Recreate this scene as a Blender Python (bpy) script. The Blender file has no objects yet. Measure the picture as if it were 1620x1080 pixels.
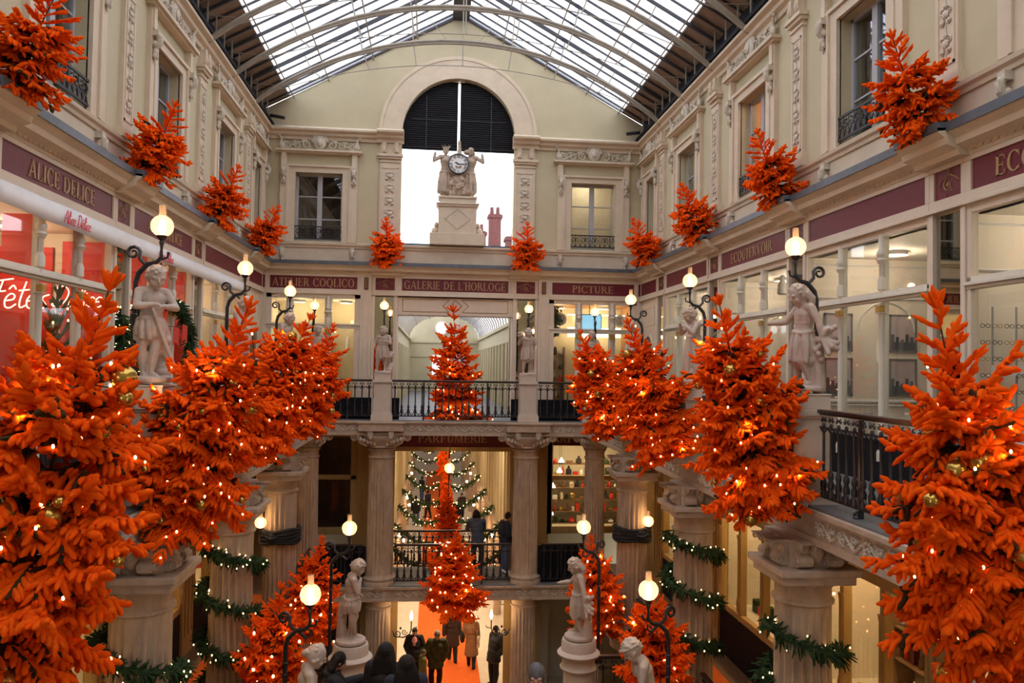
# Covered shopping arcade with balconies, glass roof and orange Christmas firs
import bpy, math, random
import numpy as np
from mathutils import Vector, Matrix
PI = math.pi
sc = bpy.context.scene
C = sc.collection
random.seed(7)

# ------------------------------------------------------------------ camera
cam_d = bpy.data.cameras.new('camera')
cam = bpy.data.objects.new('camera', cam_d)
C.objects.link(cam)
cam_d.sensor_width = 36.0
cam_d.lens = 36.0 * 1241.0 / 1620.0
cam_d.clip_start = 0.05
cam_d.clip_end = 400
_yaw, _pitch, _roll = 0.1006654, 0.0298655, 0.0165
_f = Vector((math.sin(_yaw) * math.cos(_pitch), math.cos(_yaw) * math.cos(_pitch), math.sin(_pitch)))
_r0 = Vector((math.cos(_yaw), -math.sin(_yaw), 0))
_u0 = _r0.cross(_f)
_R = _r0 * math.cos(_roll) + _u0 * math.sin(_roll)
_U = _u0 * math.cos(_roll) - _r0 * math.sin(_roll)
_m = Matrix((_R, _U, -_f)).transposed().to_4x4()
_m.translation = Vector((-0.64, 0, 1.53))
cam.matrix_world = _m
sc.camera = cam

# ------------------------------------------------------------------ sky and exposure
sc.view_settings.view_transform = 'Standard'
sc.view_settings.look = 'None'
sc.view_settings.gamma = 1.0
sc.view_settings.use_curve_mapping = False
sc.view_settings.exposure = 0.36
sc.cycles.use_denoising = True
sc.cycles.max_bounces = 7
sc.cycles.diffuse_bounces = 4
sc.cycles.glossy_bounces = 3
sc.cycles.transparent_max_bounces = 24
sc.cycles.sample_clamp_indirect = 4.0
sc.cycles.sample_clamp_direct = 30.0
sc.cycles.caustics_reflective = False
sc.cycles.caustics_refractive = False
SKY = 3.5
w = bpy.data.worlds.new('overcast_sky'); sc.world = w; w.use_nodes = True
nt = w.node_tree; nt.nodes.clear()
out = nt.nodes.new('ShaderNodeOutputWorld'); bg = nt.nodes.new('ShaderNodeBackground')
tc = nt.nodes.new('ShaderNodeTexCoord'); nz = nt.nodes.new('ShaderNodeTexNoise'); cr = nt.nodes.new('ShaderNodeValToRGB')
nz.inputs['Scale'].default_value = 2.2; nz.inputs['Detail'].default_value = 5
cr.color_ramp.elements[0].position = .35; cr.color_ramp.elements[0].color = (.74, .80, .93, 1)
cr.color_ramp.elements[1].position = .62; cr.color_ramp.elements[1].color = (1, .98, 1, 1)
nt.links.new(tc.outputs['Generated'], nz.inputs['Vector']); nt.links.new(nz.outputs['Fac'], cr.inputs['Fac'])
nt.links.new(cr.outputs['Color'], bg.inputs['Color']); bg.inputs['Strength'].default_value = SKY
nt.links.new(bg.outputs[0], out.inputs[0])

# ------------------------------------------------------------------ materials
MATS = {}
def nodes_mat(name):
    m = bpy.data.materials.new(name); m.use_nodes = True
    n = m.node_tree; n.nodes.clear()
    o = n.nodes.new('ShaderNodeOutputMaterial')
    MATS[name] = m
    return m, n, o
def pmat(name, col, rough=.7, metal=0., var=.12, scale=6., bump=0., bscale=40., col2=None, spec=.4, coord='Object', detail=6., stretch=None, emit=None, es=0.):
    """Principled surface whose colour drifts with procedural noise."""
    m, n, o = nodes_mat(name)
    b = n.nodes.new('ShaderNodeBsdfPrincipled')
    b.inputs['Roughness'].default_value = rough; b.inputs['Metallic'].default_value = metal
    b.inputs['Specular IOR Level'].default_value = spec
    t = n.nodes.new('ShaderNodeTexCoord'); z = n.nodes.new('ShaderNodeTexNoise'); r = n.nodes.new('ShaderNodeValToRGB')
    src = t.outputs[coord]
    if stretch:
        mp = n.nodes.new('ShaderNodeMapping'); mp.inputs['Scale'].default_value = stretch
        n.links.new(src, mp.inputs['Vector']); src = mp.outputs[0]
    z.inputs['Scale'].default_value = scale; z.inputs['Detail'].default_value = detail; z.inputs['Roughness'].default_value = .6
    n.links.new(src, z.inputs['Vector']); n.links.new(z.outputs['Fac'], r.inputs['Fac'])
    c2 = col2 if col2 else tuple(c * (1 - 2 * var) for c in col)
    r.color_ramp.elements[0].position = .3; r.color_ramp.elements[0].color = (*c2, 1)
    r.color_ramp.elements[1].position = .68; r.color_ramp.elements[1].color = (*col, 1)
    n.links.new(r.outputs['Color'], b.inputs['Base Color'])
    if bump:
        z2 = n.nodes.new('ShaderNodeTexNoise'); z2.inputs['Scale'].default_value = bscale; z2.inputs['Detail'].default_value = 4
        bp = n.nodes.new('ShaderNodeBump'); bp.inputs['Strength'].default_value = bump; bp.inputs['Distance'].default_value = .02
        n.links.new(src, z2.inputs['Vector']); n.links.new(z2.outputs['Fac'], bp.inputs['Height']); n.links.new(bp.outputs[0], b.inputs['Normal'])
    if emit:
        b.inputs['Emission Color'].default_value = (*emit, 1); b.inputs['Emission Strength'].default_value = es
    n.links.new(b.outputs[0], o.inputs[0])
    return m
def emat(name, col, s, sample=True):
    m, n, o = nodes_mat(name)
    e = n.nodes.new('ShaderNodeEmission'); e.inputs[0].default_value = (*col, 1); e.inputs[1].default_value = s
    n.links.new(e.outputs[0], o.inputs[0])
    if not sample: m.cycles.emission_sampling = 'NONE'
    return m
def glassmat(name, tint=(1, 1, 1), gloss=.5, rough=.02, base=.0, diff=None, dfac=0.):
    """Thin window glass: clear view through plus mirror sheen that grows at grazing angles."""
    m, n, o = nodes_mat(name)
    tr = n.nodes.new('ShaderNodeBsdfTransparent'); tr.inputs[0].default_value = (*tint, 1)
    gl = n.nodes.new('ShaderNodeBsdfGlossy'); gl.inputs['Roughness'].default_value = rough
    fr = n.nodes.new('ShaderNodeLayerWeight'); fr.inputs['Blend'].default_value = .5
    mx = n.nodes.new('ShaderNodeMixShader')
    pw = n.nodes.new('ShaderNodeMath'); pw.operation = 'POWER'; pw.inputs[1].default_value = 3.
    ad = n.nodes.new('ShaderNodeMath'); ad.operation = 'MULTIPLY_ADD'; ad.use_clamp = True; ad.inputs[1].default_value = gloss * 1.6; ad.inputs[2].default_value = .035 + base
    n.links.new(fr.outputs['Facing'], pw.inputs[0]); n.links.new(pw.outputs[0], ad.inputs[0]); n.links.new(ad.outputs[0], mx.inputs[0])
    first = tr
    if diff:
        d = n.nodes.new('ShaderNodeBsdfTranslucent'); d.inputs[0].default_value = (*diff, 1)
        m2 = n.nodes.new('ShaderNodeMixShader'); m2.inputs[0].default_value = dfac
        n.links.new(tr.outputs[0], m2.inputs[1]); n.links.new(d.outputs[0], m2.inputs[2]); first = m2
    n.links.new(first.outputs[0], mx.inputs[1]); n.links.new(gl.outputs[0], mx.inputs[2])
    n.links.new(mx.outputs[0], o.inputs[0])
    return m

M = {}
M['plaster'] = pmat('wall_plaster', (.56, .485, .315), .85, var=.06, scale=1.3, bump=.08, bscale=30)
M['trim'] = pmat('cream_moulding', (.68, .56, .41), .7, var=.07, scale=3, bump=.05)
M['orn'] = pmat('carved_ornament', (.66, .58, .46), .75, var=.14, scale=14)
M['stone'] = pmat('balcony_limestone', (.53, .41, .30), .75, var=.13, scale=7, bump=.12, bscale=60)
M['column'] = pmat('column_limestone', (.52, .375, .25), .72, var=.15, scale=9, bump=.15, bscale=80, stretch=(1, 1, .35))
M['marble'] = pmat('statue_marble', (.54, .43, .345), .62, var=.11, scale=9, bump=.05, bscale=90)
M['pedestal'] = pmat('pedestal_stone', (.62, .52, .42), .6, var=.05, scale=5)
M['paint'] = pmat('shopfront_paint', (.66, .62, .52), .5, var=.04, scale=4)
M['rosepaint'] = pmat('pinkish_cream_paint', (.68, .58, .46), .55, var=.05, scale=4)
M['ochre'] = pmat('ochre_woodwork', (.46, .30, .11), .45, var=.1, scale=5, stretch=(1, 1, .2))
M['maroon'] = pmat('maroon_fascia', (.15, .012, .022), .45, var=.08, scale=5)
M['gilt'] = pmat('gilt_letters', (.46, .31, .15), .45, metal=.15, var=.1, scale=30)
M['gold'] = pmat('gilded_metal', (.50, .33, .10), .35, metal=.7, var=.15, scale=25)
M['iron'] = pmat('black_cast_iron', (.018, .016, .018), .38, var=.2, scale=20, spec=.6)
M['handrail'] = pmat('dark_wood_handrail', (.05, .022, .016), .3, var=.2, scale=9, spec=.6)
M['darkpanel'] = pmat('black_painted_panel', (.010, .010, .014), .65, var=.2, scale=8, spec=.15)
M['zinc'] = pmat('zinc_gutter', (.16, .18, .21), .4, metal=.5, var=.12, scale=6)
M['ledge'] = pmat('grey_lead_ledge', (.17, .17, .17), .5, var=.15, scale=8)
M['mirror'] = pmat('mirror_glass', (.62, .58, .47), .02, metal=1., var=.02, scale=2)
M['glass'] = glassmat('window_glass', (.96, .98, .97), gloss=.22)
M['dkglass'] = glassmat('upper_window_glass', (.9, .93, .95), gloss=.42, base=.06)
M['roofglass'] = glassmat('roof_glass', (.62, .63, .66), gloss=.12, rough=.2, diff=(.8, .82, .86), dfac=.22)
M['frost'] = glassmat('overlap_glass', (.40, .42, .44), gloss=.1, rough=.3, diff=(.5, .52, .55), dfac=.5)
M['steel'] = pmat('roof_rib_paint', (.36, .31, .24), .55, var=.1, scale=7)
M['bar'] = pmat('dark_glazing_bar', (.045, .043, .05), .5, var=.1, scale=7)
M['boards'] = pmat('eaves_boards', (.30, .21, .14), .7, var=.15, scale=5)
M['winframe'] = pmat('grey_window_paint', (.42, .42, .43), .5, var=.05, scale=6)
M['blind'] = pmat('black_louvre', (.012, .011, .016), .6, var=.2, scale=10)
M['floorwood'] = pmat('worn_timber_floor', (.27, .15, .075), .45, var=.18, scale=4, stretch=(1, .25, 1))
M['floortile'] = pmat('pale_stone_floor', (.60, .50, .36), .35, var=.08, scale=2)
M['greyfloor'] = pmat('grey_balcony_floor', (.15, .145, .14), .5, var=.15, scale=3)
M['carpet'] = pmat('orange_carpet', (.72, .14, .025), .95, var=.07, scale=3, bump=.2, bscale=200, spec=.1)
M['orange'] = pmat('orange_flocked_twig', (1.0, .165, .012), .95, var=.2, scale=18, bump=.9, bscale=300, spec=.05, col2=(.86, .085, .005))
_o = M['orange']; _n = _o.node_tree.nodes; _l = _o.node_tree.links
_p = [q for q in _n if q.type == 'BSDF_PRINCIPLED'][0]; _out = [q for q in _n if q.type == 'OUTPUT_MATERIAL'][0]; _rp = [q for q in _n if q.type == 'VALTORGB'][0]
_rp.color_ramp.elements[0].color = (1.0, .085, .004, 1); _rp.color_ramp.elements[1].color = (1.0, .15, .010, 1)
_d = _n.new('ShaderNodeBsdfDiffuse'); _t = _n.new('ShaderNodeBsdfTranslucent'); _mx = _n.new('ShaderNodeMixShader'); _mx.inputs[0].default_value = .05
_g = _n.new('ShaderNodeVectorMath'); _g.operation = 'SCALE'; _g.inputs[3].default_value = 1.12      # fluorescent flock
_l.new(_rp.outputs[0], _g.inputs[0]); _l.new(_g.outputs[0], _d.inputs[0]); _l.new(_g.outputs[0], _t.inputs[0])
_bp = [q for q in _n if q.type == 'BUMP'][0]; _bp.inputs['Strength'].default_value = .6; _l.new(_bp.outputs[0], _d.inputs['Normal'])
_l.new(_d.outputs[0], _mx.inputs[1]); _l.new(_t.outputs[0], _mx.inputs[2]); _l.new(_mx.outputs[0], _out.inputs[0]); _n.remove(_p)
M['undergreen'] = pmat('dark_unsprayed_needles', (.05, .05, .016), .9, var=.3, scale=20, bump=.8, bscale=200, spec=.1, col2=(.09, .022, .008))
M['bark'] = pmat('fir_bark', (.12, .045, .022), .9, var=.25, scale=20, bump=.4)
M['green'] = pmat('green_garland_needles', (.05, .10, .035), .9, var=.3, scale=24, bump=.8, bscale=220, spec=.2)
M['bauble'] = pmat('gold_bauble', (.55, .34, .07), .22, metal=.9, var=.08, scale=8)
M['cable'] = pmat('black_cable', (.015, .013, .012), .6, var=.2, scale=20)
M['bulb'] = emat('warm_bulb', (1, .62, .26), 7., sample=False)
M['lampcore'] = emat('lamp_core', (1, .76, .50), 26., sample=False)
M['lampglass'] = glassmat('lamp_globe_glass', (1, .93, .8), gloss=.03, rough=.3, diff=(1, .70, .46), dfac=.32)
M['red'] = pmat('red_display_board', (.62, .035, .02), .6, var=.06, scale=3)
M['shopcream'] = pmat('shop_interior_cream', (.72, .66, .54), .7, var=.04, scale=2)
M['shopwhite'] = pmat('shop_interior_white', (.80, .73, .64), .7, var=.03, scale=2)
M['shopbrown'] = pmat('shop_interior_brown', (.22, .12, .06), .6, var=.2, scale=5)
M['shopwarm'] = pmat('amber_shop_wall', (.42, .22, .10), .7, var=.1, scale=2)
M['tube'] = emat('warm_light_strip', (1, .80, .50), 5.)
M['neon'] = emat('neon_script', (1, .55, .35), 3., sample=False)
M['pinkink'] = pmat('pink_ink', (.75, .10, .12), .7, var=.05)
M['banner'] = pmat('white_banner_cloth', (.80, .78, .76), .8, var=.05, scale=2)
M['brick'] = pmat('red_chimney_brick', (.13, .045, .04), .85, var=.2, scale=10)
M['slate'] = pmat('grey_slate', (.07, .08, .10), .6, var=.12, scale=8)
M['black'] = pmat('black_cloth', (.012, .011, .013), .8, var=.2, scale=12)
M['clockface'] = pmat('white_enamel', (.85, .84, .82), .3, var=.02, scale=3)
M['skin'] = pmat('skin', (.50, .27, .19), .55, var=.05, scale=8)
M['hair_dark'] = pmat('dark_hair', (.010, .007, .007), .55, var=.3, scale=30, stretch=(1, 1, .12), bump=.9, bscale=90, spec=.3)
M['hair_grey'] = pmat('grey_hair', (.13, .12, .12), .6, var=.2, scale=40)
M['pframe'] = pmat('picture_frame_grey', (.16, .16, .17), .5, var=.1)
M['white'] = pmat('white_paint', (.8, .8, .8), .5, var=.02)
WIN = {}

# ------------------------------------------------------------------ mesh helpers
class MB:
    def __init__(s): s.v = []; s.f = []; s.mi = []; s.cur = 0
    def add(s, vs, fs, T=None):
        n = len(s.v)
        if T is not None: vs = [tuple(T @ Vector(p)) for p in vs]
        s.v += [tuple(p) for p in vs]; s.f += [tuple(i + n for i in f) for f in fs]; s.mi += [s.cur] * len(fs)
        return s
    def box(s, x0, x1, y0, y1, z0, z1, T=None):
        v = [(x0, y0, z0), (x1, y0, z0), (x1, y1, z0), (x0, y1, z0), (x0, y0, z1), (x1, y0, z1), (x1, y1, z1), (x0, y1, z1)]
        return s.add(v, [(0, 3, 2, 1), (4, 5, 6, 7), (0, 1, 5, 4), (1, 2, 6, 5), (2, 3, 7, 6), (3, 0, 4, 7)], T)
    def cbox(s, c, sz, T=None):
        return s.box(c[0] - sz[0] / 2, c[0] + sz[0] / 2, c[1] - sz[1] / 2, c[1] + sz[1] / 2, c[2] - sz[2] / 2, c[2] + sz[2] / 2, T)
    def lathe(s, prof, n=16, T=None, flutes=0, fd=0., fz=None, cap=True):
        vs = []; fs = []
        for (r, z) in prof:
            for k in range(n):
                a = 2 * PI * k / n; rr = r
                if flutes and fz and fz[0] < z < fz[1]: rr = r * (1 - fd * (.5 + .5 * math.cos(a * flutes)))
                vs.append((rr * math.cos(a), rr * math.sin(a), z))
        for i in range(len(prof) - 1):
            for k in range(n):
                k2 = (k + 1) % n
                fs.append((i * n + k, i * n + k2, (i + 1) * n + k2, (i + 1) * n + k))
        if cap:
            fs.append(tuple(range(n - 1, -1, -1))); fs.append(tuple((len(prof) - 1) * n + k for k in range(n)))
        return s.add(vs, fs, T)
    def tube(s, pts, r, n=6, T=None):
        pts = [Vector(p) for p in pts]; rs = r if isinstance(r, (list, tuple)) else [r] * len(pts)
        vs = []; fs = []; up = Vector((0, 0, 1)); prev = None
        for i, p in enumerate(pts):
            d = (pts[min(i + 1, len(pts) - 1)] - pts[max(i - 1, 0)])
            if d.length < 1e-9: d = Vector((0, 0, 1))
            d.normalize()
            if prev is None:
                a = d.cross(up)
                if a.length < .05: a = d.cross(Vector((1, 0, 0)))
            else:
                a = prev - d * prev.dot(d)
                if a.length < 1e-4: a = d.orthogonal()
            a.normalize(); prev = a; b = d.cross(a)
            for k in range(n):
                t = 2 * PI * k / n; vs.append(p + (a * math.cos(t) + b * math.sin(t)) * rs[i])
        for i in range(len(pts) - 1):
            for k in range(n):
                k2 = (k + 1) % n; fs.append((i * n + k, i * n + k2, (i + 1) * n + k2, (i + 1) * n + k))
        fs.append(tuple(range(n - 1, -1, -1))); fs.append(tuple((len(pts) - 1) * n + k for k in range(n)))
        return s.add(vs, fs, T)
    def ball(s, c, r, nu=8, nv=6, T=None):
        rx, ry, rz = r if isinstance(r, (tuple, list)) else (r, r, r)
        vs = [(c[0], c[1], c[2] - rz)]; fs = []
        for j in range(1, nv):
            a = PI * j / nv
            for k in range(nu):
                t = 2 * PI * k / nu
                vs.append((c[0] + rx * math.sin(a) * math.cos(t), c[1] + ry * math.sin(a) * math.sin(t), c[2] - rz * math.cos(a)))
        vs.append((c[0], c[1], c[2] + rz)); L = len(vs) - 1
        for k in range(nu):
            k2 = (k + 1) % nu
            fs.append((0, 1 + k2, 1 + k)); fs.append((L, L - nu + k, L - nu + k2))
            for j in range(nv - 2): fs.append((1 + j * nu + k, 1 + j * nu + k2, 1 + (j + 1) * nu + k2, 1 + (j + 1) * nu + k))
        return s.add(vs, fs, T)
    def prism(s, poly, a0, a1, axis='y', T=None):
        """poly in the two other axes; axis y -> (x,z), x -> (y,z), z -> (x,y)"""
        n = len(poly)
        def P(p, a): return {'y': (p[0], a, p[1]), 'x': (a, p[0], p[1]), 'z': (p[0], p[1], a)}[axis]
        vs = [P(p, a0) for p in poly] + [P(p, a1) for p in poly]
        fs = [tuple(range(n)), tuple(range(2 * n - 1, n - 1, -1))] + [(i, i + n, (i + 1) % n + n, (i + 1) % n) for i in range(n)]
        return s.add(vs, fs, T)
    def build(s, name, mat, parent=None, smooth=False, bevel=0., mats=None, T=None):
        me = bpy.data.meshes.new(name)
        vs = s.v if T is None else [tuple(T @ Vector(p)) for p in s.v]
        me.from_pydata(vs, [], s.f); me.update()
        for mm in (mats or [mat]): me.materials.append(mm)
        if mats: me.polygons.foreach_set('material_index', s.mi)
        if smooth:
            me.polygons.foreach_set('use_smooth', [True] * len(me.polygons))
            me.set_sharp_from_angle(angle=math.radians(50))
        o = bpy.data.objects.new(name, me); C.objects.link(o)
        if parent: o.parent = parent
        if bevel:
            b = o.modifiers.new('edge', 'BEVEL'); b.width = bevel; b.segments = 2; b.limit_method = 'ANGLE'
        return o
def tag(o, label=None, cat=None, group=None, kind=None):
    if label: o['label'] = label
    if cat: o['category'] = cat
    if group: o['group'] = group
    if kind: o['kind'] = kind
    return o
def thing(name, label, cat, loc=(0, 0, 0), rz=0., group=None, kind=None):
    o = bpy.data.objects.new(name, None); o.empty_display_size = .1; C.objects.link(o)
    o.location = loc; o.rotation_euler = (0, 0, rz)
    return tag(o, label, cat, group, kind)
def copy_tree(o, parent=None):
    c = o.copy(); C.objects.link(c)
    if parent: c.parent = parent
    for ch in o.children: copy_tree(ch, c)
    return c
def Tm(loc=(0, 0, 0), rz=0., s=1., rx=0., ry=0.):
    return Matrix.Translation(loc) @ Matrix.Rotation(rz, 4, 'Z') @ Matrix.Rotation(ry, 4, 'Y') @ Matrix.Rotation(rx, 4, 'X') @ Matrix.Scale(s, 4)
def spiral(cx, cz, r, turns, a0, sgn=1, n=18):
    """points of a spiral in the x-z plane that ends in its centre"""
    return [(cx + r * (1 - .9 * i / n) * math.cos(a0 + sgn * 2 * PI * turns * i / n), cz + r * (1 - .9 * i / n) * math.sin(a0 + sgn * 2 * PI * turns * i / n)) for i in range(n + 1)]
def to_y(pts, y): return [(p[0], y, p[1]) for p in pts]

# relief ornament drawn in the local x-z plane, standing out towards -y
def relief_scroll(mb, x0, x1, z0, z1, T=None, r=.012, rnd=random, leaves=14):
    h = z1 - z0; L = x1 - x0; n = max(1, round(L / (h * 1.15))); st = L / n; cz = (z0 + z1) / 2
    stem = []
    for i in range(n * 8 + 1):
        t = i / 8.; stem.append((x0 + L * i / (n * 8), -r * .5, cz + h * .34 * math.sin(PI * t)))
    mb.tube(stem, r, 4, T)
    for i in range(n):
        cx = x0 + (i + .5) * st; up = 1 if i % 2 == 0 else -1
        mb.tube(to_y(spiral(cx, cz - up * h * .06, h * .30, 1.4, PI / 2 * up, up), -r * .6), [r * (1.05 - .02 * k) for k in range(19)], 4, T)
        mb.ball((cx, -r, cz - up * h * .06), (h * .09, r * 1.6, h * .09), 6, 4, T)
        for k in range(leaves):
            a = rnd.uniform(0, 2 * PI); d = h * rnd.uniform(.22, .46); b = a + rnd.uniform(-.8, .8); x_, z_ = cx + d * math.cos(a) * 1.15, cz + d * math.sin(a)
            mb.tube([(x_, -r * .4, z_), (x_ + h * .06 * math.cos(b), -r * 1.1, z_ + h * .06 * math.sin(b)), (x_ + h * .13 * math.cos(b + .4), -r * .4, z_ + h * .13 * math.sin(b + .4))], [r * .4, r * .9, r * .25], 4, T)
def relief_candelabra(mb, w_, z0, z1, T=None, r=.014):
    h = z1 - z0; n = 5; st = h / n
    mb.tube([(0, -r * .4, z0), (0, -r * .4, z1)], r * .6, 4, T)
    for i in range(n):
        z = z0 + (i + .5) * st
        mb.ball((0, -r, z), (w_ * .22, r * 2, st * .16), 8, 5, T)
        mb.ball((0, -r, z + st * .3), (w_ * .12, r * 1.6, st * .10), 6, 4, T)
        for sg in (-1, 1):
            mb.tube(to_y(spiral(sg * w_ * .24, z + st * .12, w_ * .18, 1.2, PI / 2 + sg * .6, -sg, 12), -r * .6), r * .8, 4, T)
            mb.ball((sg * w_ * .26, -r, z - st * .22), (w_ * .13, r * 1.5, st * .07), 6, 4, T)
            mb.tube([(0, -r, z - st * .1), (sg * w_ * .2, -r, z - st * .33), (sg * w_ * .34, -r, z - st * .28)], r * .7, 4, T)
def crest(mb, w_, h, T=None):
    """window crest: central shell cartouche, scrolls, two end birds"""
    r = .02
    mb.ball((0, -.03, h * .50), (h * .42, .06, h * .50), 10, 8, T)
    for k in range(9):
        a = PI * (k + .5) / 9; mb.ball((h * .48 * math.cos(a), -.03, h * .52 + h * .46 * math.sin(a)), (h * .11, .035, h * .11), 6, 4, T)
    mb.ball((0, -.09, h * .48), (h * .20, .04, h * .26), 8, 6, T); mb.ball((0, -.13, h * .42), (.014, .02, .02), 5, 4, T)
    for sg in (-1, 1):
        for j, (cx, rr, zz) in enumerate(((.26, .30, .34), (.46, .26, .30), (.66, .22, .26))):
            mb.tube(to_y(spiral(sg * w_ / 2 * cx * 1.15, h * zz, h * rr, 1.5, PI / 2, -sg), -.03), [r * (1.2 - .04 * k) for k in range(19)], 5, T)
            mb.ball((sg * w_ / 2 * (cx * 1.15 + .09), -.03, h * (zz + .22)), (h * .13, .03, h * .09), 6, 4, T)
        mb.tube([(sg * w_ * .12, -.03, h * .55), (sg * w_ * .24, -.03, h * .5), (sg * w_ * .38, -.03, h * .12), (sg * w_ * .46, -.03, h * .08)], r, 5, T)
        mb.ball((sg * w_ * .455, -.04, h * .26), (h * .20, .05, h * .22), 7, 5, T)
        mb.tube([(sg * w_ * .465, -.04, h * .3), (sg * w_ * .455, -.05, h * .62), (sg * w_ * .475, -.05, h * .8)], [.045, .03, .025], 6, T)
        mb.ball((sg * w_ * .485, -.06, h * .85), (.05, .035, .035), 7, 5, T)
def console(mb, h, T=None, w_=.14):
    """hanging leaf console, top at z=0"""
    mb.box(-w_ / 2, w_ / 2, -.12, 0, -.1, 0, T)
    mb.tube([(0, -.10, -.08), (0, -.13, -.14), (0, -.11, -.24), (0, -.05, -.30)], [w_ * .40, w_ * .42, w_ * .36, w_ * .3], 8, T); mb.ball((0, -.06, -.36), (w_ * .34, .05, .08), 8, 6, T)
    for q in range(3): mb.tube([((q - 1) * w_ * .25, -.16, -.10), ((q - 1) * w_ * .22, -.15, -.24)], .012, 4, T)
    for sg in (-1, 1):
        mb.ball((sg * w_ * .35, -.06, -.24), (w_ * .22, .05, .06), 6, 4, T); mb.ball((sg * w_ * .3, -.06, -.4 * h / .5), (w_ * .2, .04, .05), 6, 4, T)
    mb.tube([(0, -.05, -.3), (0, -.05, -h)], [w_ * .3, .012], 6, T)

# ------------------------------------------------------------------ serif lettering (thick and thin strokes)
def _bar(x, w_, y0=0., y1=1.): return [(x, y0), (x + w_, y0), (x + w_, y1), (x, y1)]
def _arc(cx, cy, rx, ry, ix, iy, a0, a1, n=14):
    """ring segment, outer rx,ry inner ix,iy"""
    q = []
    for i in range(n):
        t0 = a0 + (a1 - a0) * i / n; t1 = a0 + (a1 - a0) * (i + 1) / n
        q.append([(cx + rx * math.cos(t0), cy + ry * math.sin(t0)), (cx + rx * math.cos(t1), cy + ry * math.sin(t1)),
                  (cx + ix * math.cos(t1), cy + iy * math.sin(t1)), (cx + ix * math.cos(t0), cy + iy * math.sin(t0))])
    return q
def glyph(c):
    K, N, S = .15, .065, .06
    sf = lambda x, w_, y: _bar(x - S, w_ + 2 * S, y, y + .05)
    V = lambda x: [_bar(x, K), sf(x, K, 0), sf(x, K, .95)]
    if c == 'I': return V(.06), .28
    if c == 'L': return V(.06) + [_bar(.2, .36, 0, N), [(.5, 0), (.56, 0), (.6, .24), (.56, .24)]], .62
    if c in 'EF':
        q = V(.06) + [_bar(.2, .36, 1 - N, 1), _bar(.2, .26, .48, .48 + N), _bar(.43, .05, .40, .63), [(.5, 1), (.56, 1), (.57, .78), (.53, .78)]]
        if c == 'E': q += [_bar(.2, .36, 0, N), [(.5, 0), (.56, 0), (.6, .24), (.56, .24)]]
        return q, .64
    if c == 'T': return [_bar(.25, K), sf(.25, K, 0), _bar(.03, .6, 1 - N, 1), [(.02, 1), (.07, 1), (.06, .76), (.02, .76)], [(.59, 1), (.64, 1), (.64, .76), (.6, .76)]], .66
    if c == 'H': return V(.06) + V(.52) + [_bar(.2, .34, .48, .48 + N)], .74
    if c == 'O' or c == 'Q':
        q = _arc(.42, .5, .40, .52, .25, .46, 0, 2 * PI, 22)
        if c == 'Q': q += [[(.40, .05), (.52, .08), (.78, -.24), (.66, -.24)], [(.66, -.24), (.78, -.24), (.86, -.18), (.8, -.15)]]
        return q, .86
    if c in 'CG':
        q = _arc(.42, .5, .40, .52, .25, .46, .75, 2 * PI - .75, 18) + [_bar(.68, .04, .7, .98)]
        q += [_bar(.62, K, .02, .4), _bar(.54, .29, .4, .45)] if c == 'G' else [_bar(.68, .04, .05, .22)]
        return q, .84 if c == 'G' else .78
    if c == 'D': return V(.06) + _arc(.2, .5, .56, .5, .41, .5 - N, -PI / 2, PI / 2, 14), .84
    if c in 'PR':
        q = V(.06) + _arc(.2, .74, .40, .26, .26, .26 - N, -PI / 2, PI / 2, 12)
        if c == 'R': q += [[(.3, .5), (.45, .5), (.76, 0), (.58, 0)], _bar(.55, .26, 0, .05)]
        return q, .62 if c == 'P' else .76
    if c == 'A': return [[(.03, 0), (.10, 0), (.43, .98), (.38, 1.0)], [(.34, 1.02), (.45, 1.02), (.78, 0), (.61, 0)], _bar(.2, .38, .30, .30 + N), _bar(-.03, .22, 0, .05), _bar(.54, .3, 0, .05)], .80
    if c == 'V': return [[(.03, 1), (.2, 1), (.45, .0), (.37, .0)], [(.37, 0), (.44, 0), (.74, 1), (.67, 1)], _bar(-.02, .28, .95, 1), _bar(.58, .24, .95, 1)], .78
    if c == 'U': return [_bar(.08, K, .28, 1), _bar(.56, N, .28, 1), sf(.08, K, .95), sf(.56, N, .95)] + _arc(.35, .3, .27, .32, .13, .25, PI, 2 * PI, 12), .74
    if c == 'M': return [_bar(.07, N), sf(.07, N, 0), _bar(.72, K), sf(.72, K, 0), [(.07, 1), (.22, 1), (.49, .04), (.42, .04)], [(.42, .04), (.49, .04), (.80, 1), (.72, 1)], _bar(.01, .18, .95, 1), _bar(.72, .2, .95, 1)], .96
    if c == 'X': return [[(.02, 1), (.19, 1), (.66, 0), (.49, 0)], [(.05, 0), (.11, 0), (.62, 1), (.56, 1)], _bar(-.02, .26, .95, 1), _bar(.44, .28, .95, 1), _bar(-.02, .2, 0, .05), _bar(.44, .28, 0, .05)], .72
    if c == "'": return [[(.05, 1), (.17, 1), (.12, .7), (.08, .7)]], .2
    return [], .34
def letters(mb, text, width, height, T, d=.012, mirror=False):
    """text centred on local origin in the x-z plane, standing out to -y"""
    gl = [glyph(c) for c in text]; tot = sum(g[1] + .07 for g in gl)
    sx = width / tot; x = -width / 2
    for q, adv in gl:
        for poly in q:
            mb.prism([(x + p[0] * sx, (p[1] - .5) * height) for p in poly], -d, 0, 'y', T)
        x += (adv + .07) * sx
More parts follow.
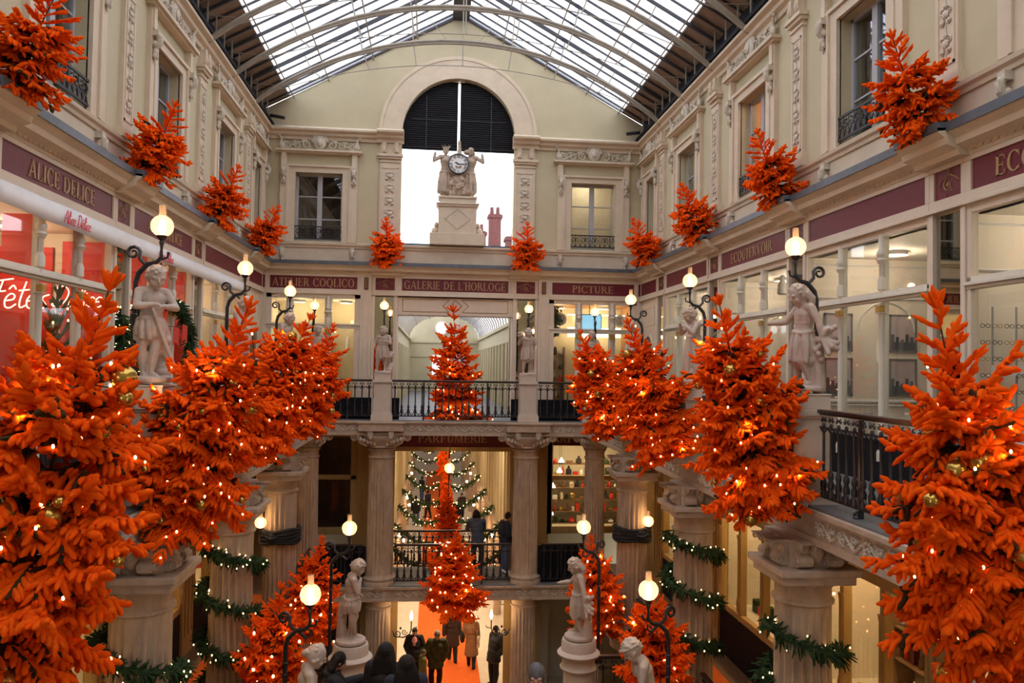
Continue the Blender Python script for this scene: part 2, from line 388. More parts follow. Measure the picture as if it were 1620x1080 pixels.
# ------------------------------------------------------------------ the hall: plan and levels
WX, WY = 5.5, 22.75          # side walls at x = +-WX, end wall at y = WY
FX, FY = 3.6, 21.0           # balcony edges
ZM, ZL = -4.34, -8.0         # middle and lower floors (balcony floor is z = 0)
YN = -3.0                    # near end of the hall
BAY = [1.0, 4.85, 8.75, 12.65, 16.55, 20.55]
MID = [2.95, 6.8, 10.7, 14.6, 18.55]
PY = [4.85, 8.7, 12.5, 16.4]           # statue pedestals and columns along the side balconies
PX = 3.64
def WT(side, a, z=0.):
    if side == 'R': return Matrix.Translation((WX, a, z)) @ Matrix.Rotation(-PI / 2, 4, 'Z')
    if side == 'L': return Matrix.Translation((-WX, a, z)) @ Matrix.Rotation(PI / 2, 4, 'Z')
    return Matrix.Translation((a, WY, z))
SIDE = {'R': 'right', 'L': 'left', 'E': 'end'}
def struct(mb, name, mat, label, cat='wall', smooth=False, **k):
    return tag(mb.build(name, mat, smooth=smooth, **k), label, cat, None, 'structure')

# upper side walls with window holes
def wall_strip(mb, x0, x1, z0, z1, holes, y0=0., y1=.35, T=None):
    xs = sorted({x0, x1} | {h[0] for h in holes} | {h[1] for h in holes})
    for a, b in zip(xs[:-1], xs[1:]):
        hs = sorted((h[2], h[3]) for h in holes if h[0] <= a + 1e-6 and h[1] >= b - 1e-6); z = z0
        for (p, q) in hs: mb.box(a, b, y0, y1, z, p, T); z = q
        mb.box(a, b, y0, y1, z, z1, T)
WZ0, WZ1, WH = 4.98, 6.92, .66
for sd in 'RL':
    mb = MB(); T = WT(sd, 0)
    sg = -1 if sd == 'R' else 1
    holes = [tuple(sorted((sg * (m - WH), sg * (m + WH)))) + (WZ0, WZ1) for m in MID] + [tuple(sorted((sg * 21.35, sg * 22.2))) + (WZ0, WZ1)]
    xs = sorted((sg * YN, sg * (WY + .35)))
    wall_strip(mb, xs[0], xs[1], 3.42, 8.75, holes, T=T)
    struct(mb, 'wall_' + SIDE[sd], M['plaster'], 'long greenish cream upper wall on the %s side of the arcade' % SIDE[sd])
# end wall: gable with a big arched opening and two windows
AR, AZ = 1.64, 8.2
def roofz(x): return 11.72 - abs(x) * (11.72 - 8.72) / WX
mb = MB()
xs = sorted(set([round(-WX + i * .25, 4) for i in range(45)] + [-AR * math.cos(PI * i / 28) for i in range(29)] + [-4.62, -3.3, 3.3, 4.62]))
for a, b in zip(xs[:-1], xs[1:]):
    m = (a + b) / 2
    def col(z0a, z0b, z1a, z1b):
        P = [(a, z0a), (b, z0b), (b, z1b), (a, z1a)]; mb.prism(P, WY, WY + .4)
    if abs(m) < AR:
        col(4.3, 4.3, 4.95, 4.95)
        za = AZ + math.sqrt(max(0, AR * AR - a * a)); zb = AZ + math.sqrt(max(0, AR * AR - b * b))
        col(za, zb, roofz(a), roofz(b))
    elif 3.3 < abs(m) < 4.62:
        col(4.3, 4.3, WZ0, WZ0); col(WZ1, WZ1, roofz(a), roofz(b))
    else: col(4.3, 4.3, roofz(a), roofz(b))
mb.box(-WX, WX, WY, WY + .4, 3.42, 4.3)
struct(mb, 'wall_end', M['plaster'], 'gabled end wall with the tall arched opening behind the clock')
mb = MB(); mb.box(-WX - .3, WX + .3, YN - .3, YN, ZL, 8.75); mb.prism([(-WX, 8.75), (WX, 8.75), (0, 11.75)], YN - .3, YN)
struct(mb, 'wall_near', M['plaster'], 'plain end wall of the arcade behind the viewer')

# mouldings that run along the walls
def run(mb, sd, a0, a1, prof, z=0.):
    """extrude a profile [(out, z)...] along a wall; out is measured from the wall face into the hall"""
    T = WT(sd, 0)
    s_ = 1 if sd == 'E' else (-1 if sd == 'R' else 1)
    p = [(-o, zz + z) for o, zz in prof]
    n = len(p); x0, x1 = sorted((s_ * a0, s_ * a1))
    vs = [(x0, q[0], q[1]) for q in p] + [(x1, q[0], q[1]) for q in p]
    mb.add(vs, [tuple(range(n)), tuple(range(2 * n - 1, n - 1, -1))] + [(i, i + n, (i + 1) % n + n, (i + 1) % n) for i in range(n)], T)
CORN = [(0, 7.86), (.05, 7.86), (.06, 7.94), (.14, 7.98), (.15, 8.05), (.25, 8.09), (.26, 8.14), (.2, 8.2), (0, 8.22)]
STRING = [(0, 4.78), (.04, 4.78), (.05, 4.83), (.09, 4.86), (.10, 4.91), (0, 4.94)]
SHOPC = [(0, 4.02), (.08, 4.02), (.10, 4.08), (.24, 4.13), (.26, 4.20), (.34, 4.26), (.35, 4.31), (0, 4.34)]
k = 1
for sd in 'RLE':
    a0, a1 = (YN, WY) if sd != 'E' else (-WX, WX)
    mb = MB()
    if sd == 'E':
        run(mb, sd, -WX, -2.33, CORN); run(mb, sd, 2.33, WX, CORN)
    else: run(mb, sd, a0, a1, CORN)
    o = struct(mb, 'trim_%d' % k, M['trim'], 'upper cornice moulding of the %s wall under the glass roof' % SIDE[sd], 'cornice'); k += 1
    mb = MB(); run(mb, sd, a0, a1, STRING)
    run(mb, sd, a0, a1, [(0, 4.34), (.012, 4.34), (.012, 4.78), (0, 4.78)])
    o = struct(mb, 'trim_%d' % k, M['trim'], 'sill course moulding under the upper windows of the %s wall' % SIDE[sd], 'moulding'); k += 1
    mb = MB(); run(mb, sd, a0, a1, SHOPC)
    for b in (BAY if sd != 'E' else [-1.95, 1.95]):
        run(mb, sd, b - .42, b + .42, [(p[0] + .12 if p[0] > 0 else 0, p[1]) for p in SHOPC])
    # dentil band under the cornice
    n = int((a1 - a0) / .12)
    for i in range(n):
        aa = a0 + (i + .5) * .12; s_ = -1 if sd == 'R' else 1
        if 4 < aa < 22.6 or sd == 'E': mb.box(s_ * aa - .035, s_ * aa + .035, -.12, -.07, 4.06, 4.1, WT(sd, 0))
    o = struct(mb, 'trim_%d' % k, M['trim'], 'projecting cornice above the shop signs of the %s wall' % SIDE[sd], 'cornice'); k += 1
    mb = MB(); run(mb, sd, a0, a1, [(0, 4.335), (.355, 4.27), (.368, 4.27), (.372, 4.375), (0, 4.40)])
    for b in (BAY if sd != 'E' else [-1.95, 1.95]):
        run(mb, sd, b - .42, b + .42, [(0, 4.34), (.475, 4.27), (.488, 4.27), (.492, 4.375), (0, 4.40)])
    gz = mb.build('gutter_capping', M['zinc'], o)

# window dressings
def upper_window(n, sd, a, hw, lit=None, where=''):
    T = WT(sd, a)
    t = thing('window_%d' % n, 'upper casement window %s' % where, 'window', kind='structure')
    t.matrix_world = T
    I = None
    mb = MB()                                   # stone surround
    for sg in (-1, 1):
        mb.box(sg * hw, sg * (hw + .19), -.06, .02, 4.93, 7.08); mb.box(sg * (hw + .19), sg * (hw + .25), -.10, 0, 4.93, 7.08)
        mb.box(sg * (hw + .25), sg * (hw + .42), -.08, 0, 4.93, 7.46); mb.box(sg * (hw + .262), sg * (hw + .39), -.115, 0, 7.08, 7.46)
    mb.box(-hw, hw, -.062, .02, WZ1, 7.08); mb.box(-hw - .26, hw + .26, -.105, 0, 7.08, 7.14)
    mb.box(-hw - .5, hw + .5, -.14, 0, 7.46, 7.5); mb.box(-hw - .54, hw + .54, -.2, 0, 7.5, 7.56)
    mb.build('surround', M['trim'], t)
    mb = MB(); crest(mb, (hw + .5) * 2, .44, Tm((0, -.06, 7.56)))
    mb.build('crest', M['orn'], t, smooth=True)
    for sg in (-1, 1):
        mb = MB(); console(mb, .55, Tm((sg * (hw + .32), -.06, 7.06))); mb.build('console', M['orn'], t, smooth=True)
        mb = MB(); console(mb, .34, Tm((sg * (hw + .32), 0, 4.77)), .12); mb.build('sill_console', M['orn'], t, smooth=True)
    mb = MB()                                   # reveal lining and casement
    fw = .06
    for sg in (-1, 1): mb.box(sg * (hw - fw), sg * hw, .18, .26, WZ0, WZ1)
    mb.box(-hw, hw, .18, .26, WZ1 - fw, WZ1); mb.box(-hw, hw, .18, .26, WZ0, WZ0 + fw); mb.box(-.07, .07, .17, .26, WZ0, WZ1)
    for sg in (-1, 1):
        for f in (1 / 3., 2 / 3.): mb.box(min(sg * .05, sg * hw), max(sg * .05, sg * hw), .195, .24, WZ0 + (WZ1 - WZ0) * f - .018, WZ0 + (WZ1 - WZ0) * f + .018)
    mb.build('window_frame', M['winframe'], t, bevel=.008)
    mb = MB(); mb.box(-hw, hw, .215, .222, WZ0, WZ1); mb.build('pane', M['dkglass'], t)
    mb = MB()                                   # room behind
    mb.box(-hw - .5, hw + .5, 1.9, 1.95, WZ0 - .6, WZ1 + .4); mb.box(-hw - .5, -hw - .45, .35, 1.9, WZ0 - .6, WZ1 + .4); mb.box(hw + .45, hw + .5, .35, 1.9, WZ0 - .6, WZ1 + .4)
    mb.box(-hw - .5, hw + .5, .35, 1.9, WZ1 + .4, WZ1 + .45); mb.box(-hw - .5, hw + .5, .35, 1.9, WZ0 - .65, WZ0 - .6)
    mb.build('room_lining', lit[0] if lit else M['shopbrown'], t)
    if lit:
        mb = MB(); mb.box(-.35, .1, .9, 1.15, WZ1 + .33, WZ1 + .37)
        if lit[2]: mb.box(-.2, .35, 1.5, 1.75, WZ1 + .33, WZ1 + .37)
        mb.build('ceiling_light', M['tube'], t)
        ld = bpy.data.lights.new('room_lamp', 'POINT'); ld.energy = lit[1]; ld.color = (1, .80, .56); ld.shadow_soft_size = .15
        lo = bpy.data.objects.new('room_lamp', ld); C.objects.link(lo); lo.parent = t; lo.location = (0, 1.1, WZ1 + .1)
    return t
lit1 = (M['shopcream'], 13, True)
WN = 1
peach = pmat('peach_room_wall', (.80, .42, .20), .8, var=.03)
desc = {2.95: 'nearest the viewer', 6.8: 'by the nearest fir', 10.7: 'third from the clock wall', 14.6: 'facing the second fir', 18.55: 'second from the clock wall'}
for sd in 'RL':
    for m in MID:
        lt = (peach, 26, False) if (sd == 'R' and m == 14.6) else ((M['shopcream'], 7, False) if (sd == 'R' and m == 18.55) else None)
        upper_window(WN, sd, m, WH, lt, 'on the %s wall, %s%s' % (SIDE[sd], desc[m], ', glowing peach inside' if lt and lt[1] == 26 else '')); WN += 1
    upper_window(WN, sd, 21.78, .42, None, 'on the %s wall, narrow one beside the clock wall' % SIDE[sd]); WN += 1
upper_window(WN, 'E', -3.96, WH, None, 'on the clock wall, dark, left of the clock'); WN += 1
upper_window(WN, 'E', 4.0, WH, lit1, 'on the clock wall, lit yellow, right of the clock'); WN += 1

# little iron balconets in front of the window sills
def balconet(sd, a, hw, where):
    t = thing('window_balconet', 'low black iron balconet at the window %s' % where, 'balconet')
    t.matrix_world = WT(sd, a)
    for zz, nm in ((5.36, 'top_rail'), (5.02, 'bottom_rail')):
        mb = MB(); mb.box(-hw, hw, -.03, .0, zz, zz + .035); mb.build(nm, M['iron'], t)
    mb = MB(); n = max(4, round(2 * hw / .15)); st = 2 * hw / n
    for i in range(n):
        x = -hw + (i + .5) * st
        mb.tube(to_y(spiral(x, 5.24, .075, 1.2, PI / 2, 1 if i % 2 else -1, 10), -.015), .011, 4)
        mb.tube([(x - st / 2, -.015, 5.04), (x, -.015, 5.18), (x + st / 2, -.015, 5.04)], .010, 4)
        mb.tube([(x - st / 2, -.015, 5.04), (x - st / 2, -.015, 5.37)], .010, 4); mb.ball((x, -.015, 5.31), .022, 5, 4)
    mb.build('scrollwork', M['iron'], t)
for sd in 'RL':
    for m in MID:
        balconet(sd, m, WH, 'on the %s wall, %s' % (SIDE[sd], desc[m]))
balconet('E', -3.96, WH, 'on the clock wall left of the clock'); balconet('E', 4.0, WH, 'on the clock wall right of the clock')

# pilasters with carved panels
def pilaster(sd, a, hw, label, top=7.5):
    t = thing('pilaster', label, 'pilaster', kind='structure'); t.matrix_world = WT(sd, a)
    mb = MB(); mb.box(-hw, hw, -.07, 0, 4.93, 7.9); mb.box(-hw - .04, hw + .04, -.1, 0, 4.93, 5.08)
    mb.box(-hw - .05, hw + .05, -.13, 0, 7.4, 7.46); mb.box(-hw - .08, hw + .08, -.17, 0, 7.46, 7.53); mb.box(-hw - .02, hw + .02, -.10, 0, 7.3, 7.34)
    mb.box(-hw + .05, -hw + .08, -.085, 0, 5.2, 7.15); mb.box(hw - .08, hw - .05, -.085, 0, 5.2, 7.15); mb.box(-hw + .05, hw - .05, -.085, 0, 7.12, 7.15); mb.box(-hw + .05, hw - .05, -.085, 0, 5.2, 5.23)
    for sg in (-1, 1): mb.box(sg * hw * .6 - .06, sg * hw * .6 + .06, -.15, 0, 7.58, 7.86); mb.ball((sg * hw * .6, -.14, 7.66), (.055, .05, .09), 6, 5)
    mb.build('shaft', M['trim'], t)
    mb = MB(); relief_candelabra(mb, hw * 1.25, 5.28, 7.08, Tm((0, -.07, 0))); mb.build('carving', M['orn'], t, smooth=True)
    return t
ordn = ['nearest', 'second', 'third', 'fourth', 'fifth', 'last']
for sd in 'RL':
    for i, b in enumerate(BAY[1:]): pilaster(sd, b, .21, 'carved pilaster on the %s upper wall, %s from the viewer' % (SIDE[sd], ordn[i]))
for sg in (-1, 1): pilaster('E', sg * 1.96, .29, 'carved pilaster just %s of the clock opening' % ('left' if sg < 0 else 'right'))
# impost blocks and arch moulding round the big opening
mb = MB()
for sg in (-1, 1):
    run(mb, 'E', sg * 1.96 - .38, sg * 1.96 + .38, [(p[0] * 1.35 + (.06 if p[0] > 0 else 0), p[1]) for p in CORN])
def arch_band(mb, r0, r1, y0, y1, n=40):
    for i in range(n):
        a, b = PI * i / n, PI * (i + 1) / n
        mb.prism([(-r0 * math.cos(a), AZ + r0 * math.sin(a)), (-r1 * math.cos(a), AZ + r1 * math.sin(a)), (-r1 * math.cos(b), AZ + r1 * math.sin(b)), (-r0 * math.cos(b), AZ + r0 * math.sin(b))], y0, y1)
arch_band(mb, AR - .005, 2.27, WY - .05, WY + .02); arch_band(mb, AR - .01, AR + .16, WY - .11, WY); arch_band(mb, AR + .16, AR + .22, WY - .08, WY); arch_band(mb, 2.2, 2.3, WY - .07, WY)
struct(mb, 'trim_%d' % k, M['trim'], 'pale stone arch band over the clock opening', 'arch'); k += 1
# louvred blind in the arch, two leaves with a slit between them
t = thing('louvre_blind', 'black louvred blind filling the arch above the clock, with a bright slit', 'blind')
for sg, nm in ((-1, 'left'), (1, 'right')):
    mb = MB(); z = 7.78
    while z < AZ + AR - .06:
        h = math.sqrt(max(0, (AR + .06) ** 2 - max(0, z - AZ) ** 2))
        if h > .06: mb.box(min(sg * .035, sg * h), max(sg * .035, sg * h), WY + .20, WY + .215, z, z + .062, None); mb.box(min(sg * .035, sg * h), max(sg * .035, sg * h), WY + .165, WY + .20, z - .004, z + .006)
        z += .062
    lf = mb.build('louvre_leaf', M['blind'], t)
    mb = MB(); mb.box(sg * .95 - .012, sg * .95 + .012, WY + .15, WY + .165, 7.78, 9.4); mb.box(min(sg * .04, sg * 1.6), max(sg * .04, sg * 1.6), WY + .15, WY + .165, 7.84, 7.86); mb.box(min(sg * .04, sg * 1.4), max(sg * .04, sg * 1.4), WY + .15, WY + .165, 8.66, 8.68)
    mb.build('blind_frame', M['bar'], lf)
mb = MB(); mb.box(-.05, -.035, WY + .15, WY + .22, 7.78, 9.82); mb.box(.035, .05, WY + .15, WY + .22, 7.78, 9.82); mb.build('centre_post', M['bar'], t)
# threshold ledge outside under the opening and the roofscape seen through it
mb = MB(); mb.box(-1.66, 1.66, WY - .03, WY + .5, 4.93, 4.99); struct(mb, 'trim_%d' % k, M['zinc'], 'grey sill of the open arch behind the clock', 'sill'); k += 1

# ------------------------------------------------------------------ glass roof
t = thing('ceiling', 'glazed pitched roof over the arcade', 'roof', kind='structure')
EX, EZ = 5.45, 8.78; RZ = 11.78
def rz(x, off=0.): return RZ - abs(x) * (RZ - EZ) / EX + off
for sg in (-1, 1):
    mb = MB(); x0, x1 = .22, 4.85
    mb.add([(sg * x0, YN, rz(x0)), (sg * x1, YN, rz(x1)), (sg * x1, WY, rz(x1)), (sg * x0, WY, rz(x0))], [(0, 1, 2, 3)])
    mb.build('roof_glazing', M['roofglass'], t)
    mb = MB(); mb.prism([(sg * 4.85, rz(4.85)), (sg * 5.62, rz(5.62)), (sg * 5.62, rz(5.62) + .04), (sg * 4.85, rz(4.85) + .04)], YN, WY); mb.build('eaves_boards', M['boards'], t)
    mb = MB(); y = YN + .2
    while y < WY:
        mb.prism([(sg * .15, rz(.15) - .01), (sg * 5.5, rz(5.5) - .01), (sg * 5.5, rz(5.5) - .06), (sg * .15, rz(.15) - .06)], y - .018, y + .018); y += .485
    mb.build('glazing_bars', M['bar'], t)
    mb = MB()
    for x in (1.25, 2.5, 3.75, 4.72): mb.tube([(sg * x, YN, rz(x) - .12), (sg * x, WY, rz(x) - .12)], .02, 6)
    mb.build('purlins', M['steel'], t)
    mb = MB(); x = 2.72; y = YN; rr = random.Random(4)          # ragged overlap of the panes
    while y < WY - .1:
        a, b = rr.uniform(.05, .11), rr.uniform(.05, .11)
        mb.add([(sg * (x - a), y, rz(x - a) - .02), (sg * (x + b), y, rz(x + b) - .02), (sg * (x + b * .8), y + .22, rz(x + b * .8) - .02), (sg * (x - a * .7), y + .22, rz(x - a * .7) - .02)], [(0, 1, 2, 3)]); y += .22
    mb.build('pane_overlap', M['frost'], t)
    mb = MB(); mb.box(sg * 5.28 - .03, sg * 5.28 + .03, YN, WY, 8.22, 8.3); mb.box(sg * 5.5 - .02, sg * 5.5 + .02, YN, WY, 8.24, 8.74)
    mb.build('clerestory_gap', M['darkpanel'], t)
    mb = MB(); y = 1.4
    while y < WY:
        mb.box(sg * 5.34 - .015, sg * 5.34 + .015, y - .015, y + .015, 8.2, 8.86); y += .65
    mb.build('eaves_posts', M['steel'], t)
mb = MB(); mb.box(-.24, .24, YN, WY + .1, RZ - .2, RZ + .12); mb.build('ridge_beam', M['bar'], t)
mb = MB(); mb.prism([(-5.6, 8.68), (0, 11.7), (5.6, 8.68), (5.6, 8.80), (0, 11.84), (-5.6, 8.80)], WY - .05, WY); mb.build('gable_flashing', M['bar'], t)
# arched ribs with hangers
def arcz(x, pk, ft=8.12, hx=5.35):
    R_ = (hx * hx + (pk - ft) ** 2) / (2 * (pk - ft)); return pk - R_ + math.sqrt(R_ * R_ - x * x)
ys = [20.45, 18.45, 16.5, 14.55, 12.6, 10.6, 8.6, 6.6, 4.6, 2.6]
for i, y in enumerate(ys):
    rb = thing('roof_rib', 'arched painted steel roof rib, number %s counted from the clock wall' % ['one', 'two', 'three', 'four', 'five', 'six', 'seven', 'eight', 'nine', 'ten'][i], 'roof rib', (0, y, 0), kind='structure', group='arched ribs under the glass roof')
    mb = MB(); pts = [(5.35 * math.sin(PI / 2 * j / 16), 0, 0) for j in range(-16, 17)]
    pts = [(p[0], 0, arcz(p[0], 10.02)) for p in pts]
    mb.tube(pts, .045, 6); mb.tube([(p[0], 0, p[2] - .07) for p in pts], .03, 6)
    mb.build('arch', M['steel'], rb, smooth=True)
    mb = MB(); lo = [(p[0] * .97, 0, arcz(p[0] * .97, 9.36, 8.22, 5.35)) for p in pts]; mb.tube(lo, .012, 5); mb.build('tie_rod', M['steel'], rb)
    mb = MB()
    for x in (-3.9, -2.6, -1.3, 0, 1.3, 2.6, 3.9): mb.tube([(x * .93, 0, arcz(x * .93, 9.36, 8.22)), (x, 0, arcz(x, 10.02)), (x * 1.05, 0, rz(x * 1.05) - .05)], .016, 5)
    for sg in (-1, 1): mb.tube([(sg * 5.3, 0, 8.2), (sg * 4.75, 0, 8.6), (sg * 5.35, 0, 8.62)], .016, 5); mb.tube([(sg * 1.25, 0, rz(1.25) - .1), (sg * .4, 0, arcz(.4, 10.02))], .010, 4)
    mb.build('hangers', M['steel'], rb)
    mb = MB(); mb.prism([(-5.5, rz(5.5) - .05), (0, RZ - .06), (5.5, rz(5.5) - .05), (5.5, rz(5.5) - .13), (0, RZ - .15), (-5.5, rz(5.5) - .13)], -.02, .02); mb.build('rafter', M['bar'], rb)
for sg in (-1, 1):
    mb = MB(); mb.tube([(sg * 4.9, WY - .35, 8.36), (sg * 5.3, WY - .35, 8.42)], .05, 8)
    tag(mb.build('floodlight', M['iron']), 'short black tube lamp in the %s corner under the glass roof' % ('left' if sg < 0 else 'right'), 'floodlight')

# ------------------------------------------------------------------ floors, beams and ceilings
for nm, sg in (('right', 1), ('left', -1)):
    a, b = sorted((sg * FX, sg * 8.1))
    mb = MB(); mb.box(a, b, YN, WY + .4, -.36, -.02); struct(mb, 'floor_upper_' + nm, M['stone'], 'upper gallery slab along the %s shops' % nm, 'floor')
    mb = MB(); a, b = sorted((sg * (FX + .25), sg * WX)); mb.box(a, b, YN, WY, -.02, 0); struct(mb, 'floor_upper_finish_' + nm, M['greyfloor'], 'grey walkway surface of the %s upper gallery' % nm, 'floor')
    a, b = sorted((sg * FX, sg * 8.1))
    mb = MB(); mb.box(a, b, YN, WY + .4, ZM - .36, ZM); struct(mb, 'floor_middle_' + nm, M['floorwood'], 'timber floor of the %s middle gallery' % nm, 'floor')
    a, b = sorted((sg * 4.1, sg * 5.0))
    mb = MB(); mb.box(a, b, YN, 20.4, ZM, ZM + .008)
    tag(mb.build('carpet_runner', M['carpet']), 'orange carpet runner on the %s middle gallery floor' % nm, 'carpet')
mb = MB(); mb.box(-FX, FX, FY, WY + .4, -.36, -.02); struct(mb, 'floor_upper_end', M['stone'], 'upper gallery slab in front of the clock wall shops', 'floor')
mb = MB(); mb.box(-FX - .25, FX + .25, FY + .25, WY, -.02, 0.001); struct(mb, 'floor_upper_finish_end', M['greyfloor'], 'grey walkway surface of the end gallery', 'floor')
mb = MB(); mb.box(-FX, FX, FY, 23.0, ZM - .36, ZM); struct(mb, 'floor_middle_end', M['greyfloor'], 'grey floor of the middle end gallery', 'floor')
mb = MB(); mb.box(-9, 9, YN, 75, ZL - .2, ZL); struct(mb, 'floor', M['floortile'], 'pale stone floor of the lowest passage', 'floor')
mb = MB(); mb.box(-.98, .98, 13.0, 70, ZL, ZL + .01); tag(mb.build('long_carpet', M['carpet']), 'long orange carpet down the middle of the lowest passage', 'carpet')
mb = MB()
for sg in (-1, 1):
    a, b = sorted((sg * 5.505, sg * 5.56)); mb.box(a, b, YN, WY, 3.375, 3.46); a, b = sorted((sg * 1.79, sg * 5.5)); mb.box(a, b, WY + .005, WY + .05, 3.34, 3.46)
struct(mb, 'trim_%d' % k, M['rosepaint'], 'cream lintel strip over all the upper shopfronts', 'lintel'); k += 1
# balcony edge beams with carved frieze
def edge_beam(p0, p1, ztop, label, n=1):
    """p0->p1 along the edge seen from the hall, left to right; carved face towards the viewer of that face"""
    d = Vector((p1[0] - p0[0], p1[1] - p0[1], 0)); L = d.length; ang = math.atan2(d.y, d.x)
    t = thing('balcony_beam', label, 'balcony beam', (p0[0], p0[1], ztop), ang, kind='structure')
    mb = MB(); mb.box(0, L, -.10, .3, -.05, 0); mb.box(0, L, -.07, .3, -.085, -.05); mb.box(0, L, -.03, .3, -.30, -.085); mb.box(0, L, -.06, .3, -.38, -.30)
    mb.build('beam', M['stone'], t)
    mb = MB(); mb.box(0, L, -.04, .3, 0, .025); mb.build('lead_ledge', M['ledge'], t)
    mb = MB(); relief_scroll(mb, .45, L - .45, -.29, -.095, Tm((0, -.03, 0)), .015, random.Random(int(L * 100) + n)); mb.build('carved_frieze', M['orn'], t, smooth=True)
    return t
YY = [-2.9] + [.95] + PY + [FY]
posn = ['behind the viewer', 'nearest the viewer', 'nearest seen', 'beside the first fir', 'beside the second fir', 'beside the last fir']
for i in range(len(YY) - 1):
    if i < 1: continue
    edge_beam((FX, YY[i + 1]), (FX, YY[i]), 0, 'carved upper balcony beam on the right, span %s' % posn[i], i)
    edge_beam((-FX, YY[i]), (-FX, YY[i + 1]), 0, 'carved upper balcony beam on the left, span %s' % posn[i], i + 10)
    edge_beam((FX, YY[i + 1]), (FX, YY[i]), ZM, 'carved middle balcony beam on the right, span %s' % posn[i], i + 20)
    edge_beam((-FX, YY[i]), (-FX, YY[i + 1]), ZM, 'carved middle balcony beam on the left, span %s' % posn[i], i + 30)
EXS = [-3.66, -1.95, 1.95, 3.66]
for z, nm in ((0, 'upper'), (ZM, 'middle')):
    for i, w_ in enumerate(('left of', 'between', 'right of')):
        edge_beam((EXS[i], FY), (EXS[i + 1], FY), z, 'carved %s balcony beam of the end gallery, span %s the two end columns' % (nm, w_), i + 40)

# ------------------------------------------------------------------ columns
def column_mesh(r, z0, z1, flutes=20):
    mb = MB(); L = z1 - z0
    prof = [(r * 1.28, z0), (r * 1.28, z0 + .10), (r * 1.22, z0 + .12), (r * 1.24, z0 + .19), (r * 1.05, z0 + .24), (r, z0 + .3)]
    n = 10
    for i in range(1, n): prof.append((r * (1 - .10 * i / n), z0 + .3 + (L - .62) * i / n))
    rt = r * .9
    prof += [(rt, z1 - .30), (rt, z1 - .27), (rt * 1.1, z1 - .25), (rt * 1.1, z1 - .22), (rt, z1 - .2), (rt, z1 - .08), (rt * 1.14, z1 - .04), (rt * 1.2, z1)]
    mb.lathe(prof, flutes * 5, None, flutes, .15, (z0 + .31, z1 - .31))
    return mb
def side_column(sd, y, label):
    sg = 1 if sd == 'R' else -1
    t = thing('column', label, 'column', (sg * PX, y, 0), kind='structure')
    column_mesh(.345, ZM, -.84).build('shaft', M['column'], t, smooth=True)
    mb = MB(); mb.box(-.42, .42, -.42, .42, -.84, -.74); mb.box(-.47, .47, -.47, .47, -.74, -.66); mb.build('abacus', M['stone'], t, bevel=.015)
    mb = MB()                                   # scroll brackets under the balcony
    mb.box(-.3, .3, -.3, .3, -.66, -.36)
    for rz_ in (0, PI / 2, PI, -PI / 2):
        for off in (-.17, .17):
            T = Tm((0, 0, 0), rz_) @ Tm((off, 0, 0))
            pf = [(-.27, -.645), (-.36, -.655), (-.425, -.62), (-.43, -.56), (-.385, -.52), (-.345, -.50), (-.335, -.455), (-.36, -.415), (-.43, -.395), (-.50, -.385), (-.52, -.365), (-.27, -.365)]
            n_ = len(pf); hw_ = .075
            mb.add([(-hw_, p[0], p[1]) for p in pf] + [(hw_, p[0], p[1]) for p in pf], [(i_, (i_ + 1) % n_, (i_ + 1) % n_ + n_, i_ + n_) for i_ in range(n_)] + [tuple(range(n_ - 1, -1, -1)), tuple(range(n_, 2 * n_))], T)
            for (cy_, cz_, rr_) in ((-.375, -.585, .062), (-.455, -.415, .045)):
                for sx in (-1, 1):
                    mb.tube([(sx * (hw_ + .006), cy_ + rr_ * (1 - .85 * u / 14) * math.cos(u * .75), cz_ + rr_ * (1 - .85 * u / 14) * math.sin(u * .75)) for u in range(15)], [.014 - .0005 * u for u in range(15)], 5, T)
            mb.tube([(-.045, -.352, -.50), (-.045, -.44, -.585)], .01, 4, T); mb.tube([(.045, -.352, -.50), (.045, -.44, -.585)], .01, 4, T)
        T = Tm((0, 0, 0), rz_); mb.ball((0, -.33, -.5), (.09, .05, .12), 8, 6, T); mb.ball((0, -.37, -.46), (.05, .04, .06), 6, 5, T)
    mb.build('scroll_capital', M['stone'], t, smooth=True)
    return t
cn = {4.85: 'nearest the viewer', 8.7: 'first whose capital shows in full', 12.5: 'second behind the fir', 16.4: 'third, with a dark cloth wrapped round it'}
for sd in 'RL':
    for y in PY: side_column(sd, y, 'fluted limestone column under the %s balcony, %s' % (SIDE[sd], cn[y]))
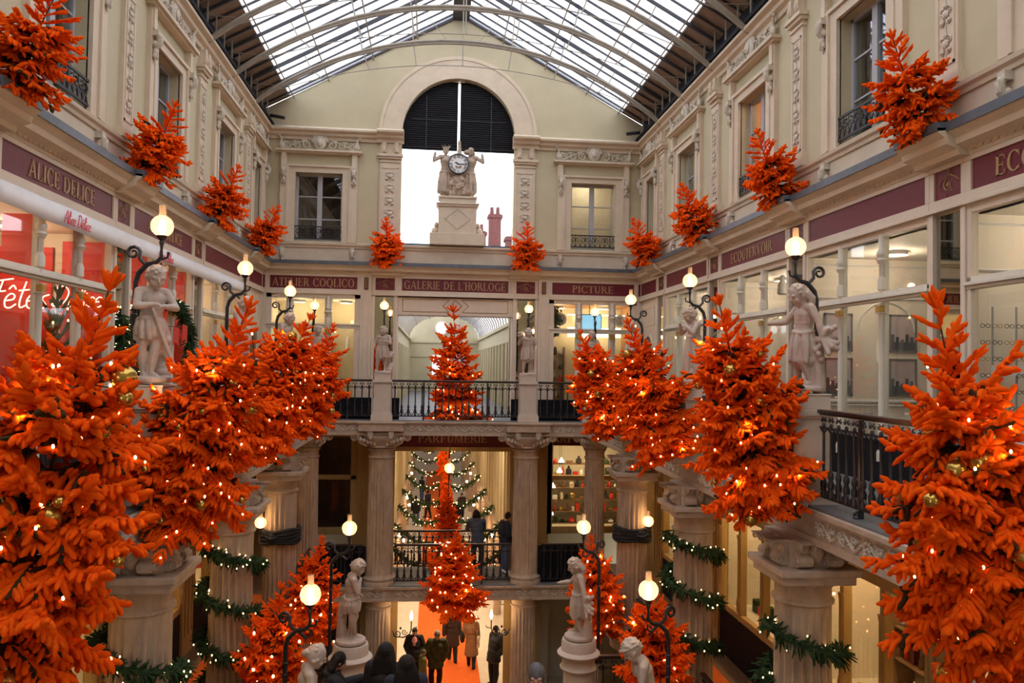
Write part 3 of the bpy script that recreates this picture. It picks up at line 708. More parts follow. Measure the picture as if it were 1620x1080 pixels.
def end_column(x, label):
    t = thing('column', label, 'column', (x, FY + .34, 0), kind='structure')
    column_mesh(.36, ZM, -.74).build('shaft', M['column'], t, smooth=True)
    mb = MB()                                   # capital: bell, volutes, consoles, abacus
    mb.lathe([(.33, -.74), (.42, -.70), (.40, -.66), (.50, -.52), (.56, -.42), (.56, -.40)], 24)
    mb.box(-.58, .58, -.52, .3, -.26, -.06); mb.box(-.62, .62, -.56, .3, -.06, -.02); mb.box(-.40, .40, -.36, .3, -.42, -.26)
    for sg in (-1, 1):
        mb.tube(to_y(spiral(sg * .70, -.42, .12, 1.4, PI / 2, sg), -.30), [.05 - .001 * k_ for k_ in range(19)], 6); mb.ball((sg * .70, -.34, -.42), .05, 6, 5)
        mb.tube([(sg * .36, -.34, -.66), (sg * .52, -.36, -.56), (sg * .62, -.34, -.38)], [.04, .06, .05], 6)
        mb.box(sg * .27 - .07, sg * .27 + .07, -.50, -.3, -.40, -.26); mb.ball((sg * .27, -.46, -.44), (.06, .07, .07), 7, 5); mb.ball((sg * .27, -.42, -.55), (.05, .05, .07), 7, 5)
        for j in range(5): mb.ball((sg * (.16 + .09 * j), -.40 - .01 * j, -.62 + .035 * j), (.05, .04, .07), 6, 4)
    mb.build('capital', M['stone'], t, smooth=True)
    mb = MB(); mb.lathe([(.44, -8.34 + 3.64), (.44, ZM - .30), (.41, ZM - .28), (.41, ZM - .1), (.45, ZM - .06), (.46, ZM)], 32)
    relief = MB(); relief_scroll(relief, -.28, .28, ZM - .27, ZM - .11, Tm((0, -.42, 0)), .009)
    mb.build('belt', M['stone'], t, smooth=True); relief.build('belt_carving', M['orn'], t, smooth=True)
    column_mesh(.37, ZL, ZM - .36).build('lower_shaft', M['column'], t, smooth=True)
    return t
end_column(-1.95, 'tall fluted column left of the middle opening in the end gallery')
end_column(1.95, 'tall fluted column right of the middle opening in the end gallery')
for sg in (-1, 1):
    t = end_column(sg * 3.86, 'slim fluted column in the far %s corner of the end gallery' % ('left' if sg < 0 else 'right'))
    t.scale = (.82, .82, 1)
# ------------------------------------------------------------------ shop fronts
def colonette(mb, x, z0, z1, y=-.02, r=.045):
    mb.lathe([(r * 1.5, z0), (r * 1.5, z0 + .12), (r, z0 + .18), (r * .95, z1 - .5), (r * .95, z1 - .02), (r * 1.3, z1)], 10, Tm((x, y, 0)))
def shop_sign(t, x0, x1, text=None, twh=None, mirror=False):
    mb = MB(); mb.box(x0, x1, -.045, -.02, 3.61, 3.96); sg_ = mb.build('sign_panel', M['maroon'], t)
    if text:
        mb = MB(); letters(mb, text, twh[0], twh[1], Tm((twh[2] if len(twh) > 2 else (x0 + x1) / 2, -.045, 3.785))); mb.build('lettering', M['gilt'], sg_)
    return sg_
def fascia_frame(mb, x0, x1, breaks):
    """pinkish cream boards round the maroon panels"""
    mb.box(x0, x1, -.03, 0, 3.46, 4.0)
    mb.box(x0, x1, -.07, 0, 3.96, 4.04); mb.box(x0, x1, -.07, 0, 3.50, 3.61); mb.box(x0, x1, -.11, 0, 3.455, 3.50)
    for b in breaks: mb.box(b[0], b[1], -.066, 0, 3.61, 3.96)
def shop_bay(sd, a, label, text=None, twh=None, lights=3, half=1.62, zb=.05, open_=False):
    """one bay between two mirror piers; local x runs along the wall"""
    t = thing('shopfront', label, 'shopfront'); t.matrix_world = WT(sd, a)
    mb = MB(); fascia_frame(mb, -half, half, [(-half, -half + .09), (half - .09, half)])
    mb.box(-half, -half + .07, -.05, .05, 0, 3.46); mb.box(half - .07, half, -.05, .05, 0, 3.46); mb.box(-half + .07, half - .07, -.045, .045, 3.36, 3.455)
    mb.build('fascia', M['rosepaint'], t, bevel=.006)
    shop_sign(t, -half + .1, half - .1, text, twh)
    st = 2 * half / lights
    for i in range(1, lights):
        x = -half + i * st
        mb = MB(); mb.box(x - .04, x + .04, -.01, .05, 0, 3.4); colonette(mb, x, .3, 2.32, -.03); mb.box(x - .055, x + .055, -.09, .02, 2.32, 2.44)
        colonette(mb, x, 2.64, 3.02, -.03, .04); mb.lathe([(.05, 3.0), (.075, 3.05), (.05, 3.08), (.07, 3.12), (.07, 3.16), (.045, 3.2), (.045, 3.4)], 10, Tm((x, -.03, 0)))
        cp = mb.build('colonette', M['paint'], t, smooth=True)
        mb = MB(); mb.box(x - .06, x + .06, -.095, -.02, 2.33, 2.43); mb.build('gilt_block', M['gold'], cp, bevel=.01)
    mb = MB(); mb.box(-half, half, -.06, .03, 2.48, 2.52); mb.box(-half, half, -.10, .03, 2.52, 2.56); mb.box(-half, half, -.05, .03, 2.56, 2.62); mb.build('transom', M['paint'], t, bevel=.006)
    mb = MB(); mb.box(-half, half, .02, .028, .3, 3.4); mb.build('shop_pane', M['glass'], t)
    mb = MB(); mb.box(-half, half, -.04, .05, 0, .3); mb.build('stall_riser', M['paint'], t)
    return t
def pier(sd, a, label, hw=.33):
    t = thing('mirror_pier', label, 'mirror pier'); t.matrix_world = WT(sd, a)
    mb = MB(); fascia_frame(mb, -hw, hw, [])
    for sg in (-1, 1): mb.box(min(sg * (hw - .08), sg * hw), max(sg * (hw - .08), sg * hw), -.074, .03, 0, 3.45); mb.box(min(sg * (hw - .085), sg * hw), max(sg * (hw - .085), sg * hw), -.064, .0, 3.61, 3.96)
    mb.box(-hw + .08, hw - .08, -.068, .03, 0, .5); mb.box(-hw + .08, hw - .08, .0, .03, .5, 3.45); mb.build('pier_frame', M['rosepaint'], t, bevel=.006)
    mb = MB(); mb.box(-hw + .08, hw - .08, -.02, -.01, .5, 3.42); mb.build('mirror', M['mirror'], t)
    mb = MB(); mb.box(-hw + .09, hw - .09, -.045, -.02, 3.61, 3.96); p = mb.build('sign_panel', M['maroon'], t)
    mb = MB(); relief_scroll(mb, -hw + .12, hw - .12, 3.64, 3.93, Tm((0, -.045, 0)), .009, random.Random(3)); mb.build('gilt_relief', M['gilt'], p, smooth=True)
    return t
NM = ['nearest', 'second', 'third', 'fourth', 'fifth']
TXT = {('L', 1): None, ('L', 2): ('ALICE DELICE', (1.85, .22)), ('L', 3): ('ALICE DELICE', (1.85, .21)), ('L', 4): None,
       ('R', 1): ('ECOUTERVOIR', (2.1, .22, -.1)), ('R', 2): None, ('R', 3): ('ECOUTERVOIR', (2.0, .21)), ('R', 4): None}
for sd in 'RL':
    for i, m in enumerate(MID):
        tx = TXT.get((sd, i))
        lb = 'tall glazed shopfront on the %s upper gallery, %s from the viewer' % (SIDE[sd], NM[i])
        shop_bay(sd, m, lb, tx[0] if tx else None, tx[1] if tx else None, lights=3)
    for i, b in enumerate(BAY[1:]):
        pier(sd, b, 'narrow mirrored pier between shops on the %s upper gallery, %s from the viewer' % (SIDE[sd], NM[i]))
    # last narrow bay by the corner with a niche
    t = thing('corner_panel', 'panelled cream corner piece with a small niche at the far %s end' % SIDE[sd], 'wall panel'); t.matrix_world = WT(sd, 21.8)
    mb = MB(); fascia_frame(mb, -.92, .92, [(-.92, -.8), (.8, .92)]); mb.box(-.92, .92, -.02, .03, 0, 3.46)
    mb.box(-.92, -.72, -.06, 0, 0, 3.42); mb.box(.72, .92, -.06, 0, 0, 3.42); mb.box(-.92, .92, -.06, 0, 0, .3)
    mb.box(-.55, .55, -.035, 0, 2.7, 2.73); mb.box(-.55, .55, -.035, 0, 3.2, 3.23); mb.box(-.55, -.52, -.035, 0, 2.7, 3.2); mb.box(.52, .55, -.035, 0, 2.7, 3.2)
    for i in range(14):
        a0, a1 = PI * i / 14, PI * (i + 1) / 14
        mb.prism([(.36 * math.cos(a0), 2.05 + .36 * math.sin(a0)), (.43 * math.cos(a0), 2.05 + .43 * math.sin(a0)), (.43 * math.cos(a1), 2.05 + .43 * math.sin(a1)), (.36 * math.cos(a1), 2.05 + .36 * math.sin(a1))], -.06, 0)
    mb.build('panelling', M['rosepaint'], t)
    shop_sign(t, -.8, .8)
    mb = MB(); mb.box(-.34, .34, -.025, -.018, .9, 2.05); mb.ball((0, -.02, 2.05), (.34, .01, .34), 16, 8); mb.build('niche', M['shopbrown'], t)

# end wall shops
def end_shop(x0, x1, sgn, label, text, twh, divs):
    t = thing('shopfront', label, 'shopfront', (0, WY, 0))
    mb = MB(); fascia_frame(mb, x0, x1, [(x0, x0 + .08), (x1 - .08, x1)]); mb.box(x0, x1, -.05, .05, 3.34, 3.46)
    for x in (x0, x1 - .16): mb.box(x, x + .16, -.05, .05, 0, 3.46)
    mb.build('fascia', M['rosepaint'], t, bevel=.006)
    shop_sign(t, x0 + .1, x1 - .1, text, twh)
    for x in divs:
        mb = MB(); mb.box(x - .1, x + .1, -.02, .05, 0, 3.4); colonette(mb, x, .35, 2.32, -.04, .05); colonette(mb, x, 2.62, 3.0, -.04, .05); mb.lathe([(.07, 2.9), (.10, 2.95), (.07, 3.0), (.09, 3.05), (.06, 3.1), (.06, 3.4)], 10, Tm((x, -.04, 0)))
        cp = mb.build('colonette', M['paint'], t, smooth=True)
        mb = MB(); mb.box(x - .07, x + .07, -.11, -.02, 2.32, 2.46); mb.build('gilt_block', M['gold'], cp, bevel=.01)
    mb = MB(); mb.box(x0, x1, -.06, .03, 2.48, 2.62); mb.box(x0, x1, -.10, .03, 2.58, 2.62); mb.build('transom', M['paint'], t)
    mb = MB(); mb.box(x0, x1, .02, .028, .4, 3.36); mb.build('shop_pane', M['glass'], t)
    mb = MB(); mb.box(x0, x1, -.05, .05, 0, .42); mb.build('stall_riser', M['darkpanel'], t)
    return t
end_shop(-5.35, -2.72, -1, 'end gallery shopfront left of the middle opening, named ATELIER COQLICO', 'ATELIER COQLICO', (2.3, .235), (-4.7, -3.62))
end_shop(2.72, 5.35, 1, 'end gallery shopfront right of the middle opening, named PICTURE', 'PICTURE', (1.25, .21), (3.62, 4.62))
for sg in (-1, 1):
    lr = 'left' if sg < 0 else 'right'
    t = thing('fluted_pilaster', 'slim panelled pilaster beside the %s mirror of the end gallery' % lr, 'pilaster', (sg * 2.56, WY, 0), kind='structure')
    mb = MB(); mb.box(-.16, .16, -.09, 0, 0, 4.02); mb.box(-.09, -.07, -.105, 0, .6, 3.35); mb.box(.07, .09, -.105, 0, .6, 3.35); mb.build('shaft', M['rosepaint'], t, bevel=.006)
    mb = MB(); mb.box(-.06, .06, -.12, -.08, 3.61, 3.96); mb.build('sign_panel', M['maroon'], t)
    mb = MB(); relief_candelabra(mb, .12, 3.63, 3.94, Tm((0, -.12, 0)), .005); mb.build('gilt_relief', M['gilt'], t)
    pier('E', sg * 2.03, 'mirrored pier behind the statue %s of the middle opening' % lr, .36)
    t = thing('corner_pilaster', 'cream corner pilaster at the far %s end of the clock wall' % lr, 'pilaster', (sg * 5.43, WY, 0), kind='structure')
    mb = MB(); mb.box(-.09, .09, -.09, 0, 0, 4.02); mb.build('shaft', M['rosepaint'], t)
    mb = MB(); mb.box(-.05, .05, -.12, -.08, 3.61, 3.96); mb.build('sign_panel', M['maroon'], t)
# middle opening frame with sign
t = thing('gallery_portal', 'cream portal of the middle opening with the sign GALERIE DE L\'HORLOGE', 'portal', (0, WY, 0), kind='structure')
mb = MB(); fascia_frame(mb, -1.67, 1.67, [(-1.67, -1.6), (1.6, 1.67)])
for sg in (-1, 1): mb.box(min(sg * 1.66, sg * 1.78), max(sg * 1.66, sg * 1.78), -.06, .5, 0, 3.46)
mb.box(-1.7, 1.7, 0, .5, 2.92, 3.46); mb.build('portal_frame', M['rosepaint'], t, bevel=.006)
sp = shop_sign(t, -1.55, 1.52, "GALERIE DE L'HORLOGE", (2.95, .235))
mb = MB()
def strip(mb, pts, w_=.018):
    for (a, b) in zip(pts, pts[1:] + pts[:1]): mb.tube([(a[0], -.004, a[1]), (b[0], -.004, b[1])], w_ / 2, 4)
for sg in (-1, 1): strip(mb, [(sg * 1.52, 3.02), (sg * .18, 3.02), (sg * .37, 3.20), (sg * .18, 3.38), (sg * 1.52, 3.38)])
strip(mb, [(0, 3.04), (.17, 3.2), (0, 3.37), (-.17, 3.2)])
mb.build('gilt_fillet', M['gold'], t)

def _unit(v): v = Vector(v); return tuple(v.normalized())
# ---- the long glass-vaulted gallery seen through the middle opening
t = thing('far_gallery', 'pale arcaded gallery with an arched glass vault beyond the middle opening', 'gallery', kind='structure')
GX, GY0, GY1, GZ = 1.95, WY + .5, 44.5, 2.95
for sg, sd in ((-1, 'left'), (1, 'right')):
    mb = MB(); mb.box(min(sg * GX, sg * (GX + .3)), max(sg * GX, sg * (GX + .3)), GY0, GY1, 0, GZ)
    mb.box(min(sg * (GX - .1), sg * GX), max(sg * (GX - .1), sg * GX), GY0, GY1, GZ - .12, GZ); mb.box(min(sg * (GX - .04), sg * GX), max(sg * (GX - .04), sg * GX), GY0, GY1, 2.3, 2.38)
    y = GY0 + .3
    while y < GY1: mb.box(min(sg * (GX - .09), sg * GX), max(sg * (GX - .09), sg * GX), y, y + .3, 0, 2.3); y += 1.5
    mb.build('gallery_wall', M['plaster'], t)
    mb = MB(); y = GY0 + 1.15; i = 0
    while y < GY1 - .6:
        mb.box(min(sg * (GX - .02), sg * GX), max(sg * (GX - .02), sg * GX), y - .18, y + .2, .6, 1.9); y += 1.5
    mb.build('gallery_window', peach if sg > 0 else M['winframe'], t)
mb = MB(); mb.box(-GX, GX, GY0, GY1, -.3, 0); mb.build('gallery_floor', M['greyfloor'], t)
mb = MB(); n = 16
for i in range(n):
    a, b = PI * i / n, PI * (i + 1) / n
    mb.prism([(-GX * math.cos(a), GZ), (-GX * math.cos(b), GZ), (-GX * math.cos(b), GZ + 1.3 * math.sin(b)), (-GX * math.cos(a), GZ + 1.3 * math.sin(a))], GY1, GY1 + .2)
mb.box(-GX, GX, GY1, GY1 + .2, 0, GZ); mb.box(-GX, GX, GY1 - .08, GY1, GZ - .25, GZ - .1); mb.box(-GX, GX, GY1 - .05, GY1, 1.9, 1.98)
mb.build('gallery_end_wall', M['plaster'], t)
mb = MB(); mb.lathe([(.0, 0), (.42, 0), (.42, .06), (.0, .06)], 24, Tm((-.15, GY1 - .04, 3.55), 0, 1, PI / 2), cap=False); rw = mb.build('round_window', M['trim'], t)
mb = MB(); mb.lathe([(.0, 0), (.34, 0), (.34, .03), (.0, .03)], 24, Tm((-.15, GY1 - .10, 3.55), 0, 1, PI / 2), cap=False); mb.build('pane', emat('daylit_pane', (.85, .9, 1), 1.1), rw)
mb = MB(); mb.box(-.65, -.15, GY1 - .06, GY1, .9, 2.0); mb.build('end_window', MATS['daylit_pane'], t)
mb = MB(); n = 14
vs = []; fs = []
for i in range(n + 1):
    a = PI * i / n; vs += [(-GX * math.cos(a), GY0, GZ + 1.3 * math.sin(a)), (-GX * math.cos(a), GY1, GZ + 1.3 * math.sin(a))]
for i in range(n): fs.append((2 * i, 2 * i + 1, 2 * i + 3, 2 * i + 2))
mb.add(vs, fs); mb.build('vault_glazing', M['roofglass'], t)
mb = MB(); y = GY0 + .4
while y < GY1:
    mb.tube([(-GX * math.cos(PI * i / 14), y, GZ - .03 + 1.3 * math.sin(PI * i / 14)) for i in range(15)], .035, 5); y += 1.0
for i in (3, 5, 7, 9, 11): a = PI * i / 14; mb.tube([(-GX * math.cos(a), GY0, GZ - .05 + 1.3 * math.sin(a)), (-GX * math.cos(a), GY1, GZ - .05 + 1.3 * math.sin(a))], .02, 5)
mb.build('vault_ribs', M['steel'], t)

# ------------------------------------------------------------------ interiors of the upper shops
def area(name, loc, size, energy, col, rot=(0, 0, 0), parent=None):
    d = bpy.data.lights.new(name, 'AREA'); d.shape = 'RECTANGLE'; d.size = size[0]; d.size_y = size[1]; d.energy = energy; d.color = col
    o = bpy.data.objects.new(name, d); C.objects.link(o); o.location = loc; o.rotation_euler = rot
    if parent: o.parent = parent
    return o
def room(name, x0, x1, y0, y1, z0, z1, mat, openside, label, floor=None):
    mb = MB(); t_ = .05
    if openside != '-x': mb.box(x0 - t_, x0, y0, y1, z0, z1)
    if openside != '+x': mb.box(x1, x1 + t_, y0, y1, z0, z1)
    if openside != '-y': mb.box(x0, x1, y0 - t_, y0, z0, z1)
    mb.box(x0, x1, y1, y1 + t_, z0, z1); mb.box(x0, x1, y0, y1, z1, z1 + t_); mb.box(x0, x1, y0, y1, z0 - .02, z0 + .02)
    return tag(mb.build(name, mat), label, 'room', None, 'structure')
for i, m in enumerate(MID):
    n = NM[i]
    room('wall_shop_right', 5.58, 7.9, m - 1.9, m + 1.9, 0.03, 3.42, M['shopwhite'], '-x', 'white interior of the right upper shop, %s from the viewer' % n)
    room('wall_shop_left', -7.9, -5.58, m - 1.9, m + 1.9, 0.03, 3.42, M['shopcream'] if i in (0, 4) else M['shopcream'], '+x', 'warm interior of the left upper shop, %s from the viewer' % n)
    # ceiling fittings that light each shop
    for sg, e, col in ((1, 21, (1, .80, .58)), (-1, 24, (1, .62, .38))):
        for dy in (-1.0, 1.0):
            t = thing('shop_downlight', 'round ceiling light in the %s upper shop, %s from the viewer, %s' % ('right' if sg > 0 else 'left', n, 'farther one' if dy > 0 else 'nearer one'), 'ceiling light', (sg * 6.6, m + dy, 3.36))
            mb = MB(); mb.lathe([(.16, 0), (.2, .0), (.2, .08), (.16, .08)], 16); mb.build('rim', M['white'], t)
            mb = MB(); mb.lathe([(.0, .02), (.16, .02), (.16, .05), (0, .05)], 16, cap=False); mb.build('diffuser', M['tube'], t)
            ld = bpy.data.lights.new('downlight_glow', 'POINT'); ld.energy = e; ld.color = col; ld.shadow_soft_size = .12
            lo = bpy.data.objects.new('downlight_glow', ld); C.objects.link(lo); lo.parent = t; lo.location = (0, 0, -.2)
for sg, lr in ((-1, 'left'), (1, 'right')):
    a, b = sorted((sg * 2.3, sg * 5.45))
    room('wall_shop_end_upper_' + lr, a, b, WY + .42, WY + 3.2, .03, 3.4, M['shopcream'] if sg < 0 else M['shopwarm'], '-y', 'interior of the %s upper shop of the end wall' % lr)
    for dx in (-.7, .7):
        t = thing('shop_downlight', 'round ceiling light in the %s end shop, %s one' % (lr, 'left' if dx < 0 else 'right'), 'ceiling light', (sg * 4 + dx, WY + 1.6, 3.33))
        mb = MB(); mb.lathe([(.16, 0), (.2, .0), (.2, .07), (.16, .07)], 16); mb.build('rim', M['white'], t)
        mb = MB(); mb.lathe([(.0, .02), (.16, .02), (.16, .05), (0, .05)], 16, cap=False); mb.build('diffuser', M['tube'], t)
        ld = bpy.data.lights.new('downlight_glow', 'POINT'); ld.energy = 24; ld.color = (1, .74, .46); ld.shadow_soft_size = .12
        lo = bpy.data.objects.new('downlight_glow', ld); C.objects.link(lo); lo.parent = t; lo.location = (0, 0, -.2)
# right shops: pictures, door, pendant lamps, spectacle racks
def flat_picture(x, y, z, w_, h, sg, label, mat, facing):
    t = thing('framed_picture', label, 'picture', (x, y, z), facing)
    mb = MB(); f = .035
    mb.box(-w_ / 2, w_ / 2, -.02, 0, -h / 2, -h / 2 + f); mb.box(-w_ / 2, w_ / 2, -.02, 0, h / 2 - f, h / 2); mb.box(-w_ / 2, -w_ / 2 + f, -.02, 0, -h / 2, h / 2); mb.box(w_ / 2 - f, w_ / 2, -.02, 0, -h / 2, h / 2)
    mb.build('frame', M['pframe'], t)
    mb = MB(); mb.box(-w_ / 2 + f, w_ / 2 - f, -.012, -.004, -h / 2 + f, h / 2 - f); mb.cur = 1; mb.box(-w_ / 2 + f, w_ / 2 - f, -.014, -.012, -h / 2 + f, -h * .22)
    for q in range(5): mb.box(-w_ / 2 + f + q * (w_ - 2 * f) / 5, -w_ / 2 + f + (q + .7) * (w_ - 2 * f) / 5, -.014, -.012, -h * .22, -h * (.02 + .07 * (q % 3)))
    mb.build('print', mat, t, mats=[mat, skyline])
city = pmat('city_print', (.52, .38, .36), .5, var=.2, scale=3, col2=(.36, .36, .42)); skyline = pmat('skyline_print', (.08, .10, .13), .5, var=.2)
for x, nm in ((6.15, 'left'), (7.3, 'right')):
    for z, zz in ((2.17, 'upper'), (1.42, 'lower')):
        flat_picture(x, 12.585, z, .50, .64, 1, 'tall grey city print in the right upper shop, %s one of the %s pair' % (zz, nm), city, 0)
for i in range(3):
    t = thing('display_chair', 'low white shop chair behind the right railing, %s' % ['farthest', 'middle', 'nearest'][i], 'chair', (6.2, 11.7 - i * .95, 0.05), .4 * i)
    mb = MB(); mb.box(-.2, .2, -.2, .2, .42, .46); mb.build('seat', M['white'], t, bevel=.01)
    mb = MB(); mb.tube([(-.2, .2, .44), (-.2, .26, .8), (.2, .26, .8), (.2, .2, .44)], .012, 6); mb.box(-.18, .18, .235, .25, .6, .8); mb.build('backrest', M['winframe'], t)
    for a, b in ((-1, -1), (1, -1), (-1, 1), (1, 1)): mb = MB(); mb.tube([(a * .18, b * .18, .43), (a * .2, b * .2, -.0)], .012, 6); mb.build('leg', M['winframe'], t)
for i, (y, z) in enumerate(((9.75, 2.98), (13.4, 2.98), (14.6, 2.98))):
    t = thing('pendant_lamp', 'white bell shaped ceiling spot in the right shop, %s from the viewer' % NM[i], 'lamp', (6.1, y, z))
    mb = MB(); mb.lathe([(.07, 0), (.1, .02), (.09, .2), (.05, .26), (.05, .36), (.02, .38)], 14); mb.build('shade', M['white'], t, smooth=True)
    mb = MB(); mb.lathe([(0, .01), (.065, .01), (.065, .03), (0, .03)], 12, cap=False); mb.build('diffuser', M['tube'], t)
rr = random.Random(5)
t = thing('spectacle_rack', 'wall rack full of spectacles in the nearest right shop', 'display rack', (5.98, 8.5, .35), 0)
mb = MB()
for x in (-.45, -.15, .15, .45): mb.tube([(x, 0, 0), (x, 0, 1.95)], .012, 6)
mb.box(-.5, .5, -.1, .1, -.02, 0); mb.build('stand', M['winframe'], t)
fr0 = None
for r_ in range(9):
    for c_ in range(4):
        if r_ == 5 and c_ in (1, 2): continue
        mb = MB()
        for sg in (-1, 1): mb.tube([(sg * .04 + .033 * math.cos(a_), -.05, .026 * math.sin(a_)) for a_ in [2 * PI * q / 8 for q in range(9)]], .005, 4)
        mb.tube([(-.012, -.05, .01), (.012, -.05, .01)], .004, 4)
        g = mb.build('spectacles', M['iron'] if (r_ + c_) % 3 else M['gold']); g.location = (5.98 - .30 + c_ * .15, 8.47, .35 + .2 + r_ * .19); g.scale = (.85, 1, .85)
        tag(g, 'pair of spectacles displayed on the wall rack in the nearest right shop', 'spectacles', 'spectacles on the wall rack')
mb = MB(); mb.box(-.22, .22, -.07, -.05, 0, .12); o = mb.build('rack_sign', M['white'], t); o.location = (0, 0, 1.15)
# left shop: red boards, neon words, string lights, tree, door garland and bunting
for i, m in enumerate(MID[1:4]):
    mb = MB(); mb.box(-7.86, -7.82, m - 1.5, m + 1.6, .4, 2.2); tag(mb.build('red_board', M['red']), 'large red back board in the left shop, %s from the viewer' % NM[i], 'display board')
    for x0, x1, z0, z1, w_ in ((-7.6, -6.42, .9, 3.2, 'outer'), (-6.28, -5.66, 1.2, 3.3, 'inner')):
        mb = MB(); mb.box(x0, x1, m + 1.84, m + 1.88, z0, z1); tag(mb.build('red_hanging', M['red']), 'red display panel facing the viewer in the left shop, %s one, %s shop bay' % (w_, NM[i]), 'display panel')
    mb = MB(); mb.box(-6.1, -5.66, m - .2, m - .17, 2.6, 3.35); tag(mb.build('red_poster', M['red']), 'small red poster hung inside the left shop glass, %s from the viewer' % NM[i], 'poster')
CUR = {'e': (.40, [[(0, .25), (.28, .3), (.3, .45), (.15, .5), (.02, .3), (.08, .05), (.25, 0), (.42, .14)]]),
       't': (.34, [[(.18, .95), (.12, .3), (.18, .02), (.35, .1)], [(0, .62), (.35, .66)]]), 's': (.38, [[(0, .12), (.18, 0), (.3, .12), (.14, .3), (.14, .42), (.32, .5)]]),
       'F': (.46, [[(.1, 0), (.2, .5), (.25, 1)], [(.05, .95), (.58, 1.04)], [(.08, .55), (.42, .6)]]), 'D': (.68, [[(.1, 0), (.18, 1)], [(0, .9), (.3, 1.02), (.6, .75), (.55, .3), (.3, .02), (.02, 0)]]),
       'l': (.30, [[(.02, .1), (.24, .6), (.28, .95), (.18, .98), (.12, .5), (.15, .05), (.3, .1)]]), 'i': (.24, [[(.08, .45), (.08, .05), (.24, .1)], [(.1, .66), (.11, .7)]]),
       'c': (.34, [[(.3, .42), (.15, .5), (.02, .28), (.1, .02), (.34, .12)]]), 'A': (.56, [[(0, 0), (.3, 1), (.5, 0)], [(.06, .35), (.5, .42)]]), ' ': (.3, [])}
CUR['ê'] = (.40, CUR['e'][1] + [[(.06, .66), (.18, .8), (.3, .66)]]); CUR['é'] = (.40, CUR['e'][1] + [[(.13, .62), (.27, .82)]])
def script(text, size, loc, rz_, mat, name, label, cat, frame=.006):
    """hand-drawn single-stroke writing made of thin rods"""
    w_ = sum(CUR[c][0] for c in text); x = -w_ / 2; mb = MB()
    for c in text:
        for st_ in CUR[c][1]:
            P_ = [Vector((x + p[0] + p[1] * .22, 0, p[1])) * size for p in st_]; q = []
            for a in range(len(P_) - 1):                    # smooth the corners
                p0, p1, p2, p3 = P_[max(a - 1, 0)], P_[a], P_[a + 1], P_[min(a + 2, len(P_) - 1)]
                for u in (0, .25, .5, .75): q.append(.5 * ((2 * p1) + (p2 - p0) * u + (2 * p0 - 5 * p1 + 4 * p2 - p3) * u * u + (3 * p1 - p0 - 3 * p2 + p3) * u ** 3))
            q.append(P_[-1]); mb.tube(q, frame, 5)
        x += CUR[c][0]
    o = mb.build(name, mat, smooth=True); o.location = loc; o.rotation_euler = (0, 0, rz_)
    return tag(o, label, cat)
script('Fêtes', .42, (-6.82, 12.40, 2.26), 0, M['neon'], 'neon_sign', 'glowing handwritten word in the left shop window, beside the post', 'neon sign', frame=.011)
script('Délice', .30, (-5.98, 12.40, 2.30), 0, M['neon'], 'neon_sign', 'faint glowing handwritten word in the middle of the left shop window', 'neon sign', frame=.009)
# banner under the left signs
t = thing('cloth_banner', 'long white cloth banner under the left shop sign with pink handwriting', 'banner')
mb = MB(); n = 70; vs = []; fs = []
for i in range(n + 1):
    y = 8.95 + (20.2 - 8.95) * i / n; sag = .05 * math.sin(PI * ((i % 35) / 35.)); o_ = .02 * math.sin(i * .7)
    vs += [(-5.38 + o_ * .3, y, 3.47), (-5.36 + o_, y, 3.22 - sag * .6)]
for i in range(n): fs.append((2 * i, 2 * i + 2, 2 * i + 3, 2 * i + 1))
mb.add(vs, fs); b_ = mb.build('cloth', M['banner'], t, smooth=True); sm = b_.modifiers.new('thick', 'SOLIDIFY'); sm.thickness = .006
for y in (10.85, 14.3):
    o = script('Alice Délice', .17, (-5.335, y, 3.25), PI / 2, M['pinkink'], 'handwriting', None, None, frame=.006); o.parent = t
# interior christmas tree in left shop + door garland

# mouldings and fittings on the right shop partitions, the screen and round emblems of the end shops
for m, nn in ((6.8, 'nearest shown'), (10.7, 'middle'), (14.6, 'third'), (18.55, 'fourth')):
    mb = MB(); y = m + 1.87
    for (x0, x1, z0, z1) in ((5.62, 7.85, .25, .95), (5.62, 7.85, 2.75, 3.3)): strip(mb, [(x0 + .05, z0), (x1 - .05, z0), (x1 - .05, z1), (x0 + .05, z1)], .03)
    for k_ in range(12): a0, a1 = PI * k_ / 12, PI * (k_ + 1) / 12; mb.tube([(7.0 + .5 * math.cos(a0), -.004, 2.2 + .5 * math.sin(a0)), (7.0 + .5 * math.cos(a1), -.004, 2.2 + .5 * math.sin(a1))], .014, 4)
    mb.tube([(5.6, 0, 1.02), (7.88, 0, 1.02)], .03, 5); o = mb.build('wall_moulding', M['white']); o.location = (0, y, 0)
    tag(o, 'white wall moulding inside the right upper shop, %s' % nn, 'moulding', None, 'structure')
    mb = MB(); mb.box(5.9, 7.6, m - .4, m + 1.0, .0, .04); mb.box(6.6, 7.3, m - .3, m + .6, .04, .86); mb.box(6.55, 7.35, m - .35, m + .65, .86, .9)
    tag(mb.build('shop_counter', M['shopwhite'], bevel=.01), 'plain counter inside the right upper shop, %s' % nn, 'counter')
t = thing('wall_screen', 'blue landscape screen hung in the right end shop', 'screen', (4.05, WY + .55, 2.86))
mb = MB(); mb.box(-.38, .38, 0, .05, -.24, .24); mb.build('bezel', M['black'], t, bevel=.01)
blue = pmat('screen_picture', (.30, .62, .85), .4, var=.1, scale=3, col2=(.12, .32, .52), emit=(.25, .52, .72), es=.9); mb = MB(); mb.box(-.355, .355, -.006, 0, -.215, .215); mb.build('screen', blue, t)
mb = MB(); mb.tube([(0, .02, .24), (0, .02, .52)], .012, 5); mb.build('hanger', M['iron'], t)
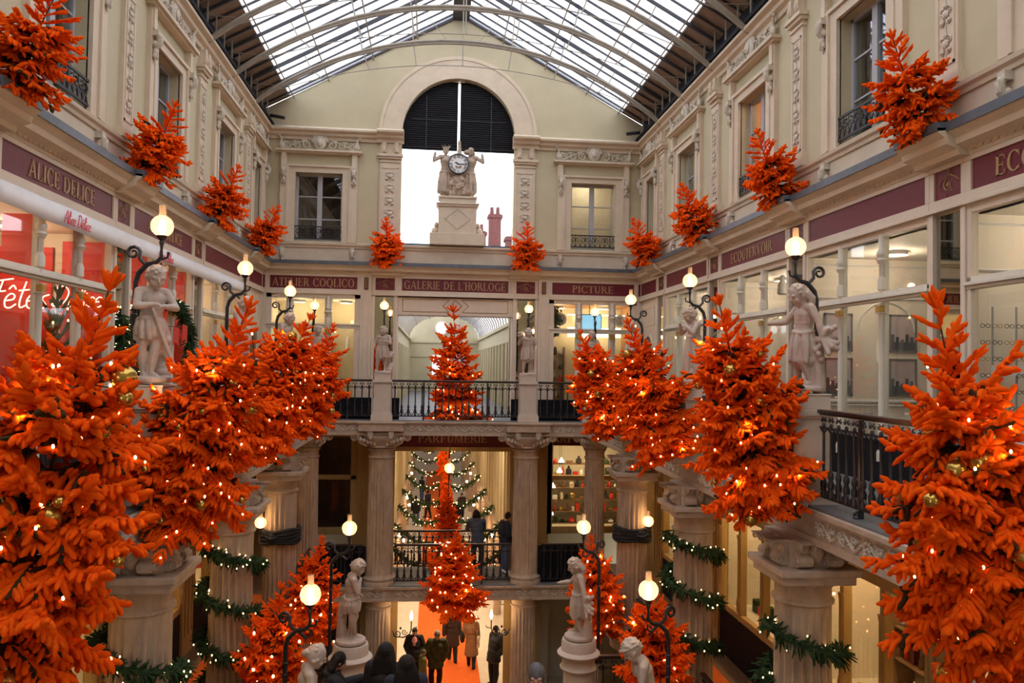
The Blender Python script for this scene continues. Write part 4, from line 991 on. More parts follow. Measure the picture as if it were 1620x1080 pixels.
for i, (x, z) in enumerate(((3.15, 2.92), (4.98, 2.9))):
    t = thing('round_emblem', 'round white emblem with a dark letter in the right end shop, %s of the screen' % ('left' if i == 0 else 'right'), 'emblem', (x, WY + .5, z))
    mb = MB(); mb.lathe([(0, 0), (.19, 0), (.19, .03), (0, .03)], 24, Tm((0, 0, 0), 0, 1, PI / 2), cap=False); mb.build('disc', M['shopcream'], t)
    mb = MB(); [mb.prism([(p[0] * .9, p[1] * .9) for p in q], -.036, -.03) for q in _arc(0, 0, .115, .13, .10, .115, 0, 2 * PI, 20)]; letters(mb, 'A', .12, .16, Tm((0, -.03, 0)), .006); mb.build('letter', M['black'], t)
t = thing('hanging_plant', 'dark green trailing plant in the top corner of the right end shop', 'plant', (2.98, WY + .35, 3.3)); rr = random.Random(2); P = []; D = []; L = []
for i in range(500): z = -rr.random() ** .8 * .85; P.append((rr.gauss(0, .07), rr.gauss(0, .05), z)); D.append(_unit((rr.gauss(0, 1), rr.gauss(0, 1), -.6))); L.append(rr.uniform(.05, .1))
PLANT = (t, P, D, L)
mb = MB(); mb.box(3.6, 5.3, WY + 1.7, WY + 1.75, 2.45, 2.75); tag(mb.build('lit_menu_board', M['tube']), 'long glowing light box over the counter of the right end shop', 'light box')
mb = MB(); mb.box(3.5, 5.3, WY + 1.2, WY + 1.24, 3.1, 3.13); tag(mb.build('strip_light', M['tube']), 'thin strip light near the ceiling of the right end shop', 'ceiling light')
for i, (x, w_) in enumerate(((-4.95, .42), (-3.1, .5))):
    mb = MB(); mb.box(x, x + w_, WY + 3.1, WY + 3.16, 1.35, 2.25); tag(mb.build('daylit_back_window', MATS['daylit_pane']), 'bright back window inside the left end shop, %s one' % ('left' if i == 0 else 'right'), 'window', None, 'structure')
for i, x in enumerate((-4.15, 3.2, 4.4)):
    t = thing('display_rack', 'rack of small dark goods inside the %s end shop%s' % ('left' if x < 0 else 'right', '' if x < 0 else (', left part' if x < 4 else ', right part')), 'rack', (x, WY + 2.2, .03)); mb = MB()
    for z in (.5, .95, 1.4, 1.85): mb.box(-.35, .35, -.12, .12, z - .02, z)
    for a in (-.36, .36): mb.box(a - .02, a + .02, -.12, .12, 0, 2.1)
    mb.build('shelf_frame', M['shopbrown'], t); rr = random.Random(i)
    for z in (.5, .95, 1.4, 1.85):
        for q in range(4):
            mb = MB(); h = rr.uniform(.12, .3); mb.lathe([(.05, 0), (.07, .04), (.06, h * .6), (.03, h)], 8); o = mb.build('bottle', rr.choice([M['shopbrown'], M['gold'], M['red'], M['winframe'], M['black'], M['green']])); o.location = (x - .26 + q * .17, WY + 2.2, z + .035)
            tag(o, 'small bottle on the rack inside the %s end shop%s' % ('left' if x < 0 else 'right', '' if x < 0 else (', left rack' if x < 4 else ', right rack')), 'bottle', 'bottles on the end shop rack %s' % ['left', 'right inner', 'right outer'][i])
# ------------------------------------------------------------------ firs: fuzzy flocked twigs as one foliage mesh, plus a trunk
def finger_mesh(name, P, D, L, Rd, B, mi, mats, segs=6, rings=6, seed=1, needles=0):
    """many tapered fuzzy twigs at once. P start, D unit direction, L length, Rd radius, B bend vector (end displacement)"""
    rg = np.random.default_rng(seed); n = len(P)
    P, D, B = np.array(P, float), np.array(D, float), np.array(B, float); L = np.array(L, float); Rd = np.array(Rd, float)
    t = np.linspace(0, 1, rings); prof = np.interp(t, [0, .1, .3, .75, .93, 1], [.6, .9, 1, .98, .82, .5])
    up = np.tile(np.array([0, 0, 1.]), (n, 1)); A = np.cross(D, up); ln = np.linalg.norm(A, axis=1, keepdims=True)
    A = np.where(ln < .05, np.array([1., 0, 0]), A / np.maximum(ln, 1e-6)); A /= np.linalg.norm(A, axis=1, keepdims=True); Bn = np.cross(D, A)
    cen = P[:, None, :] + D[:, None, :] * (L[:, None] * t)[:, :, None] + B[:, None, :] * (t ** 2)[None, :, None]
    a = np.arange(segs) * 2 * np.pi / segs
    rad = Rd[:, None, None] * prof[None, :, None] * rg.uniform(.68, 1.22, (n, rings, segs))
    ring = cen[:, :, None, :] + rad[..., None] * (A[:, None, None, :] * np.cos(a)[None, None, :, None] + Bn[:, None, None, :] * np.sin(a)[None, None, :, None])
    tip = (P + D * (L + Rd * .5)[:, None] + B)[:, None, :]
    V = np.concatenate([ring.reshape(n, -1, 3), tip], axis=1); nv = rings * segs + 1
    q = []
    for i in range(rings - 1):
        for k_ in range(segs): k2 = (k_ + 1) % segs; q.append((i * segs + k_, i * segs + k2, (i + 1) * segs + k2, (i + 1) * segs + k_))
    q = np.array(q); tr = np.array([((rings - 1) * segs + k_, (rings - 1) * segs + (k_ + 1) % segs, nv - 1) for k_ in range(segs)])
    off = (np.arange(n) * nv)
    Q = (q[None] + off[:, None, None]).reshape(-1, 4); Tt = (tr[None] + off[:, None, None]).reshape(-1, 3)
    mi = np.array(mi, np.int32); V = V.reshape(-1, 3); mis = [np.repeat(mi, len(q)), np.repeat(mi, len(tr))]
    if needles:
        m_ = n * needles; fi = np.repeat(np.arange(n), needles); tt = rg.uniform(.05, 1.02, m_); aa = rg.uniform(0, 2 * np.pi, m_)
        rad_ = A[fi] * np.cos(aa)[:, None] + Bn[fi] * np.sin(aa)[:, None]; rr_ = Rd[fi] * np.interp(tt, [0, .1, .3, .75, .93, 1], [.6, .9, 1, .98, .82, .5])
        c_ = P[fi] + D[fi] * (L[fi] * tt)[:, None] + B[fi] * (tt ** 2)[:, None]; b0 = c_ + rad_ * (rr_ * .7)[:, None]; tn = np.cross(rad_, D[fi]) * .0032
        tip_ = b0 + (rad_ * .8 + D[fi] * rg.uniform(.3, .9, m_)[:, None]) * (rg.uniform(.5, 1., m_) * rr_ * .62)[:, None]
        NV = np.stack([b0 - tn, b0 + tn, tip_], axis=1).reshape(-1, 3); base = len(V); Tt = np.concatenate([Tt, (base + np.arange(m_ * 3)).reshape(-1, 3)]); V = np.concatenate([V, NV]); mis.append(mi[fi])
    me = bpy.data.meshes.new(name); me.vertices.add(len(V)); me.vertices.foreach_set('co', V.reshape(-1))
    nl = Q.size + Tt.size; me.loops.add(nl); me.loops.foreach_set('vertex_index', np.concatenate([Q.reshape(-1), Tt.reshape(-1)]).astype(np.int32))
    np_ = len(Q) + len(Tt); me.polygons.add(np_)
    ls = np.concatenate([np.arange(len(Q)) * 4, Q.size + np.arange(len(Tt)) * 3]).astype(np.int32); me.polygons.foreach_set('loop_start', ls)
    me.polygons.foreach_set('material_index', np.concatenate(mis).astype(np.int32))
    for m in mats: me.materials.append(m)
    me.update(calc_edges=True); me.polygons.foreach_set('use_smooth', [True] * np_); me.validate()
    return me
def unit(v): v = np.array(v, float); return v / max(1e-9, np.linalg.norm(v))
def make_fir(key, H, R, seed, fr=.0235, fl=.145, dens=1., whorl=.115, leader=.42, green=.12, tips=None, full=.55, rings=6, segs=6, needles=0):
    """returns foliage mesh, trunk mesh, outer anchor points"""
    rg = random.Random(seed); P = []; D = []; L = []; Rr = []; B = []; MI = []; anchors = []; trunk = MB()
    bend = rg.uniform(-.05, .05) * H, rg.uniform(-.05, .05) * H
    def tp(z): f = (z / H) ** 2; return np.array([bend[0] * f, bend[1] * f, z])
    def fing(p, d, l, r, b=(0, 0, 0), mi=0): P.append(p); D.append(unit(d)); L.append(l); Rr.append(r); B.append(b); MI.append(mi)
    trunk.tube([tuple(tp(H * i / 12.)) for i in range(13)], [max(.007, .03 * H / 2.4 * (1 - i / 13.)) for i in range(13)], 6)
    z = .04 * H; wi = 0
    while z < H - leader * .35:
        f = z / H; base = R * (min(1., (1 - f) / full) ** .85) * (.82 + .18 * min(1, f / .12))
        nb = max(4, int(round((7.5 if f < .6 else 6) * dens))); a0 = rg.uniform(0, 6.28)
        top = z > H - leader * 1.5
        if top: nb = 3 if rg.random() < .6 else 4; base = max(fl * 1.1, base * .95) * rg.uniform(.8, 1.25)
        for b in range(nb):
            az = a0 + 2 * PI * b / nb + rg.uniform(-.25, .25); Lb = base * rg.uniform(.62, 1.22) + .03
            el0 = -.28 + .95 * f + rg.uniform(-.22, .26)
            h = np.array([math.cos(az), math.sin(az), 0.]); s0 = tp(z + rg.uniform(-.03, .03)); side = np.array([-h[1], h[0], 0.])
            droop = rg.uniform(.14, .34) * (1 - f) * Lb; curl = rg.uniform(.05, .16) * Lb
            def bp(s): return s0 + h * Lb * s * math.cos(el0) + np.array([0, 0, Lb * s * math.sin(el0) - droop * s * s + curl * s ** 4])
            if top:
                dd = unit(h * math.cos(el0 + .1) + np.array([0, 0, math.sin(el0 + .1)])); fing(s0, dd, Lb, fr * .75, (0, 0, .02)); anchors.append(s0 + h * Lb * .7 + np.array([0, 0, .03]))
                for q_ in range(1, int(Lb / .07)):
                    for sg in (-1, 1):
                        if rg.random() < .8: fing(s0 + dd * q_ * .07, dd * .9 + side * sg * .85 + np.array([0, 0, rg.uniform(-.1, .35)]), min(fl, (Lb - q_ * .06)) * .85, fr * .8)
                continue
            trunk.tube([tuple(bp(s)) for s in (0, .3, .6, .85)], [.010, .008, .006, .004], 4)
            s = .20; k = 0; step = (.050 if Lb > .3 else .044) / Lb / dens
            while s < .97:
                p = bp(s); rem = (1 - s) * Lb
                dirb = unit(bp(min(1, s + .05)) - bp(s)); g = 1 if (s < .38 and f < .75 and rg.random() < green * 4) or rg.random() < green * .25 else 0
                for sg in (-1, 1):
                    if rg.random() < .08: continue
                    fwd = rg.uniform(.75, 1.15); tl = min(fl * rg.uniform(.75, 1.15), .05 + rem * .9)
                    d = unit(dirb * fwd + side * sg * rg.uniform(.7, 1.1) + np.array([0, 0, rg.uniform(-.6, .12) if f < .75 else rg.uniform(-.2, .25)]))
                    if rem > .26 and k % 2 == 0 and s < .62:      # side branch with its own twigs
                        sl = rem * rg.uniform(.5, .75); q0 = p
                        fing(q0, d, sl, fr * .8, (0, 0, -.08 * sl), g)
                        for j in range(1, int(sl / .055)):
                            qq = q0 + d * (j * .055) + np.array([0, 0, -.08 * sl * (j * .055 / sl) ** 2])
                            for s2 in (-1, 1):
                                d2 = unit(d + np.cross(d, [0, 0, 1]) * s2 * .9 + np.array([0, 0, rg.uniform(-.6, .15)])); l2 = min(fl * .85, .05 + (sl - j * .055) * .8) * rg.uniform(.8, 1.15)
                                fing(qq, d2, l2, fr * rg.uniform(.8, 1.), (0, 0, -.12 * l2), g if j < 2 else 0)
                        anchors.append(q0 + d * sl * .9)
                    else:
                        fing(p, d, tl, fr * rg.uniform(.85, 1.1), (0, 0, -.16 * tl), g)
                if rg.random() < .35: fing(p, dirb * .8 + np.array([0, 0, .8]), fl * .5, fr * .8, (0, 0, 0), g)
                s += step; k += 1
            e = bp(.93); fing(e, unit(bp(1.) - bp(.9)), fl * .8, fr, (0, 0, .01)); anchors.append(bp(.98)); anchors.append(bp(.7) + np.array([0, 0, .02]))
        z += whorl * rg.uniform(.75, 1.25) * (1 if not top else 1.35)
    e = tp(H * .97); fing(e, (bend[0], bend[1], H * .6), fl * 1.1, fr * .85)
    for b in range(4): a = b * 1.57 + .4; fing(tp(H * .975), (math.cos(a) * .75, math.sin(a) * .75, 1), fl * .95, fr * .85)
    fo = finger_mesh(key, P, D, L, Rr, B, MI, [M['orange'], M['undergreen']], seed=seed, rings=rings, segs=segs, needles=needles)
    tb = trunk.build('trunk', M['bark'], smooth=True); tm = tb.data; bpy.data.objects.remove(tb)
    return fo, tm, [Vector(a) for a in anchors], H
# shared bulb and bauble meshes
def mesh_of(mb, mat, smooth=True, mats=None):
    o = mb.build('tmp', mat, smooth=smooth, mats=mats); me = o.data; bpy.data.objects.remove(o); return me
mb = MB(); mb.ball((0, 0, 0), (.009, .009, .013), 6, 5); BULB = mesh_of(mb, M['bulb']); BULB.name = 'bulb'
mb = MB(); mb.ball((0, 0, 0), (1, 1, 1), 18, 12); mb.cur = 1; mb.lathe([(.2, .95), (.2, 1.12), (.08, 1.14), (.05, 1.3)], 8)
BAUB = mesh_of(mb, M['bauble'], True, [M['bauble'], M['gold']]); BAUB.name = 'bauble'
def place_fir(var, loc, tilt, spin, label, group=None, bulbs=0, baubles=0, s=1., desc='', seed=1, bscale=1., mount=None, bulb_s=1., glow=1.):
    fo, tm, an, H = var; rg = random.Random(seed)
    t = thing('orange_fir', label, 'fir tree', loc, 0, group)
    Rm = Matrix.Rotation(tilt[1], 4, 'Y') @ Matrix.Rotation(tilt[0], 4, 'X') @ Matrix.Rotation(spin, 4, 'Z')
    sv = s if isinstance(s, tuple) else (s, s, s); s = sv[2]
    t.rotation_euler = Rm.to_euler(); t.scale = sv
    o = bpy.data.objects.new('foliage', fo); C.objects.link(o); o.parent = t
    o = bpy.data.objects.new('trunk', tm); C.objects.link(o); o.parent = t
    MW = Matrix.Translation(loc) @ Rm @ Matrix.Diagonal((*sv, 1))
    if mount:
        mb = MB(); mb.tube([mount[0], mount[1], loc], .022, 6); mb.box(mount[0][0] - .05, mount[0][0] + .05, mount[0][1] - .05, mount[0][1] + .05, mount[0][2] - .05, mount[0][2] + .05)
        b = mb.build('mounting_bracket', M['iron']); b.parent = t; b.matrix_parent_inverse = MW.inverted()
    pts = [MW @ a for a in an]; eye = Vector((-.64, 0, 1.53))
    def facing(p): c_ = Vector(loc); return (p - c_).xy.dot((eye - c_).xy) > -.1 * (p - c_).xy.length
    cand = [p for p in pts if facing(p)]
    if bulbs:
        fl = thing('fairy_lights', 'warm white fairy lights on the %s' % desc, 'fairy lights', tuple(loc))
        pick = rg.sample(cand, min(bulbs, len(cand))); cz = sorted(pick, key=lambda p: p.z)
        mb = MB(); ax = MW @ Vector((0, 0, 0)); path = []
        turns = 7; nn = turns * 12
        tv = (MW @ Vector((0, 0, H))) - (MW @ Vector((0, 0, 0)))
        order = sorted(pick, key=lambda p: (round((p - ax).dot(tv) / tv.length_squared * 9), math.atan2(p.y - ax.y, p.x - ax.x)))
        for a, b in zip(order[:-1], order[1:]):
            if (b - a).length < .45 * s: 
                mid = (a + b) / 2; mid.z -= .03; mb.tube([a - Vector(loc), mid - Vector(loc), b - Vector(loc)], .0035, 4)
        mb.tube([MW @ Vector((.02, 0, H * .2 * i)) - Vector(loc) for i in range(5)], .004, 4)
        mb.build('cable', M['cable'], fl)
        for p in rg.sample(pick, min(len(pick), 5 if s > .9 else 3)):       # the glow of the string itself
            ld = bpy.data.lights.new('string_glow', 'POINT'); ld.energy = 2.4 * glow; ld.color = (1, .60, .26); ld.shadow_soft_size = .03
            lo = bpy.data.objects.new('string_glow', ld); C.objects.link(lo); lo.parent = fl; lo.location = p - Vector(loc) + Vector((0, -.03, .02))
        for p in pick:
            o = bpy.data.objects.new('bulb', BULB); C.objects.link(o); o.parent = fl; q = p - Vector(loc) + Vector((0, -.01, .015)); o.location = q; o.scale = (bulb_s,) * 3
    if baubles:
        pick = rg.sample(cand, min(baubles, len(cand)))
        for i, p in enumerate(pick):
            r = rg.choice([.030, .034, .038, .045, .07] if i % 6 else [.075]) * bscale
            o = bpy.data.objects.new('gold_bauble', BAUB); C.objects.link(o); o.location = (p.x, p.y, p.z - r - .02); o.scale = (r, r, r)
            tag(o, 'shiny gold bauble hanging in the %s' % desc, 'bauble', 'gold baubles on the %s' % desc)
    return t
FA = make_fir('foliage_a', 2.45, .70, 11, rings=8, segs=7, needles=34)
FB = make_fir('foliage_b', 2.45, .68, 23, whorl=.12, rings=8, segs=7, needles=34)
FS = make_fir('foliage_small', 1.12, .40, 5, fr=.0205, fl=.115, whorl=.08, leader=.30, dens=.95)
FC = make_fir('foliage_tall', 2.6, .80, 31, fr=.025, fl=.16, whorl=.13, dens=.9, full=.95, green=.05, leader=.35)
FD = make_fir('foliage_broad', 2.2, .84, 37, fr=.025, fl=.17, whorl=.125, dens=.9, full=.7, green=.05, leader=.3)
TL = .32
trees = [  # side, y, variant, tilt, z, names
    ('L', 4.75, FB, 0.0, 'big orange fir filling the left edge'), ('R', 4.75, FA, .05, 'big orange fir filling the right edge'),
    ('L', 8.6, FA, 0, 'orange fir on the left balcony by the first column'), ('R', 8.55, FB, 0, 'orange fir on the right balcony by the first column'),
    ('L', 12.4, FB, 0, 'orange fir on the left balcony, second behind the first'), ('R', 12.4, FA, 0, 'orange fir on the right balcony, second behind the first'),
    ('L', 16.3, FA, 0, 'farthest orange fir on the left balcony'), ('R', 16.3, FB, 0, 'farthest orange fir on the right balcony')]
for i, (sd, y, var, dt, nm) in enumerate(trees):
    sg = 1 if sd == 'R' else -1
    x = sg * (3.10 if i < 2 else 3.33 if sg < 0 else 3.18); zb = (-.34, -.34, -.06, .06, .22, .22, .22, .22)[i]
    nb = 60 if i < 6 else 36
    place_fir(var, (x, y, zb), (0, -sg * (TL if i > 1 else .22)), 1.3 * i + .5, nm, None, nb, (26, 26, 20, 18, 14, 14, 9, 9)[i], (.84, .84, .98) if i < 2 else (.92, .92, .95) if i < 4 else (.90, .90, .88), nm, 40 + i, mount=((sg * 3.56, y, zb - .05), (sg * 3.4, y, zb - .06)), bulb_s=(1, 1, 1.15, 1.15, 1.35, 1.35, 1.6, 1.6)[i])
# small firs on the shop cornice
for sd in 'LR':
    sg = 1 if sd == 'R' else -1
    for i, y in enumerate(BAY[2:]):
        place_fir(FS, (sg * 5.12, y, 4.42), (.12, -sg * .42), i * 1.7 + (3 if sg > 0 else 0), 'small orange fir on the %s shop cornice, %s from the viewer' % (SIDE[sd], NM[i]), None, s=1.02, mount=((sg * 5.3, y, 4.34), (sg * 5.2, y, 4.36)), desc='', seed=i)
for sg in (-1, 1):
    place_fir(FS, (sg * 1.98, WY - .42, 4.38), (.3, 0), 2. + sg, 'small orange fir on the end cornice, %s of the clock' % ('left' if sg < 0 else 'right'), None, s=1.05, mount=((sg * 1.98, WY - .3, 4.32), (sg * 1.98, WY - .38, 4.34)), desc='')
# firs on the axis and on the middle level
place_fir(FC, (.02, 21.95, 0.02), (0, 0), .3, 'tall orange fir in the middle of the end gallery behind the railing', None, 45, 12, 1.18, 'tall fir in the end gallery', 71, mount=((.02, 21.95, 0.0), (.02, 21.95, .01)), bulb_s=1.9)
place_fir(FD, (-.02, 20.55, -4.72), (.1, 0), 1.3, 'orange fir hung on the front of the middle end balcony', None, 60, 0, (.97, .97, .86), 'fir on the middle end balcony', 72, mount=((-.02, 20.98, -4.6), (-.02, 20.8, -4.7)), bulb_s=2.1)
place_fir(FD, (-.30, 22.74, -4.5), (.05, 0), 2.3, 'orange fir hung on the back railing of the middle end gallery', None, 14, 0, .5, 'fir on the back railing', 73, mount=((-.30, 22.95, -4.34), (-.30, 22.85, -4.4)), bulb_s=2.1)
for i, (x, y, z, s_, nm) in enumerate(((-2.95, 15.9, -3.80, .76, 'orange fir on the left stair side, farther one'), (-2.9, 11.8, -3.7, .80, 'orange fir on the left stair side, nearer one'),
                                       (2.85, 15.9, -3.80, .76, 'orange fir on the right stair side, farther one'), (2.9, 11.8, -3.7, .80, 'orange fir on the right stair side, nearer one'))):
    sg = 1 if x > 0 else -1
    place_fir(FB if i % 2 else FA, (x, y, z), (0, -sg * .12), i * 2.1, nm, None, 30, 0, s_, nm, 80 + i, mount=((sg * 3.5, y, z - .1), (sg * 3.2, y, z - .08)), bulb_s=2.)
for i, (y, z, s_) in enumerate(((25.2, -3.95, (.62, .62, .58)), (30, -3.4, (.36, .36, .8)), (37, -3.4, (.4, .4, 1.1)))):
    place_fir(FC, (-.05, y, z), (0, 0), i, 'orange fir hung on the axis of the far stair hall, %s from the viewer' % NM[i], None, 0, 0, s_, '', 90 + i, mount=((-.05, y, -.45), (-.05, y, z + 1.)))
for j, (z, x) in enumerate(((2.55, .03), (1.62, .1))):        # pale paper stars on the tall fir
    mb = MB()
    for i in range(9):
        a = 2 * PI * i / 9
        mb.prism([(.03 * math.cos(a + .35), .03 * math.sin(a + .35)), (.17 * math.cos(a), .17 * math.sin(a)), (.19 * math.cos(a), .19 * math.sin(a)), (.17 * math.cos(a + .12), .17 * math.sin(a + .12)), (.03 * math.cos(a + .35), .03 * math.sin(a + .35) + .001)][:4], -.01, .01)
    mb.ball((0, 0, 0), (.04, .02, .04), 8, 6)
    o = mb.build('snowflake_star', M['white']); o.location = (x, 21.95 - (.22 if j == 0 else .48), z); tag(o, 'white snowflake star on the tall end gallery fir, %s one' % ('upper' if j == 0 else 'lower'), 'star ornament')

# ------------------------------------------------------------------ green garlands with bulbs
def garland(pts, r, name, label, seed=1, bulbs=24, dens=1., bs=1.3, group=None, cat='garland'):
    rg = random.Random(seed); pts = [np.array(p, float) for p in pts]; P = []; D = []; L = []; Rr = []; B = []; A = []
    for a, b in zip(pts[:-1], pts[1:]):
        d = b - a; ln = np.linalg.norm(d); n = max(1, int(ln / .006 * dens)); d = d / max(ln, 1e-6)
        for i in range(n):
            p = a + (b - a) * rg.random(); v = unit([rg.gauss(0, 1) for _ in range(3)]); v = unit(v - d * v.dot(d) * .6 + d * .35)
            P.append(p); D.append(v); L.append(r * rg.uniform(.8, 1.5)); Rr.append(r * .11); B.append((0, 0, -r * .25)); A.append(p + v * r * 1.05)
    me = finger_mesh('needles', P, D, L, Rr, B, [0] * len(P), [M['green']], segs=5, rings=4, seed=seed)
    o = bpy.data.objects.new('needles', me); C.objects.link(o)
    t = thing(name, label, cat, (0, 0, 0), 0, group); o.parent = t
    mb = MB(); mb.tube([tuple(p) for p in pts], r * .3, 5); mb.build('core_rope', M['green'], t)
    eye = np.array([-.64, 0, 1.53]); c = sum(pts) / len(pts)
    cand = [a for a in A if (a - c)[:2].dot((eye - c)[:2]) > -.02] or A
    for p in rg.sample(cand, min(bulbs, len(cand))):
        b = bpy.data.objects.new('bulb', BULB); C.objects.link(b); b.parent = t; b.location = tuple(p); b.scale = (bs,) * 3
    return t
def wrap(cx, cy, r, z0, z1, turns, a0, n=60): return [(cx + r * math.cos(a0 + 2 * PI * turns * i / n), cy + r * math.sin(a0 + 2 * PI * turns * i / n), z0 + (z1 - z0) * i / n) for i in range(n + 1)]
for sd, y, nm in (('L', 8.7, 'left first column'), ('L', 12.5, 'left second column'), ('R', 8.7, 'right first column'), ('R', 12.5, 'right second column')):
    sg = 1 if sd == 'R' else -1
    garland(wrap(sg * PX, y, .44, -1.15 if y > 9 else -1.35, -4.2, 4.2, 2.6 if sg < 0 else 3.0), .115, 'lit_garland', 'green garland with warm lights spiralling down the %s' % nm, seed=int(y) + sg, bulbs=80, bs=.9 if y < 9 else 1.1)
# swags between the sides and the middle of the far stair hall
for i, y in enumerate((24.3, 27.5, 31, 35, 39.5, 44.5, 50, 56)):
    for sg in (-1, 1):
        za = -4.0; sag = .5
        pts = [(sg * (1.85 - 1.75 * k_ / 12.), y, za - .3 * k_ / 12. - sag * math.sin(PI * (k_ / 12.) * .9)) for k_ in range(13)]
        garland(pts, .17 if i < 5 else .14, 'lit_garland', 'green lit garland swag on the %s of the far stair hall, %s' % ('left' if sg < 0 else 'right', ['at the back railing', 'second', 'third', 'fourth', 'fifth', 'sixth', 'seventh', 'farthest'][i]), seed=200 + i * 2 + sg, bulbs=16, dens=.4, bs=1.4 + i * .15)
fo_ = finger_mesh('leaves', PLANT[1], PLANT[2], PLANT[3], [.014] * len(PLANT[1]), [(0, 0, -.02)] * len(PLANT[1]), [0] * len(PLANT[1]), [M['green']], 5, 4, 3); o = bpy.data.objects.new('leaves', fo_); C.objects.link(o); o.parent = PLANT[0]
# left shop: a small green tree and a garlanded doorway with red bunting
t = thing('green_christmas_tree', 'green christmas tree with lights and baubles inside the left shop window', 'christmas tree', (-6.08, 12.0, .1))
gm_ = FS[0].copy(); gm_.materials.clear(); gm_.materials.append(M['green']); gm_.materials.append(M['green'])
o = bpy.data.objects.new('foliage', gm_); C.objects.link(o); o.parent = t; o.scale = (1.15, .8, 2.1)
mb = MB(); mb.tube([(0, 0, -.08), (0, 0, 2.3)], [.03, .01], 6); mb.build('trunk', M['bark'], t); mb = MB(); mb.lathe([(.14, -.08), (.18, .1), (.17, .12)], 12); mb.build('pot', M['red'], t)
rr = random.Random(3)
for p in rr.sample([a for a in FS[2] if a.y < .1], 36): b = bpy.data.objects.new('bulb', BULB); C.objects.link(b); b.parent = t; b.location = (p.x * 1.15, p.y * .8 - .03, p.z * 2.1); b.scale = (1.5,) * 3
pts = [(-5.38, 12.95, .1), (-5.38, 12.95, 1.6), (-5.38, 13.05, 2.1), (-5.38, 13.4, 2.5), (-5.38, 14.1, 2.62), (-5.38, 15.3, 2.5), (-5.38, 15.85, 2.1), (-5.38, 16.0, 1.5), (-5.38, 16.0, .1)]
garland(pts, .13, 'lit_garland', 'green lit garland arched round the left shop doorway', seed=301, bulbs=80, dens=1.4, bs=1.4)
garland([(-5.36, 12.55, 2.2), (-5.36, 12.55, .1)], .12, 'lit_garland', 'green lit garland hanging down the mirrored pier of the left shop', seed=302, bulbs=30, dens=1.2, bs=1.4)
for i in range(5):
    y = 13.35 + i * .5; z = 2.22 - .13 * math.sin(PI * (i + .5) / 5)
    mb = MB(); mb.prism([(-.15, 0), (.15, 0), (.15, -.34), (0, -.27), (-.15, -.34)], -.004, .004); o = mb.build('red_pennant', M['red']); o.location = (-5.3, y, z); o.rotation_euler = (0, .06, PI / 2)
    tag(o, 'red pennant of the bunting across the left shop doorway', 'pennant', 'red bunting pennants')
mb = MB(); mb.tube([(-5.3, 13.0, 2.3), (-5.3, 13.6, 2.15), (-5.3, 14.2, 2.1), (-5.3, 15.2, 2.15), (-5.3, 15.9, 2.3)], .006, 4); tag(mb.build('bunting_cord', M['cable']), 'thin cord that carries the red pennants', 'cord')
# ------------------------------------------------------------------ cast iron railings
def baluster_mesh(h):
    mb = MB(); r = .016
    mb.lathe([(.034, .10), (.034, .14), (.02, .16), (.036, .21), (.04, .25), (.022, .30), (.034, .33), (.03, .37), (r, .40), (r, h - .24), (.024, h - .23), (.024, h - .19)], 8)
    for sg in (-1, 1): mb.tube([(sg * .078, 0, .09), (sg * .070, 0, .15), (sg * .03, 0, .20), (0, 0, .21)], .012, 4)
    # scrolled frieze under the handrail
    for sg in (-1, 1): mb.tube(to_y(spiral(sg * .04, h - .10, .032, 1.1, PI / 2, sg, 8), 0), .009, 4)
    mb.ball((0, 0, h - .16), (.026, .02, .03), 6, 4); mb.tube([(-.08, 0, h - .19), (-.04, 0, h - .225), (0, 0, h - .18), (.04, 0, h - .225), (.08, 0, h - .19)], .010, 4)
    return mesh_of(mb, M['iron'])
BAL = baluster_mesh(1.05); BAL.name = 'baluster'
def railing(p0, p1, z, label, st=.16, group=None):
    d = Vector((p1[0] - p0[0], p1[1] - p0[1], 0)); L = d.length; ang = math.atan2(d.y, d.x)
    t = thing('iron_railing', label, 'railing', (p0[0], p0[1], z), ang, group)
    mb = MB(); mb.box(0, L, -.045, .045, 1.03, 1.065); mb.build('handrail', M['handrail'], t, bevel=.012)
    mb = MB(); mb.box(0, L, -.022, .022, 1.005, 1.03); mb.box(0, L, -.018, .018, .085, .115); mb.box(0, L, -.012, .012, .86, .875); mb.build('flat_rail', M['iron'], t)
    n = max(2, int(L / st)); s = L / n
    for i in range(n):
        b = bpy.data.objects.new('baluster', BAL); C.objects.link(b); b.parent = t; b.location = ((i + .5) * s, 0, 0)
    m_ = 1 if L < 2.2 else 2 if L < 4.5 else 3
    for i in range(m_):
        x = L * (i + .5) / m_
        mb = MB(); mb.box(x - .022, x + .022, -.022, .022, .0, 1.0); mb.tube([(x, 0, .1), (x, -.07, .05), (x, -.05, 0)], .015, 5); mb.ball((x, -.05, .015), (.035, .035, .02), 6, 4); mb.build('support_post', M['iron'], t)
    return t
YR = [.95] + PY + [FY]
for i in range(5):
    a, b = YR[i] + .24, YR[i + 1] - (.24 if i < 4 else .2)
    railing((3.72, b), (3.72, a), .025, 'black iron railing of the right upper balcony, span %s' % posn[i + 1])
    railing((-3.72, a), (-3.72, b), .025, 'black iron railing of the left upper balcony, span %s' % posn[i + 1])
    if i > 0:
        a, b = YR[i] + .38, YR[i + 1] - (.38 if i < 4 else .3)
        railing((3.68, b), (3.68, a), ZM + .025, 'black iron railing of the right middle gallery, span %s' % posn[i + 1])
        railing((-3.68, a), (-3.68, b), ZM + .025, 'black iron railing of the left middle gallery, span %s' % posn[i + 1])
for j, (x0, x1, w_) in enumerate(((-3.5, -2.2, 'left'), (-1.7, 1.7, 'middle'), (2.2, 3.5, 'right'))):
    railing((x0, FY + .1), (x1, FY + .1), .025, 'black iron railing of the upper end gallery, %s span' % w_, .175)
